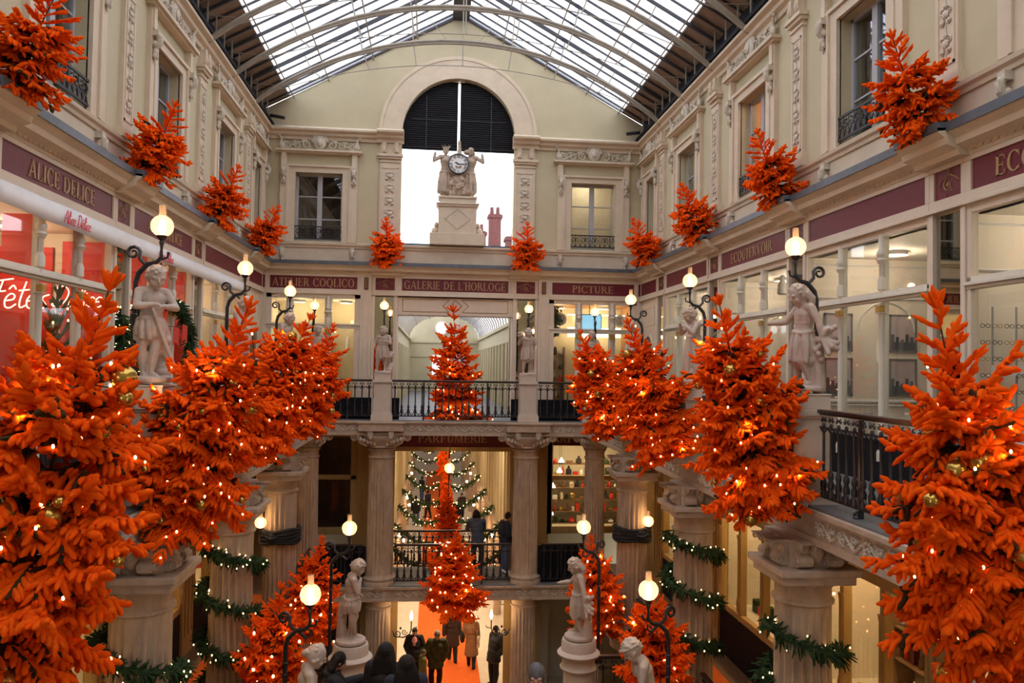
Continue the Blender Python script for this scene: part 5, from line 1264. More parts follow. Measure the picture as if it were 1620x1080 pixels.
for j, (x0, x1, w_) in enumerate(((-3.5, -2.36, 'left'), (-1.55, 1.55, 'middle'), (2.36, 3.5, 'right'))):
    railing((x0, FY + .1), (x1, FY + .1), ZM + .025, 'black iron railing of the middle end gallery, %s span' % w_, .175)
railing((-1.85, 22.95), (1.85, 22.95), ZM + .0, 'black iron railing at the back of the middle end gallery', .175)
for sg in (-1, 1):
    a, b = sorted((sg * 2.2, sg * 3.3)); railing((a, 13.0), (b, 13.0), ZM, 'black iron railing on the %s of the stair landing' % ('left' if sg < 0 else 'right'))
    # solid black panels behind the railings
    a, b = sorted((sg * 2.3, sg * 3.55))
    mb = MB(); mb.box(a, b, FY + .2, FY + .24, ZM, ZM + 1.0)
    tag(mb.build('dado_panel', M['darkpanel']), 'black board behind the %s railing of the middle end gallery' % ('left' if sg < 0 else 'right'), 'dado panel')
for sd in 'RL':
    sg = 1 if sd == 'R' else -1
    for i in range(1, 4):
        a, b = PY[i - 1] + .5, PY[i] - .5
        mb = MB(); x0, x1 = sorted((sg * 5.42, sg * 5.48)); mb.box(x0, x1, a, b, .0, .60); mb.box(x0 - .01, x1 + .01, a, b, .58, .62)
        tag(mb.build('display_counter', M['darkpanel']), 'low black panel before the %s upper shopfront, %s one' % (SIDE[sd], NM[i - 1]), 'low panel')
for sg in (-1, 1):
    for j, (x0, x1) in enumerate(((2.24, 3.42), (1.5, 1.7))):
        a, b = sorted((sg * x0, sg * x1)); mb = MB(); mb.box(a, b, FY + .2, FY + .23, .003, .60)
        tag(mb.build('low_board', M['darkpanel']), 'low black board behind the upper end railing, %s%s' % ('wide one on the ' if j == 0 else 'narrow one on the ', 'left' if sg < 0 else 'right'), 'low panel')
# ------------------------------------------------------------------ pedestals
def pedestal(x, y, z, label):
    t = thing('pedestal', label, 'pedestal', (x, y, z), 0)
    mb = MB()
    for h, a, b in ((.28, 0, .16), (.265, .16, .2), (.24, .2, .24), (.22, .24, .98), (.24, .98, 1.01), (.265, 1.01, 1.05), (.25, 1.05, 1.08), (.215, 1.08, 1.24), (.225, 1.24, 1.26)):
        mb.box(-h, h, -h, h, a, b)
    mb.build('block', M['pedestal'], t, bevel=.006)
    return t
names = {4.85: 'nearest', 8.7: 'first', 12.5: 'second', 16.4: 'third'}
for sg, s_ in ((-1, 'left'), (1, 'right')):
    for y in PY: pedestal(sg * PX, y, .0, 'square cream pedestal on the %s balcony, %s from the viewer' % (s_, {4.85: 'nearest', 8.7: 'second', 12.5: 'third', 16.4: 'fourth'}[y]))
    pedestal(sg * 1.95, FY + .22, 0., 'square cream pedestal %s of the tall fir on the end gallery' % s_)
    pedestal(sg * 3.7, FY + .2, 0., 'square cream pedestal in the far %s corner of the balconies' % s_)
# ------------------------------------------------------------------ lamps
def globe(t, p, s=1., energy=9.):
    x, y, z = p
    mb = MB(); R_ = .118 * s; pr = []
    for i in range(17): a = -PI / 2 + .42 + (PI - .42 - .32) * i / 16; pr.append((R_ * math.cos(a), R_ * math.sin(a)))
    pr += [(.036 * s, R_ * 1.02), (.034 * s, R_ * 1.9)]
    mb.lathe(pr, 32, Tm((x, y, z)), cap=False); g = mb.build('glass_globe', M['lampglass'], t, smooth=True)
    mb = MB(); mb.ball((x, y, z - .01 * s), (.036 * s, .036 * s, .085 * s), 10, 8); mb.build('glowing_bulb', M['lampcore'], g, smooth=True)
    mb = MB(); mb.lathe([(.012, -.30 * s), (.016, -.22 * s), (.03, -.18 * s), (.018, -.16 * s), (.05, -.125 * s), (.062, -.105 * s), (.05, -.10 * s)], 12, Tm((x, y, z))); mb.build('socket_cup', M['iron'], t, smooth=True)
    ld = bpy.data.lights.new('lamp_light', 'POINT'); ld.energy = energy * 2.3; ld.color = (1, .66, .36); ld.shadow_soft_size = .05
    lo = bpy.data.objects.new('lamp_light', ld); C.objects.link(lo); lo.parent = t; lo.location = (x, y, z + .02)
def post_lamp(x, y, z0, zg, d, label, energy=9., s=1., postoff=.0):
    """scroll-armed lamp; d is the horizontal direction from post to globe"""
    d = Vector((d[0], d[1], 0)); t = thing('globe_lamp', label, 'lamp', (x, y, z0))
    h = zg - z0; L = d.length; u = d / L if L > 0 else Vector((0, -1, 0))
    def P(a, b): return (u.x * a, u.y * a, b)
    mb = MB(); mb.lathe([(.055, 0), (.055, .04), (.03, .08), (.03, .16), (.028, h - .72)], 8)
    mb.tube([P(0, h - .75), P(0, h - .62), P(L * .1, h - .52), P(L * .45, h - .42), P(L * .8, h - .40), P(L, h - .34), P(L, h - .26)], [.026, .028, .030, .028, .024, .020, .014], 8)
    for q in range(7): mb.ball(P(0, .3 + (h - 1.1) * q / 6.), (.034, .034, .022), 7, 4)
    mb.build('post', M['iron'], t, smooth=True)
    mb = MB()
    q_ = [P(L * .4, h - .43), P(L * .15, h - .36)] + [P(-.03 + .075 * (1 - .75 * i / 14) * math.cos(.2 + 1.35 * 2 * PI * i / 14), h - .30 + .075 * (1 - .75 * i / 14) * math.sin(.2 + 1.35 * 2 * PI * i / 14)) for i in range(15)]
    mb.tube(q_, [.02, .021] + [.021 - .0007 * i for i in range(15)], 6)
    mb.tube([P(L * .5, h - .42), P(L * .85, h - .5), P(L * 1.05, h - .46), P(L * 1.0, h - .40)], [.018, .018, .014, .01], 6); mb.tube([P(L * .9, h - .37), P(L * 1.25, h - .34), P(L * 1.3, h - .28)], [.014, .012, .016], 6)
    mb.build('scroll', M['iron'], t, smooth=True)
    globe(t, P(L, h), s, energy)
    return t
for sg, s_ in ((-1, 'left'), (1, 'right')):
    for y, n_ in ((8.7, 'nearest, behind the first statue'), (12.5, 'second, behind the second statue'), (16.4, 'third, behind the third statue')):
        post_lamp(sg * 3.84, y + .1, .9, 2.97, (-sg * .26, 0), 'globe lamp on a scrolled post on the %s balcony, %s' % (s_, n_), 10.)
    post_lamp(sg * 3.84, FY + .38, 1.1, 3.02, (-sg * .06, -.16), 'globe lamp on a straight post in the far %s corner of the end gallery' % s_, 8.)
    post_lamp(sg * 1.95, FY + .40, 1.1, 3.06, (0, -.18), 'globe lamp behind the statue %s of the tall fir' % s_, 8.)
    post_lamp(sg * 2.2, 13.0, -3.4, -1.15, (-sg * .28, -.04), 'globe lamp beside the lower standing statue on the %s' % s_, 8.)
    post_lamp(sg * 2.25, 9.3, -3.0, -1.12, (-sg * .28, -.1), 'globe lamp beside the nearest lower statue on the %s' % s_, 8.)
    # cloth bands on the third columns with a clamp lamp
    t = thing('column_lamp', 'globe lamp clamped by a dark wrapped band to the third %s column' % s_, 'lamp', (sg * PX, 16.4, -1.95))
    mb = MB()
    for q in range(5): mb.tube([(.385 * math.cos(a), .385 * math.sin(a), -.14 + .06 * q + .02 * math.sin(3 * a + q)) for a in [2 * PI * w_ / 24 for w_ in range(25)]], .036, 6)
    mb.ball((-sg * .0 + sg * .1, -.40, -.02), (.1, .05, .12), 7, 5); mb.build('wrapped_band', M['black'], t, smooth=True)
    mb = MB(); mb.tube([(0, -.40, 0), (sg * .12, -.46, -.02), (sg * .22, -.46, .04)], .015, 6); mb.build('arm', M['iron'], t)
    globe(t, (sg * .22 if sg > 0 else -.30, -.46, .30), .95, 5.)
    # gas-flame brackets in the lower arch
    t = thing('wall_bracket_lamp', 'scrolled iron bracket lamp with a flame bulb on the %s of the lowest arch' % s_, 'lamp', (sg * 1.56, FY + .1, -5.62))
    mb = MB(); T = Tm((0, 0, 0), 0 if sg < 0 else PI)
    mb.tube([(0, 0, .1), (.12, 0, -.06), (.3, 0, -.08), (.46, 0, .0), (.5, 0, .12), (.5, 0, .34)], .018, 6, T); mb.tube(to_y(spiral(.14, .02, .11, 1.4, PI, 1), 0), .014, 5, T); mb.tube(to_y(spiral(.32, .06, .08, 1.4, 0, -1), 0), .012, 5, T); mb.tube([(.5, 0, .12), (.62, 0, .14), (.64, 0, .2)], .012, 5, T)
    mb.ball((.22, 0, .16), (.03, .02, .04), 6, 4, T); mb.build('scroll_arm', M['iron'], t, smooth=True)
    mb = MB(); mb.lathe([(.01, -.1), (.034, -.04), (.038, .02), (.02, .09), (.004, .15)], 10, Tm((.5 if sg < 0 else -.5, 0, .46))); mb.build('flame_bulb', M['lampcore'], t, smooth=True)
    ld = bpy.data.lights.new('lamp_light', 'POINT'); ld.energy = 12; ld.color = (1, .66, .34); ld.shadow_soft_size = .05
    lo = bpy.data.objects.new('lamp_light', ld); C.objects.link(lo); lo.parent = t; lo.location = (.5 if sg < 0 else -.5, -.12, .46)
t = thing('hanging_lantern', 'bright globe lantern hung on a rod under the PARFUMERIE sign', 'lamp', (-.1, 22.4, -1.42))
mb = MB(); mb.tube([(0, 0, .1), (0, 0, 1.0)], .012, 5); mb.build('rod', M['iron'], t); globe(t, (0, 0, 0), 1.25, 16.)
for i in range(7):
    for sg in (-1, 1):
        t = thing('hall_sconce', 'small globe sconce on the %s side of the far stair hall, %s' % ('left' if sg < 0 else 'right', ['nearest', 'second', 'third', 'fourth', 'fifth', 'sixth', 'farthest'][i]), 'lamp', (sg * 1.72, 25.5 + i * 4.2, -4.9 if i % 2 else -6.0))
        mb = MB(); mb.ball((0, 0, 0), .07, 10, 8); mb.build('glowing_globe', M['lampcore'], t, smooth=True); mb = MB(); mb.tube([(0, 0, -.1), (0, 0, -.22), (sg * .24, 0, -.2)], .015, 5); mb.build('arm', M['iron'], t)
        if i < 5:
            ld = bpy.data.lights.new('lamp_light', 'POINT'); ld.energy = 14; ld.color = (1, .68, .38); ld.shadow_soft_size = .1
            lo = bpy.data.objects.new('lamp_light', ld); C.objects.link(lo); lo.parent = t; lo.location = (-sg * .14, 0, 0)
patt = pmat('cream_patterned_cloth', (.70, .56, .34), .8, var=.12, scale=22, col2=(.55, .40, .22))
# ------------------------------------------------------------------ middle and lower levels
for sd in 'RL':
    sg = 1 if sd == 'R' else -1
    mb = MB(); a, b = sorted((sg * WX, sg * (WX + .3)))
    # back wall of the middle gallery: piers of ochre woodwork between display windows
    for i, y in enumerate([.6] + PY + [20.5]):
        t = thing('shop_pier', 'ochre panelled pier between the %s middle shops, %s' % (SIDE[sd], ['nearest the viewer', 'second', 'third', 'fourth', 'fifth', 'farthest'][i]), 'pier', kind='structure'); t.matrix_world = WT(sd, y, ZM)
        mb = MB(); mb.box(-.34, .34, -.1, .1, 0, 3.98); mb.box(-.24, -.2, -.13, -.1, .4, 3.6); mb.box(.2, .24, -.13, -.1, .4, 3.6); mb.box(-.03, .03, -.13, -.1, .4, 3.6); mb.build('panelling', M['ochre'], t, bevel=.01)
    for i, m in enumerate(MID):
        yc = [2.7, 6.78, 10.6, 14.45, 18.45][i]; hw = [1.75, 1.59, 1.56, 1.6, 1.7][i]
        t = thing('display_window', 'lit display window of the %s middle gallery, %s from the viewer' % (SIDE[sd], NM[i]), 'display window'); t.matrix_world = WT(sd, yc, ZM)
        mb = MB(); mb.box(-hw, hw, -.06, .06, .92, 1.04); mb.box(-hw, hw, -.08, .08, 2.95, 3.1); mb.box(-hw, hw, -.06, .06, 3.7, 3.98)
        for x in (-hw + .05, -hw / 3, hw / 3, hw - .05): mb.box(x - .05, x + .05, -.07, .07, .92, 3.8); mb.lathe([(.05, 1.1), (.06, 1.3), (.04, 1.4), (.04, 2.5), (.06, 2.6)], 8, Tm((x, -.07, 0)))
        mb.build('window_frame', M['ochre'], t, bevel=.008)
        mb = MB(); mb.box(-hw, hw, -.05, .05, 0, .92); mb.build('stall_riser', M['darkpanel'], t)
        mb = MB(); mb.box(-hw, hw, -.006, .0, 1.0, 3.8); mb.build('pane', M['glass'], t)
        a, b = sorted((sg * 5.62, sg * 7.4))
        room('wall_shop_lower_' + SIDE[sd], a, b, yc - hw, yc + hw, ZM + .9, ZM + 3.9, M['shopcream'], '-x' if sg > 0 else '+x', 'cream display space of the %s middle shop, %s from the viewer' % (SIDE[sd], NM[i]))
        t = thing('shop_strip_light', 'warm ceiling strip in the %s middle shop, %s from the viewer' % (SIDE[sd], NM[i]), 'ceiling light', (sg * 6.3, yc, ZM + 3.84))
        mb = MB(); mb.box(-.06, .06, -1, 1, -.02, .03); mb.build('tube', M['tube'], t)
        lo = area('strip_glow', (0, 0, -.05), (.2, 2.0), 58, (1, .62, .28), parent=t)
        mb = MB(); x0, x1 = sorted((sg * 6.42, sg * 6.46)); mb.box(x0, x1, yc - hw + .1, yc - .1, ZM + .95, ZM + 3.3)
        tag(mb.build('patterned_screen', patt), 'patterned cream display screen in the %s middle shop, %s from the viewer' % (SIDE[sd], NM[i]), 'display screen')
        if i in (1, 2, 3):
            mb = MB()
            for q in range(9): a_ = 2 * PI * q / 9; mb.ball((0, .24 * math.cos(a_), .24 * math.sin(a_)), (.03, .10, .10), 7, 5)
            o = mb.build('white_wreath', M['white']); o.location = (sg * 5.8, yc - .5, ZM + 2.8); tag(o, 'white leafy wreath hung in the %s middle shop window, %s from the viewer' % (SIDE[sd], NM[i]), 'wreath')
        # goods on shelves
        rr = random.Random(i * 7 + sg)
        sh = thing('goods_shelf', 'lit glass shelves of small goods in the %s middle shop, %s from the viewer' % (SIDE[sd], NM[i]), 'shelves', (sg * 6.9, yc, ZM + .9))
        mb = MB()
        for z in (.45, .95, 1.45, 1.95): mb.box(-.18, .18, -1.3, 1.3, z - .015, z)
        for y_ in (-1.3, 0, 1.3): mb.box(-.18, .18, y_ - .015, y_ + .015, 0, 2.3)
        mb.build('shelf_frame', M['shopbrown'], sh)
        for z in (.0, .45, .95, 1.45, 1.95):
            y_ = -1.22
            while y_ < 1.2:
                w_ = rr.uniform(.08, .2) if z else rr.uniform(.16, .32); h = rr.uniform(.12, .34); kind = rr.random() if z else .3 + rr.random() * .7
                mat = rr.choice([M['red'], M['gold'], M['green'], M['white'], M['shopbrown'], M['rosepaint'], M['maroon'], M['winframe']])
                mb = MB()
                if kind < .5: mb.lathe([(w_ * .3, 0), (w_ * .42, .03), (w_ * .42, h * .6), (w_ * .15, h * .75), (w_ * .15, h)], 8)
                else: mb.box(-w_ * .4, w_ * .4, -w_ * .45, w_ * .45, 0, h * .8); mb.box(-w_ * .42, w_ * .42, -w_ * .47, w_ * .47, h * .55, h * .62)
                g = mb.build('jar' if kind < .5 else 'gift_box', mat, bevel=0); g.location = (sg * (6.88 if z else 5.98 + .25 * rr.random()), yc + y_ + w_ / 2, ZM + .9 + z + .003 + (.0 if z else .02))
                tag(g, '%s on the shelves of the %s middle shop, %s from the viewer' % ('small jar' if kind < .5 else 'small boxed item', SIDE[sd], NM[i]), 'jar' if kind < .5 else 'box', 'goods in the %s middle shop %s' % (SIDE[sd], NM[i]))
                y_ += w_ + rr.uniform(.02, .12)
# end wall of the middle gallery
for sg in (-1, 1):
    lr = 'left' if sg < 0 else 'right'
    a, b = sorted((sg * 2.72, sg * 5.4)); t = thing('display_window', 'tall %s display window of the middle end gallery' % ('dark left' if sg < 0 else 'lit right'), 'display window', (0, WY, ZM))
    mb = MB(); mb.box(a, b, -.1, .05, 2.55, 2.68); mb.box(a, b, -.1, .05, 3.75, 4.0); mb.box(a, b, -.06, .05, 1.0, 1.2)
    for x in (a + .08, (a * 2 + b) / 3 if sg < 0 else a + .1, b - .08, (a + b) / 2 + (.25 if sg > 0 else -.3)): mb.box(x - .08, x + .08, -.1, .05, 1.0, 3.8)
    mb.build('window_frame', M['ochre'], t, bevel=.01)
    mb = MB(); mb.box(a, b, .03, .036, 1.1, 3.8); mb.build('pane', M['glass'], t)
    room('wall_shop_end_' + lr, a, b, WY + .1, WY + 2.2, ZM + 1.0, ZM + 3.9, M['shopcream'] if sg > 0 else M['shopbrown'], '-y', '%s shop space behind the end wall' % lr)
    for x0, nm in ((sg * 2.28, 'inner'), (sg * 1.72, 'jamb')):
        mb = MB(); w_ = .52 if nm == 'inner' else .07; mb.box(x0 - w_, x0 + w_, WY - .06, WY + .1, ZM, ZM + 3.98)
        if nm == 'inner':
            for q in (-.25, 0, .25): mb.box(x0 + q - .02, x0 + q + .02, WY - .09, WY, ZM + 1.2, ZM + 3.7)
        tag(mb.build('wood_jamb', M['ochre']), 'ochre wooden %s panel %s of the middle opening' % (nm, lr), 'door jamb', None, 'structure')
    t = thing('wood_casing', 'golden wooden casing behind the %s lower column' % lr, 'casing', (sg * 1.95, FY + .75, ZL), kind='structure')
    mb = MB(); mb.box(-.5, .5, -.05, .05, 0, 3.3); mb.build('panel', M['ochre'], t)
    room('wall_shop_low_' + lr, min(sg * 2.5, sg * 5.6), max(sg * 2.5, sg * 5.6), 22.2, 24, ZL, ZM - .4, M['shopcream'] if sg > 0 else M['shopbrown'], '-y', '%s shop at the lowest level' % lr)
mb = MB(); mb.box(-1.65, 1.65, WY - .02, WY + .06, -.86, -.40); t = thing('parfumerie_sign', 'dark maroon fascia over the middle opening reading PARFUMERIE', 'shop sign'); mb.build('sign_board', M['maroon'], t)
mb = MB(); mb.box(-1.65, 1.65, WY - .06, WY + .1, -.98, -.86); mb.build('ochre_lintel', M['ochre'], t)
mb = MB(); letters(mb, 'PARFUMERIE', 2.0, .22, Tm((0, WY - .02, -.62))); mb.build('lettering', M['gilt'], t)
t = thing('parfumerie_sign', 'second maroon fascia, mostly hidden, right of the end column', 'shop sign'); mb = MB(); mb.box(2.45, 5.4, WY - .02, WY + .06, -.80, -.40); mb.build('sign_board', M['maroon'], t); mb = MB(); letters(mb, 'PARFUMERIE', 2.0, .22, Tm((3.7, WY - .02, -.60))); mb.build('lettering', M['gilt'], t)
# goods in the lit right end window
t = thing('strip_light', 'warm strip light over the right end display window', 'ceiling light', (4, WY + .5, ZM + 3.8)); mb = MB(); mb.box(-.9, .9, -.04, .04, 0, .04); mb.build('tube', M['tube'], t); area('strip_glow', (0, .1, -.06), (1.8, .2), 45, (1, .7, .36), parent=t)
rr = random.Random(9)
for r_ in range(6):
    mb = MB(); z = ZM + 1.05 + r_ * .36; mb.box(2.85, 5.3, WY + 1.2, WY + 1.55, z - .02, z); tag(mb.build('display_shelf', M['shopbrown']), 'shelf of small goods in the right end display window, number %s from the bottom' % ['one', 'two', 'three', 'four', 'five', 'six'][r_], 'shelf')
    x = 2.95
    while x < 5.2:
        w_ = rr.uniform(.08, .22); h = rr.uniform(.1, .3); mb = MB()
        if rr.random() < .5: mb.lathe([(w_ * .3, 0), (w_ * .45, .03), (w_ * .4, h * .6), (w_ * .16, h * .8), (w_ * .16, h)], 8); nm = 'jar'
        else: mb.box(-w_ * .42, w_ * .42, -.08, .08, 0, h * .8); mb.box(-w_ * .44, w_ * .44, -.09, .09, h * .5, h * .56); nm = 'gift_box'
        g = mb.build(nm, rr.choice([M['red'], M['gold'], M['green'], M['white'], M['shopbrown'], M['black'], M['rosepaint']])); g.location = (x + w_ / 2, WY + 1.3, z + .002)
        tag(g, 'small item on the shelves of the right end display window', 'goods', 'goods in the right end display window'); x += w_ + rr.uniform(.02, .1)
for i, (x, z) in enumerate(((3.25, -1.35), (3.2, -1.65), (3.0, -2.1), (2.95, -2.9))):
    t = thing('bell_lamp', 'small glowing bell lamp hung in the right end display window, %s from the top' % NM[i].replace('nearest', 'first'), 'lamp', (x, WY + .5, z))
    mb = MB(); mb.lathe([(.09, 0), (.07, .06), (.035, .09), (.02, .14)], 10); mb.build('shade', M['tube'], t); mb = MB(); mb.tube([(0, 0, .12), (0, 0, -.5 - z)], .004, 4); mb.build('wire', M['cable'], t)
# far stair hall walls, seen through the middle and the lowest openings
t = thing('far_stair_hall', 'long pale hall with galleries beyond the middle opening', 'hall', kind='structure')
for sg in (-1, 1):
    mb = MB(); mb.box(min(sg * 1.95, sg * 2.25), max(sg * 1.95, sg * 2.25), WY + .4, 70, ZM, -.4)
    y = 24.
    while y < 70: mb.box(min(sg * 1.86, sg * 1.95), max(sg * 1.86, sg * 1.95), y, y + .35, ZM, -.4); y += 1.4
    mb.build('hall_wall', M['plaster'], t)
    mb = MB(); mb.box(min(sg * 1.8, sg * 2.3), max(sg * 1.8, sg * 2.3), 23.0, 70, ZM - .3, ZM); relief_scroll(mb, -60, -24, ZM - .26, ZM - .05, Matrix.Translation((sg * 1.8, 0, 0)) @ Matrix.Rotation(-sg * PI / 2, 4, 'Z') @ Matrix.Scale(-1 if sg < 0 else 1, 4, (1, 0, 0)), .012) if False else None
    mb.build('hall_beam', M['stone'], t)
    mb = MB(); mb.box(min(sg * 2.6, sg * 2.9), max(sg * 2.6, sg * 2.9), WY + .4, 70, ZL, ZM - .3); mb.build('low_wall', M['shopcream'], t)
    mb = MB(); y = 26.
    while y < 68: mb.lathe([(.16, ZL), (.14, ZL + .3), (.12, ZM - .4), (.18, ZM - .3)], 10, Tm((sg * 2.0, y, 0))); y += 4.2
    mb.build('hall_columns', M['column'], t, smooth=True)
mb = MB(); mb.box(-3, 3, 70, 70.3, ZL, 0); mb.build('hall_end_wall', M['shopcream'], t)
mb = MB(); mb.box(-2.3, 2.3, WY + .5, 70, -.4, -.3); mb.build('hall_ceiling', M['plaster'], t)
for i in range(4): mb = MB(); mb.box(-.9, .9, 27 + i * 9, 27.3 + i * 9, -.46, -.42); lp = tag(mb.build('ceiling_light_bar', M['tube']), 'warm light bar under the ceiling of the far hall, %s' % NM[i], 'ceiling light'); a_ = area('hall_glow', (0, 27.15 + i * 9, -.5), (1.8, .3), 110, (1, .78, .52))
for i, y in enumerate((23.6, 27.5, 32.5)):  # lamps added only to brighten the carpet and floor of the lowest passage
    t = thing('passage_fill_light', 'added square fill light of the lowest passage, %s from the viewer' % NM[i], 'ceiling light', (0, y, ZM - .40)); mb = MB(); mb.box(-.25, .25, -.25, .25, 0, .04); mb.build('diffuser', M['tube'], t); area('passage_fill_glow', (0, 0, -.03), (.5, .5), 70, (1, .72, .45), parent=t)
# walls that close the lower levels
for sg, s_ in ((-1, 'left'), (1, 'right')):
    mb = MB(); a, b = sorted((sg * 5.6, sg * 5.9)); mb.box(a, b, YN, WY, ZL, ZM - .36); struct(mb, 'wall_lower_' + s_, M['plaster'], 'wall of the lowest passage on the %s' % s_)
    mb = MB(); a, b = sorted((sg * 7.9, sg * 8.1)); mb.box(a, b, YN, WY + 2, ZM, 3.5); struct(mb, 'wall_outer_' + s_, M['plaster'], 'outer back wall behind the %s shops' % s_)
for sg, s_ in ((-1, 'left'), (1, 'right')):
    mb = MB(); a, b = sorted((sg * 5.5, sg * 5.62)); mb.box(a, b, 20.14, WY + .4, ZM, -.36); a, b = sorted((sg * 5.3, sg * 7.9)); mb.box(a, b, WY - .02, WY + .3, ZM, -.36); mb.box(min(sg * 1.79, sg * 2.75), max(sg * 1.79, sg * 2.75), WY + .1, WY + .35, ZM, -.36)
    struct(mb, 'wall_middle_' + s_, M['ochre'], 'ochre wall panel closing the far %s end of the middle gallery' % s_)
    mb = MB(); a, b = sorted((sg * 1.79, sg * 8)); mb.box(a, b, WY + 2.25, WY + 2.5, ZL, 3.4); struct(mb, 'wall_behind_' + s_, M['plaster'], 'back wall behind the %s end shops' % s_)
# stair flight and landing below the viewer
t = thing('staircase', 'broad timber stair rising towards the viewer between the lower statues', 'staircase', kind='structure')
mb = MB()
for i in range(14): mb.box(-2.35, 2.35, 12.7 - .5 * (i + 1), 12.7 - .5 * i, -4.9, ZM + .115 * (i + 1))
mb.box(-2.35, 2.35, 12.7, 13.6, -4.9, ZM); mb.build('treads', M['floorwood'], t)
mb = MB(); 
for sg in (-1, 1): a, b = sorted((sg * 2.35, sg * FX)); mb.box(a, b, YN, 13.6, -4.7, ZM)
mb.build('landing', M['floorwood'], t)
mb = MB()
for i in range(20): mb.box(-2.35, 2.35, 13.6 + .33 * i, 13.6 + .33 * (i + 1), ZL, ZM - .183 * (i + 1))
mb.build('lower_flight', M['floortile'], t)
# round pedestals of the lower statues
def round_pedestal(x, y, ztop, zbot, label):
    t = thing('round_pedestal', label, 'pedestal', (x, y, zbot), 0); h = ztop - zbot
    mb = MB(); mb.lathe([(.34, 0), (.34, .1), (.28, .14), (.25, .2), (.25, h - .52), (.30, h - .48), (.31, h - .45), (.27, h - .40), (.27, h - .30), (.34, h - .26), (.355, h - .22), (.33, h - .19), (.29, h - .17), (.28, h - .03), (.27, h), ], 32)
    mb.build('drum', M['pedestal'], t, smooth=True); return t
for sg, s_ in ((-1, 'left'), (1, 'right')):
    round_pedestal(sg * 1.86, 12.95, -2.98, ZM, 'round cream pedestal of the lower standing statue on the %s' % s_)
    round_pedestal(sg * 1.95, 9.0, -2.92, -3.6, 'round cream pedestal of the nearest lower statue on the %s' % s_)
# clock pedestal, roofscape beyond
t = thing('clock_plinth', 'stone plinth carrying the clock group in the arched opening', 'plinth', (0, WY + .05, 4.95), kind='structure')
mb = MB(); mb.box(-.79, .79, -.32, .38, 0, .34); mb.box(-.55, .55, -.24, .3, .34, 1.22); mb.box(-.58, .58, -.28, .33, 1.12, 1.22); mb.box(-.62, .62, -.31, .36, 1.18, 1.22); mb.box(-.52, .52, -.25, .3, 1.22, 1.40); mb.box(-.56, .56, -.28, .33, 1.36, 1.42)
for sg in (-1, 1): mb.ball((sg * .63, 0, .42), (.12, .16, .14), 8, 6); mb.ball((sg * .60, 0, .60), (.07, .14, .10), 8, 6)
mb.build('block', M['trim'], t, bevel=.008)
mb = MB(); strip(mb, [(-.36, .76), (0, 1.06), (.36, .76), (0, .46)], .02); o = mb.build('diamond_moulding', M['trim'], t); o.location = (0, -.245, 0)
def chimney(x, y, z0, z1, w_, pots, label):
    t = thing('brick_chimney', label, 'chimney', (x, y, z0)); mb = MB(); mb.box(-w_ / 2, w_ / 2, -w_ / 2, w_ / 2, 0, z1 - z0); mb.box(-w_ / 2 - .06, w_ / 2 + .06, -w_ / 2 - .06, w_ / 2 + .06, z1 - z0 - .18, z1 - z0 - .05); mb.build('stack', M['brick'], t)
    for i in range(pots): mb = MB(); mb.lathe([(.10, 0), (.08, .35)], 8, Tm((-w_ / 2 + w_ * (i + .5) / pots, 0, z1 - z0))); mb.build('pot', M['brick'], t)
chimney(2.10, 36, 4.6, 8.45, .56, 2, 'tall red brick chimney seen beyond the clock opening')
chimney(1.62, 38, 4.6, 8.0, .42, 1, 'narrower red chimney just behind the tall one'); chimney(1.28, 37, 4.6, 7.2, .45, 1, 'low red chimney beside the clock plinth'); chimney(2.78, 34, 4.6, 7.1, .7, 1, 'short red chimney at the right of the clock opening')
mb = MB(); mb.prism([(.9, 4.6), (3.6, 4.6), (3.6, 7.1), (2.2, 7.3), (1.5, 6.3)], 39, 44); mb.prism([(-3.5, 5.0), (3.4, 5.0), (3.4, 5.4), (-3.5, 5.3)], 30, 31)
tag(mb.build('slate_roof', M['slate']), 'grey slate roofs seen through the clock opening', 'roof', None, 'structure')
mb = MB(); mb.box(-2.0, 2.2, 29, 29.2, 5.2, 5.36); mb.box(-.95, -.72, 27, 27.3, 5.1, 5.62); tag(mb.build('roof_parapet', M['winframe']), 'grey roof parapet low in the clock opening', 'parapet', None, 'structure')
# ------------------------------------------------------------------ figures: one continuous body each, grown from tapered limbs
def v3(*a): return Vector(a)
def cap(mb, a, b, ra, rb, n=10):
    a, b = Vector(a), Vector(b); d = b - a; L = d.length
    if L < 1e-6: mb.ball(tuple(a), ra, n, 6); return
    pts = []; rs = []
    for i in range(4): t = PI / 2 * (1 - i / 3.); pts.append(a - d / L * ra * math.sin(t)); rs.append(max(.0015, ra * math.cos(t)))
    for i in range(1, 4): pts.append(a + d * i / 4.); rs.append(ra + (rb - ra) * i / 4.)
    for i in range(4): t = PI / 2 * i / 3.; pts.append(b + d / L * rb * math.sin(t)); rs.append(max(.0015, rb * math.cos(t)))
    mb.tube(pts, rs, n)
def chain(mb, pts, rs):
    for i in range(len(pts) - 1): cap(mb, pts[i], pts[i + 1], rs[i], rs[i + 1])
def ell(mb, c, r, T=None): mb.ball(c, r, 14, 10, T)
def remesh(mb, name, mat, parent, voxel, smooth=3, T=None):
    o = mb.build('tmp', mat, T=T); m = o.modifiers.new('r', 'REMESH'); m.mode = 'VOXEL'; m.voxel_size = voxel
    if smooth: s = o.modifiers.new('s', 'SMOOTH'); s.factor = .5; s.iterations = smooth
    dg = bpy.context.evaluated_depsgraph_get(); me = bpy.data.meshes.new_from_object(o.evaluated_get(dg)); bpy.data.objects.remove(o)
    me.name = name; me.polygons.foreach_set('use_smooth', [True] * len(me.polygons)); me.materials.clear(); me.materials.append(mat)
    q = bpy.data.objects.new(name, me); C.objects.link(q)
    if parent: q.parent = parent
    return q
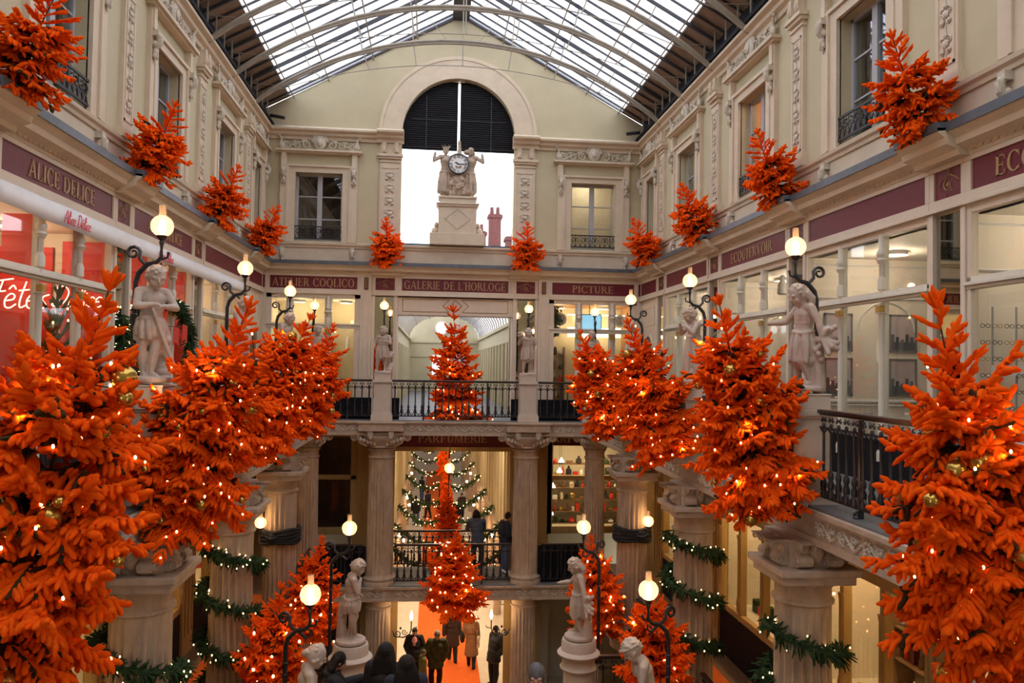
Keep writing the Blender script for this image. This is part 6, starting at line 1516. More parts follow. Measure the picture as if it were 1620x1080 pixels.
CHILD = dict(hz=.89, hr=(.078, .088, .097), neck=.795, sh=(.118, .762), chest=(.70, .116, .088), waist=(.585, .096, .080), hip=(.49, .108, .088), hj=.052, kn=.265, an=.05,
             th=(.066, .044), cf=(.044, .024), ua=(.040, .031), fa=(.032, .021), al=(.165, .15), hand=.055, foot=.085)
ADULT = dict(hz=.933, hr=(.044, .054, .066), neck=.862, sh=(.108, .815), chest=(.735, .098, .068), waist=(.62, .076, .056), hip=(.525, .092, .068), hj=.05, kn=.285, an=.045,
             th=(.052, .034), cf=(.035, .02), ua=(.030, .023), fa=(.023, .015), al=(.175, .155), hand=.052, foot=.085)
def hand(mb, w, d, up, s, curl=.5):
    """palm and five bent fingers from the wrist w along d; up is the back of the hand"""
    d = Vector(d).normalized(); up = (Vector(up) - d * Vector(up).dot(d)).normalized(); sd = d.cross(up); w = Vector(w)
    cap(mb, w, w + d * s * .5, s * .20, s * .26, 8); cap(mb, w + sd * s * .14, w + d * s * .5 + sd * s * .18, s * .15, s * .15, 6); cap(mb, w - sd * s * .14, w + d * s * .5 - sd * s * .18, s * .15, s * .15, 6)
    for i, l in enumerate((.42, .5, .47, .36)):
        b = w + d * s * .52 + sd * s * (.24 - .16 * i); m_ = b + (d * math.cos(curl * .6) - up * math.sin(curl * .6)) * s * l * .55; e = m_ + (d * math.cos(curl * 1.6) - up * math.sin(curl * 1.6)) * s * l * .5
        cap(mb, b, m_, s * .085, s * .078, 6); cap(mb, m_, e, s * .078, s * .06, 6)
    b = w + d * s * .14 + sd * s * .2; m_ = b + (d * .6 + sd * .8 - up * .2).normalized() * s * .3; cap(mb, b, m_, s * .10, s * .085, 6); cap(mb, m_, m_ + (d - up * .4).normalized() * s * .22, s * .085, s * .065, 6)
def skeleton(K, H, pose):
    g = lambda k, d: pose.get(k, d)
    lean = g('lean', (0, 0)); sway = g('sway', .015)
    J = {}
    J['hip'] = v3(sway, 0, K['hip'][0]); J['waist'] = v3(sway * .5 + lean[0] * .3, lean[1] * .3, K['waist'][0]); J['chest'] = v3(lean[0] * .8, lean[1] * .8, K['chest'][0])
    J['neck'] = v3(lean[0], lean[1] * 1.1, K['neck']); tw = g('twist', 0.)
    for s, n in ((-1, 'L'), (1, 'R')):
        J['sh' + n] = v3(lean[0] + s * K['sh'][0] * math.cos(tw), lean[1] + s * K['sh'][0] * math.sin(tw), K['sh'][1])
        a = g('arm' + n, (s * .15, -.02, -1)); d = Vector(a).normalized(); J['el' + n] = J['sh' + n] + d * K['al'][0]
        f = g('fore' + n, (s * .05, .15, -1)); f = Vector(f).normalized(); J['wr' + n] = J['el' + n] + f * K['al'][1]; J['fd' + n] = f
        J['hj' + n] = v3(sway + s * K['hj'], 0, K['hip'][0] - .03)
        l = g('leg' + n, (s * .02, 0, 0, 0)); # knee dx,dy  ankle dx,dy
        J['kn' + n] = v3(J['hj' + n].x + l[0], l[1], K['kn']); J['an' + n] = v3(J['hj' + n].x + l[2] + s * .0, l[3], K['an'])
        J['fo' + n] = Vector(g('toe' + n, (s * .25, 1, 0))).normalized()
    hp, hy = g('head', (0, 0)); J['hp'], J['hy'] = hp, hy
    J['head'] = J['neck'] + v3(math.sin(hy) * 0, .02 + .06 * math.sin(hp) * 1., 0) + Vector((0, math.sin(hp) * (K['hz'] - K['neck']) * .5, (K['hz'] - K['neck']) * math.cos(hp * .6)))
    return J
def head_mesh(mb, K, J, hair=None):
    """skull, brow, nose, mouth, chin, ears"""
    T = Matrix.Translation(J['head']) @ Matrix.Rotation(-J['hy'], 4, 'Z') @ Matrix.Rotation(-J['hp'], 4, 'X'); rx, ry, rz = K['hr']
    ell(mb, (0, -.08 * ry, .06 * rz), (rx, ry, rz * .92), T); ell(mb, (0, .18 * ry, -.38 * rz), (rx * .74, ry * .76, rz * .60), T)
    ell(mb, (0, .62 * ry, -.82 * rz), (rx * .30, ry * .26, rz * .20), T)
    mb.tube([(0, ry * .93, rz * .12), (0, ry * 1.12, -rz * .17), (0, ry * .92, -rz * .26)], [rx * .09, rx * .17, rx * .12], 6, T)
    for s in (-1, 1):
        ell(mb, (s * rx * .42, ry * .82, rz * .22), (rx * .32, ry * .14, rz * .09), T); ell(mb, (s * rx * .40, ry * .74, rz * .05), (rx * .17, ry * .13, rz * .09), T)
        ell(mb, (s * rx * .50, ry * .60, -rz * .32), (rx * .30, ry * .25, rz * .24), T); ell(mb, (s * rx * 1.0, -ry * .02, -rz * .08), (rx * .12, ry * .18, rz * .20), T)
    ell(mb, (0, ry * .86, -rz * .46), (rx * .30, ry * .12, rz * .055), T); ell(mb, (0, ry * .83, -rz * .58), (rx * .24, ry * .12, rz * .055), T)
    return T
def curls(mb, K, T, seed, long=.0, bun=False, band=False, n=46):
    rg = random.Random(seed); rx, ry, rz = K['hr']
    ell(mb, (0, -.14 * ry, .16 * rz), (rx * 1.06, ry * 1.04, rz * .98), T)
    for i in range(n):
        a = rg.uniform(0, 2 * PI); e = rg.uniform(-.45, 1.5); x, y, z = math.cos(e) * math.cos(a), math.cos(e) * math.sin(a), math.sin(e)
        if y > .25 and e < .45: continue
        ell(mb, (x * rx * 1.08, y * ry * 1.06 - .1 * ry, z * rz * 1.02 + .08 * rz), (rx * .2, ry * .18, rz * .15), T)
    if long:
        for s in (-1, 0, 1): mb.tube([T @ Vector((s * rx * .6, -ry * .7, 0)), T @ Vector((s * rx * .8, -ry * .95, -rz * .8)), T @ Vector((s * rx * .8, -ry * .8, -rz * (1 + long)))], [rx * .5, rx * .55, rx * .35], 8)
    if bun: ell(mb, (0, -ry * 1.25, -rz * .1), (rx * .42, ry * .34, rz * .36), T)
    if band: mb.tube([T @ Vector((rx * 1.12 * math.cos(a), ry * 1.12 * math.sin(a) - .08 * ry, rz * .42 - .25 * rz * -math.sin(a))) for a in [2 * PI * q / 20 for q in range(21)]], rx * .1, 6)
def torso(mb, K, J):
    cz, cx, cy = K['chest']; 
    for nm, (z, rx, ry) in (('chest', K['chest']), ('waist', K['waist']), ('hip', K['hip'])): ell(mb, tuple(J[nm]), (rx, ry, .085))
    for t in (.33, .66):
        p = J['chest'].lerp(J['waist'], t); ell(mb, tuple(p), (K['chest'][1] * (1 - t) + K['waist'][1] * t, K['chest'][2] * (1 - t) + K['waist'][2] * t, .07))
        p = J['waist'].lerp(J['hip'], t); ell(mb, tuple(p), (K['waist'][1] * (1 - t) + K['hip'][1] * t, K['waist'][2] * (1 - t) + K['hip'][2] * t, .06))
    r = K['ua'][0]; chain(mb, [J['shL'], J['chest'] + v3(0, 0, .06), J['shR']], [r * 1.15, r * 1.5, r * 1.15]); chain(mb, [J['chest'] + v3(0, 0, .05), J['neck'], J['head'] + v3(0, -.01, -K['hr'][2] * .5)], [K['hr'][0] * .8, K['hr'][0] * .62, K['hr'][0] * .58])
    for s in (-1, 1): ell(mb, tuple(J['chest'] + v3(s * .045, .045, .01)), (.042, .028, .034))
def limbs(mb, K, J, hands=True, inflate=0., legs=True, arms=True, curl=.5):
    for n, s in (('L', -1), ('R', 1)):
        if arms:
            u, f = K['ua'], K['fa']; chain(mb, [J['sh' + n], J['sh' + n].lerp(J['el' + n], .4), J['el' + n]], [u[0] * 1.1 + inflate, u[0] + inflate, u[1] + inflate]); chain(mb, [J['el' + n], J['el' + n].lerp(J['wr' + n], .35), J['wr' + n]], [f[0] + inflate, f[0] * 1.05 + inflate, f[1] + inflate])
            if hands: hand(mb, J['wr' + n], J['fd' + n], (s, -.2, .4), K['hand'], curl)
        if legs:
            t, c = K['th'], K['cf']; chain(mb, [J['hj' + n], J['kn' + n]], [t[0] + inflate, t[1] + inflate]); chain(mb, [J['kn' + n], J['kn' + n].lerp(J['an' + n], .3) + v3(0, -.008, 0), J['an' + n]], [c[0] + inflate, c[0] * 1.08 + inflate, c[1] + inflate])
            if hands: p = J['an' + n]; d = J['fo' + n]; chain(mb, [p + v3(0, 0, -.01) - d * .012, p + d * K['foot'] * .45 + v3(0, 0, -.02), p + d * K['foot'] + v3(0, 0, -.032)], [.026, .024, .016])
def drape(mb, J, K, z0, z1, seed, r0=.10, r1=.13, folds=15, ry=.8, cx=0., cy=0., gap=None, swing=0.):
    """hanging cloth as overlapping pleats between heights z0 > z1"""
    rg = random.Random(seed)
    for i in range(folds):
        a = 2 * PI * i / folds + rg.uniform(-.1, .1)
        if gap and gap[0] < a % (2 * PI) < gap[1]: continue
        b = a + rg.uniform(-.15, .25) + swing; zz = z1 + rg.uniform(-.01, .035)
        p0 = v3(J['hip'].x + math.cos(a) * r0, math.sin(a) * r0 * ry, z0 + rg.uniform(-.01, .01)); p1 = v3(J['hip'].x + cx * .5 + math.cos((a + b) / 2) * (r0 * .45 + r1 * .6), cy * .5 + math.sin((a + b) / 2) * (r0 * .45 + r1 * .6) * ry, (z0 + zz) / 2)
        p2 = v3(J['hip'].x + cx + math.cos(b) * r1, cy + math.sin(b) * r1 * ry, zz); chain(mb, [p0, p1, p2], [.020, .027, .023])
    for k_ in range(5):
        t = k_ / 4.; z = z0 + (z1 - z0) * t * .96; ell(mb, (J['hip'].x + cx * t, cy * t, z), (r0 + (r1 - r0) * t, (r0 + (r1 - r0) * t) * ry, abs(z0 - z1) * .20 + .02))
    mb.tube([(J['hip'].x + math.cos(a) * r0 * 1.08, math.sin(a) * r0 * ry * 1.08, z0 + .012 * math.sin(2 * a)) for a in [2 * PI * q / 20 for q in range(21)]], .020, 6)
def support(mb, kind, x=-.1, y=-.09):
    if kind == 'stump':
        chain(mb, [v3(x, y, .0), v3(x + .01, y - .01, .2), v3(x, y, .40)], [.075, .055, .05])
        for i in range(5): cap(mb, (x, y, .08 * i), (x + .05 * math.cos(i * 2.), y + .05 * math.sin(i * 2.), .08 * i + .04), .03, .02)
    elif kind == 'grapes':
        chain(mb, [v3(x, y, .0), v3(x, y, .2), v3(x, y, .36)], [.07, .06, .05]); rg = random.Random(3)
        for i in range(26): ell(mb, (x + rg.uniform(-.07, .07), y + rg.uniform(-.06, .06), .36 + rg.uniform(-.1, .12)), (.03, .03, .03))
    elif kind == 'rock':
        rg = random.Random(8)
        for i in range(8): ell(mb, (x + rg.uniform(-.06, .06), y + rg.uniform(-.05, .05), .04 + .05 * i), (.08, .07, .06))
def statue(loc, face, pose, label, H=1.2, K=CHILD, dr='skirt', sup='stump', hair=dict(), seed=1, voxel=.0085, bust=False, extra=None, mat=None, plinth=True):
    t = thing('marble_statue', label, 'statue', loc, face)
    J = skeleton(K, H, pose); mb = MB(); torso(mb, K, J); limbs(mb, K, J); T = head_mesh(mb, K, J)
    hk = dict(seed=seed); hk.update(hair); curls(mb, K, T, **hk)
    if dr == 'skirt': drape(mb, J, K, .53, .24, seed, .098, .135)
    elif dr == 'long': drape(mb, J, K, .60, .07, seed, .095, .15, 17)
    elif dr == 'tunic': drape(mb, J, K, .60, .30, seed, .095, .14, 15); drape(mb, J, K, .74, .58, seed + 1, .10, .10, 12)
    elif dr == 'sash': drape(mb, J, K, .52, .36, seed, .10, .12, 13); chain(mb, [v3(-.11, -.05, .5), v3(-.17, -.08, .35), v3(-.16, -.06, .16)], [.04, .045, .03]); chain(mb, [v3(-.09, -.08, .5), v3(-.13, -.12, .3), v3(-.12, -.10, .12)], [.035, .04, .03])
    if sup: support(mb, sup, pose.get('supx', -.09), -.10)
    if extra: extra(mb, J)
    if plinth: mb.lathe([(.19, -.035), (.19, .0), (.175, .015), (.0, .02)], 20, cap=False); mb.lathe([(.0, -.035), (.19, -.035)], 20, cap=False)
    remesh(mb, 'figure', mat or M['marble'], t, voxel, 2, T=Matrix.Scale(H, 4) @ Matrix.Translation((0, 0, .03)))
    return t
ARM = dict(
    offer=dict(armR=(.3, .55, -.75), foreR=(.1, 1, -.12), armL=(-.5, -.25, -1), foreL=(-.2, -.1, -1), legL=(-.01, .05, -.03, -.03), legR=(.02, .0, .03, .03), head=(.45, 0)),
    flute=dict(armR=(.35, .6, -.7), foreR=(-.75, .5, .9), armL=(-.35, .55, -.75), foreL=(.7, .5, .8), head=(.45, .1), legR=(.0, .05, .01, .0)),
    chin=dict(armR=(.2, .3, -.95), foreR=(-.35, .25, 1), armL=(-.25, .1, -1), foreL=(.35, .6, -.5), head=(.5, 0), legL=(-.01, .06, -.02, -.02), legR=(.03, .0, -.05, .05)),
    crossed=dict(armR=(.35, .45, -.8), foreR=(-1, .35, .15), armL=(-.35, .45, -.8), foreL=(1, .45, .05), head=(.35, .15), legL=(.03, .05, .06, .06)),
    basket=dict(armR=(.6, .25, -.75), foreR=(-.1, .6, .9), armL=(-.4, .1, -1), foreL=(.2, .5, -.8), head=(.0, -.2), legR=(.02, .03, .04, .03)),
    down=dict(armR=(.3, .1, -1), foreR=(-.2, .5, -.8), armL=(-.3, .1, -1), foreL=(.2, .55, -.8), head=(.5, 0), legL=(0, .04, 0, 0)),
    side=dict(armR=(.5, .0, -1), foreR=(.1, .45, -.7), armL=(-.4, .3, -1), foreL=(.6, .7, .3), head=(.1, .3), legR=(.04, .05, .06, .04)))
def staff(mb, J): cap(mb, (-.16, .17, .02), (.05, .12, .60), .022, .016)
def basket(mb, J): w_ = J['wrR']; ell(mb, (w_.x, w_.y + .02, w_.z + .06), (.075, .06, .05)); rg = random.Random(2); [ell(mb, (w_.x + rg.uniform(-.05, .05), w_.y + rg.uniform(-.03, .06), w_.z + .11), (.028, .028, .028)) for _ in range(12)]
def sheaf(mb, J): w_ = J['wrL']; rg = random.Random(4); [cap(mb, (w_.x, w_.y, w_.z), (w_.x - .06 + rg.uniform(-.05, .05), w_.y - .05 + rg.uniform(-.05, .05), w_.z + rg.uniform(-.16, .12)), .02, .026) for _ in range(16)]
ZP = 1.29
statue((PX, 8.7, ZP), PI / 2 + .1, ARM['offer'], 'marble child on the right balcony holding out a hand, under the nearest right lamp', extra=sheaf, sup='grapes', seed=2, hair=dict(long=.35, n=60))
statue((PX - .02, 12.5, ZP), PI / 2 + .1, ARM['flute'], 'marble youth on the right balcony raising both hands to the mouth, head bowed', dr='long', seed=3, hair=dict(n=60))
statue((PX, 16.4, ZP), PI / 2 + .3, ARM['down'], 'marble youth on the right balcony, third and partly behind a fir top', dr='long', seed=4, hair=dict(n=50))
statue((PX + .06, FY + .2, ZP - .03), PI - .1, ARM['crossed'], 'marble figure with folded arms in the far right corner of the end gallery', dr='skirt', seed=5)
statue((1.95, FY + .22, ZP - .03), PI + .1, ARM['basket'], 'marble child carrying a basket, right of the tall fir', dr='tunic', seed=6, extra=basket, H=1.25)
statue((-1.95, FY + .22, ZP - .03), PI - .2, ARM['side'], 'marble child in a tunic resting on a rock, left of the tall fir', dr='tunic', seed=7, sup='rock', H=1.22)
statue((-PX - .06, FY + .2, ZP - .03), PI + .4, ARM['down'], 'marble figure in the far left corner of the end gallery', dr='skirt', seed=8)
statue((-PX, 16.4, ZP), -PI / 2 - .3, ARM['down'], 'marble child on the left balcony, third and half hidden by fir tops', dr='skirt', seed=9, hair=dict(n=50))
statue((-PX + .02, 12.5, ZP), -PI / 2 - .1, ARM['chin'], 'marble child on the left balcony with bowed curly head, second from the viewer', dr='skirt', seed=10, hair=dict(n=60))
statue((-PX + .02, 8.7, ZP), PI + .75, ARM['crossed'], 'marble child on the left balcony with crossed arms leaning on a staff, nearest', dr='sash', seed=11, extra=staff, sup='rock', hair=dict(n=70))
statue((PX + .0, 4.9, ZP), PI / 2, ARM['down'], 'marble child on the nearest right pedestal, cut off by the picture edge', dr='skirt', seed=12, hair=dict(n=50))
statue((-1.86, 12.95, -2.96), -PI / 2 + .25, ARM['chin'], 'lower standing marble youth with a hand at the chin, left of the stair', dr='sash', seed=13, H=1.28, hair=dict(n=60))
statue((1.86, 12.95, -2.96), PI / 2 - .1, ARM['offer'], 'lower standing marble child holding out a hand, right of the stair', dr='skirt', seed=14, H=1.28, extra=sheaf, sup='stump', hair=dict(long=.3, n=60))
statue((-1.95, 9.0, -2.90), -PI / 2 + .3, ARM['down'], 'nearest lower marble girl with a bun and bowed head, at the bottom edge', dr='long', seed=15, H=1.25, hair=dict(bun=True, n=20))
statue((1.93, 9.0, -2.90), PI / 2 - .2, dict(ARM['chin'], head=(.75, 0), lean=(0, .06)), 'nearest lower marble youth with curls and hand on chin, at the bottom edge', dr='skirt', seed=16, H=1.25, hair=dict(band=True, n=70))
# clock with its two supporting figures
t = thing('clock_group', 'stone clock group with two crowned figures and a white dial in the arched opening', 'clock', (0, WY - .02, 6.36))
def crown(mb, T, K):
    rx, ry, rz = K['hr']
    for i in range(7): a = 2 * PI * i / 7; cap(mb, T @ Vector((rx * .9 * math.cos(a), ry * .9 * math.sin(a), rz * .75)), T @ Vector((rx * 1.7 * math.cos(a), ry * 1.7 * math.sin(a), rz * 1.6)), .014, .004)
K2 = dict(ADULT, hr=(.056, .066, .076), chest=(.735, .12, .09), waist=(.62, .10, .08), hip=(.525, .12, .09), ua=(.042, .034), fa=(.034, .026))
for sg in (-1, 1):
    ps = dict(armR=(.2, .3, -.8) if sg > 0 else (.7, .1, -.5), foreR=(.2, .8, -.3) if sg > 0 else (-.1, .1, .9), armL=(-.2, .3, -.8) if sg < 0 else (-.7, .1, -.5), foreL=(-.2, .8, -.3) if sg < 0 else (.1, .1, .9), head=(.3 if sg > 0 else .05, 0), lean=(-sg * .04, .04), legL=(-.02, .09, 0, 0), legR=(.02, .05, 0, 0))
    J = skeleton(K2, 1, ps); mb = MB(); torso(mb, K2, J); limbs(mb, K2, J); T = head_mesh(mb, K2, J); curls(mb, K2, T, 5, n=30, long=.6 if sg > 0 else 0)
    if sg < 0: crown(mb, T, K2)
    else: ell(mb, (J['head'].x + .07, J['head'].y - .03, J['head'].z + .0), (.10, .06, .055))
    drape(mb, J, K2, .50, .10, 20 + sg, .115, .15, 17); chain(mb, [J['shR'], J['chest'], J['hip']], [.04, .05, .05])
    remesh(mb, 'supporter', M['stone'], t, .009, 2, T=Matrix.Translation((sg * .34, .02, 0)) @ Matrix.Rotation(PI - sg * .3, 4, 'Z') @ Matrix.Scale(1.42, 4))
mb = MB(); rg = random.Random(6); ell(mb, (0, -.06, .93), (.36, .12, .36))
for i in range(26): ell(mb, (rg.uniform(-.22, .22), -.12 + rg.uniform(-.05, .05), rg.uniform(.05, .6)), (rg.uniform(.05, .09), .07, rg.uniform(.06, .14)))
ell(mb, (0, 0, .3), (.36, .16, .36)); ell(mb, (0, .02, .9), (.4, .14, .34)); chain(mb, [v3(.02, 0, 1.2), v3(.03, 0, 1.45), v3(.02, 0, 1.62)], [.09, .05, .04]); ell(mb, (.02, 0, 1.60), (.05, .05, .08))
for i in range(8): mb.tube(to_y(spiral(rg.uniform(-.2, .2), rg.uniform(.1, .55), .09, 1.2, i, 1 if i % 2 else -1, 10), -.18), .022, 5)
remesh(mb, 'carved_body', M['stone'], t, .012, 2)
mb = MB(); Tc = Tm((0, -.22, .93), 0, 1, PI / 2); mb.lathe([(.27, -.02), (.30, -.02), (.305, .03), (.27, .04)], 32, Tc, cap=False); bz = mb.build('bezel', M['iron'], t, smooth=True)
mb = MB(); mb.lathe([(0, .0), (.28, .0), (.28, .012), (0, .012)], 32, Tc, cap=False); dl = mb.build('dial', M['clockface'], t)
mb = MB()
for i, tx in enumerate(('XII', 'I', 'II', 'III', 'IIII', 'V', 'VI', 'VII', 'VIII', 'IX', 'X', 'XI')):
    a = -2 * PI * i / 12; T = Tm((0, -.236, .93)) @ Matrix.Rotation(-a, 4, 'Y') @ Matrix.Translation((0, 0, .215)); letters(mb, tx, .026 * len(tx) + .012, .072, T, .004)
mb.build('numerals', M['black'], dl)
for ang, L, w_, nm in ((-2 * PI * (9 + 50 / 60.) / 12, .13, .02, 'hour_hand'), (-2 * PI * 15.2 / 60., .215, .013, 'minute_hand')):
    mb = MB(); T = Tm((0, -.243, .93)) @ Matrix.Rotation(-ang, 4, 'Y'); mb.prism([(-w_ * .6, -.04), (w_ * .6, -.04), (w_, L * .6), (0, L), (-w_, L * .6)], -.004, 0, 'y', T); mb.build(nm, M['black'], dl)

# ------------------------------------------------------------------ people
CL = {}
def cloth(name, col, **k):
    if name not in CL: CL[name] = pmat(name, col, .85, var=.12, scale=9, bump=.1, bscale=60, **k)
    return CL[name]
def person(loc, face, pose, label, H=1.7, coat=None, coatlen=.42, trousers=None, hair='short', hairmat=None, seed=1, voxel=.011, extra=None, hood=None, beanie=None, scarf=None, bulk=.022):
    K = ADULT; t = thing('person', label, 'person', loc, face); J = skeleton(K, 1, pose); S = Matrix.Scale(H, 4)
    mb = MB(); torso(mb, K, J); limbs(mb, K, J); T = head_mesh(mb, K, J); remesh(mb, 'body', M['skin'], t, voxel * .75, 1, T=S)
    mb = MB()                                   # coat or jacket with sleeves
    for nm in ('chest', 'waist', 'hip'): z, rx, ry = K[nm]; ell(mb, tuple(J[nm]), (rx + bulk, ry + bulk, .09))
    ell(mb, tuple(J['chest'].lerp(J['waist'], .5)), (K['chest'][1] + bulk * .9, K['chest'][2] + bulk, .09)); ell(mb, tuple(J['waist'].lerp(J['hip'], .5)), (K['hip'][1] + bulk * .8, K['hip'][2] + bulk, .08))
    zz = .52; 
    while zz > coatlen: ell(mb, (J['hip'].x, 0, zz), (K['hip'][1] + bulk + (.52 - zz) * .10, K['hip'][2] + bulk + (.52 - zz) * .1, .05)); zz -= .03
    limbs(mb, K, J, hands=False, inflate=bulk * .8, legs=False); chain(mb, [J['shL'], J['chest'] + v3(0, 0, .07), J['shR']], [.045, .06, .045]); mb.tube([(J['neck'].x + .05 * math.cos(a), J['neck'].y + .05 * math.sin(a), J['neck'].z - .012) for a in [2 * PI * q / 14 for q in range(15)]], .022, 6)
    for n in 'LR': cap(mb, J['el' + n], J['wr' + n] - J['fd' + n] * .015, K['fa'][0] + bulk * .8, K['fa'][1] + bulk * .6)
    remesh(mb, 'coat', coat, t, voxel, 2, T=S)
    mb = MB(); limbs(mb, K, J, hands=False, inflate=.012, arms=False); ell(mb, tuple(J['hip']), (K['hip'][1] + .008, K['hip'][2] + .008, .07)); remesh(mb, 'trousers', trousers or M['black'], t, voxel, 2, T=S)
    for n in 'LR':
        mb = MB(); p = J['an' + n]; d = J['fo' + n]; chain(mb, [p + v3(0, 0, -.005) - d * .015, p + d * .04 + v3(0, 0, -.018), p + d * .09 + v3(0, 0, -.024)], [.034, .030, .022]); mb.box(p.x - .02, p.x + .02, p.y - .02, p.y + .03, .0, .02)
        remesh(mb, 'shoe', M['black'] if seed != 77 else M['white'], t, voxel, 1, T=S)
    hm = hairmat or M['hair_dark']; rx, ry, rz = K['hr']
    mb = MB()
    if beanie: ell(mb, (0, -.12 * ry, .30 * rz), (rx * 1.14, ry * 1.12, rz * .92), T); mb.tube([T @ Vector((rx * 1.14 * math.cos(a), ry * 1.14 * math.sin(a) - .1 * ry, rz * .12)) for a in [2 * PI * q / 18 for q in range(19)]], rx * .14, 6); remesh(mb, 'beanie', beanie, t, voxel * .8, 2, T=S)
    else:
        ell(mb, (0, -.16 * ry, .16 * rz), (rx * 1.13, ry * 1.08, rz * 1.0), T)
        if hair == 'long':
            ell(mb, (0, -.35 * ry, .1 * rz), (rx * 1.5, ry * 1.25, rz * 1.1), T); ell(mb, (0, -.9 * ry, -1.2 * rz), (rx * 1.9, ry * .75, rz * 1.6), T); ell(mb, (0, -1.1 * ry, -2.6 * rz), (rx * 1.9, ry * .6, rz * 1.3), T)
            for s in (-1, -.5, 0, .5, 1): chain(mb, [T @ Vector((s * rx * .75, -ry * .62, rz * .35)), T @ Vector((s * rx * 1.25, -ry * .95, -rz * .7)), T @ Vector((s * rx * 1.6, -ry * 1.15, -rz * 2.2)), T @ Vector((s * rx * 1.2, -ry * 1.1, -rz * 3.3))], [.026, .032, .034, .016])
            for s in (-1, 1): chain(mb, [T @ Vector((s * rx * .95, 0, rz * .4)), T @ Vector((s * rx * 1.25, -.1 * ry, -rz * .7)), T @ Vector((s * rx * 1.45, .1 * ry, -rz * 1.9))], [.018, .022, .016])
        elif hair == 'bob':
            for s in (-1, -.5, 0, .5, 1): chain(mb, [T @ Vector((s * rx * .8, -ry * .6, rz * .2)), T @ Vector((s * rx * 1.15, -ry * .8, -rz * .9))], [.024, .026])
        remesh(mb, 'hair', hm, t, voxel * .8, 2, T=S)
    if hood:
        mb = MB(); mb.tube([(J['neck'].x + .075 * math.cos(a), J['neck'].y - .035 + .06 * math.sin(a), J['neck'].z + .01 + .02 * math.sin(a)) for a in [2 * PI * q / 16 for q in range(17)]], .034, 8); ell(mb, (J['neck'].x, J['neck'].y - .09, J['neck'].z - .02), (.08, .05, .06)); remesh(mb, 'fur_hood', hood, t, voxel, 1, T=S)
    if scarf: mb = MB(); ell(mb, (J['chest'].x, J['chest'].y + .062, J['chest'].z + .01), (.055, .035, .11)); remesh(mb, 'pink_top', scarf, t, voxel, 1, T=S)
    if extra: extra(t, J, S)
    return t
STAND = dict(); WALK = dict(legL=(0, .05, 0, .08), legR=(0, -.01, 0, -.10), armL=(-.18, -.12, -1), armR=(.18, .12, -1)); POCK = dict(armL=(-.35, -.1, -1), foreL=(.45, .5, -.7), armR=(.35, -.1, -1), foreR=(-.45, .5, -.7), head=(.3, 0))
olive = cloth('olive_green_parka', (.045, .042, .012)); dkbrown = cloth('dark_brown_parka', (.045, .022, .014)); fur = cloth('brown_fur', (.10, .055, .035)); tan = cloth('tan_wool_coat', (.26, .12, .05)); pink = cloth('pink_shirt', (.70, .32, .34)); grey = cloth('grey_knit', (.22, .20, .19)); slate_c = cloth('slate_grey_jacket', (.10, .11, .14)); denim = cloth('blue_denim', (.10, .14, .26)); navy = cloth('navy_jacket', (.02, .022, .035)); violet = cloth('purple_scarf', (.09, .03, .09)); pattern = cloth('dotted_canvas', (.62, .52, .38), col2=(.25, .10, .04))
def tote(t, J, S):
    mb = MB(); w_ = J['wrR']; mb.box(.12, .17, -.10, .11, .40, .60); mb.build('dotted_tote_bag', pattern, t, bevel=.01, T=S); mb = MB(); mb.tube([(.12, -.05, .60), (J['shR'].x + .01, J['shR'].y, J['shR'].z + .02), (.12, .06, .60)], .006, 5); mb.build('strap', pattern, t, T=S)
    mb = MB(); ell(mb, (-.16, -.02, .58), (.05, .07, .12)); mb.build('black_shoulder_bag', M['black'], t, T=S, smooth=True)
def phone(t, J, S):
    w_ = J['wrR'] + J['fdR'] * .05; mb = MB(); mb.cbox((w_.x - .01, w_.y + .01, w_.z + .02), (.045, .006, .085)); mb.build('phone', M['black'], t, T=S)
person((-.35, 23.15, ZL + .012), PI + .05, POCK, 'person in an olive parka and grey beanie standing on the orange carpet, facing the viewer', 1.78, olive, .40, M['black'], beanie=grey, seed=1, bulk=.036)
person((.15, 25.5, ZL + .012), .05, WALK, 'person in a long dark coat with fur hood walking away on the orange carpet', 1.72, dkbrown, .30, M['black'], hair='short', hood=fur, seed=2, bulk=.026)
person((.73, 24.95, ZL + .012), -.1, WALK, 'person in a tan coat with a dotted tote bag walking away', 1.66, tan, .24, M['black'], hair='bob', seed=3, extra=tote, bulk=.02)
person((-1.0, 23.85, ZL + .002), PI - .1, POCK, 'person in a black jacket over a pink top at the left edge of the carpet', 1.66, M['black'], .42, M['black'], hair='short', scarf=pink, seed=4, bulk=.028)
person((-.75, 22.9, ZL + .002), PI + 1.9, STAND, 'short person with a grey green hood seen between the others', 1.32, cloth('grey_green_jacket', (.16, .18, .06)), .42, M['black'], beanie=cloth('moss_hood', (.12, .12, .05)), seed=5)
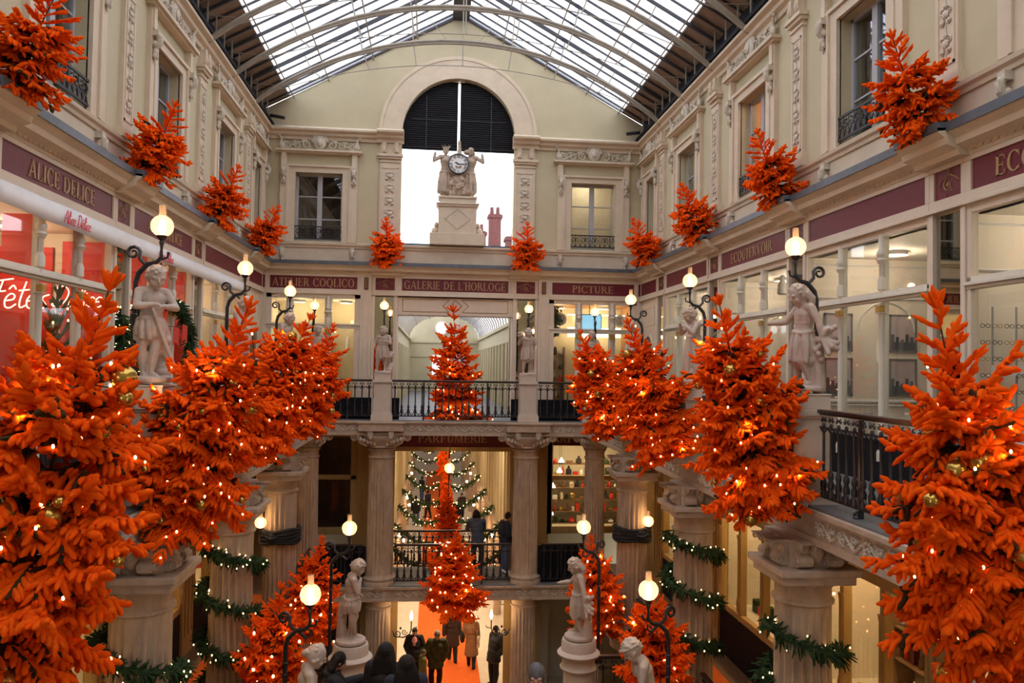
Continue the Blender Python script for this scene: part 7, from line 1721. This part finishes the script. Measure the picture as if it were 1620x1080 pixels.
person((1.36, 23.5, ZL + .002), 2.2, dict(POCK, lean=(0, -.06)), 'person all in black leaning at the right lower column', 1.76, M['black'], .40, M['black'], hair='short', seed=6, bulk=.04)
person((-1.16, 10.2, -3.70), -.25, STAND, 'person with long dark hair at the bottom edge, seen from behind, left of two', 1.66, M['black'], .4, M['black'], hair='long', seed=7, bulk=.03)
person((-.88, 9.7, -3.66), .1, STAND, 'person with long dark hair at the bottom edge, seen from behind, right of two', 1.64, navy, .4, M['black'], hair='long', seed=8, bulk=.03)
person((-1.84, 10.35, -3.84), -1.3, dict(armR=(.3, .6, -.6), foreR=(-.1, 1, .45), armL=(-.2, .6, -.7), foreL=(.3, 1, .35), head=(.35, 0)), 'person in a dark hood holding up a phone beside the lower left statue', 1.64, M['black'], .42, denim, hair='bob', seed=9, extra=phone, bulk=.03)
person((.46, 7.9, -3.20), PI - .15, dict(head=(.25, 0)), 'person with short grey hair whose head shows at the bottom edge', 1.76, navy, .4, M['black'], hair='short', hairmat=M['hair_grey'], seed=10, bulk=.03)
person((.72, 22.55, ZM + .002), .1, dict(armL=(-.2, .55, -.8), foreL=(.2, .9, -.3), armR=(.2, .55, -.8), foreR=(-.2, .9, -.3), head=(.4, 0), lean=(0, .05)), 'person in a slate jacket leaning on the back railing of the middle gallery', 1.68, slate_c, .46, M['black'], hair='bob', seed=11)
person((1.50, 22.2, ZM + .002), -1.2, dict(POCK, head=(.3, 0)), 'person in dark jacket and jeans beside the right end column, middle gallery', 1.7, navy, .46, denim, hair='short', seed=77)
for i, (x, y) in enumerate(((-1.45, 47), (-.75, 49), (.55, 44), (.95, 45.5), (1.3, 48), (.1, 52), (-1.2, 55))):
    person((x, y, ZL + .002), i * .9, WALK if i % 2 else STAND, 'distant person in dark clothes down the stair hall, %s' % ['left of the carpet', 'on the carpet edge', 'right, nearest of the far group', 'second from right, far group', 'rightmost of the far group', 'alone on the carpet', 'farthest on the left'][i], 1.7, [M['black'], navy, slate_c, M['black'], dkbrown, navy, M['black']][i], .42, denim if i % 3 == 0 else M['black'], hair='short', seed=20 + i, voxel=.022)
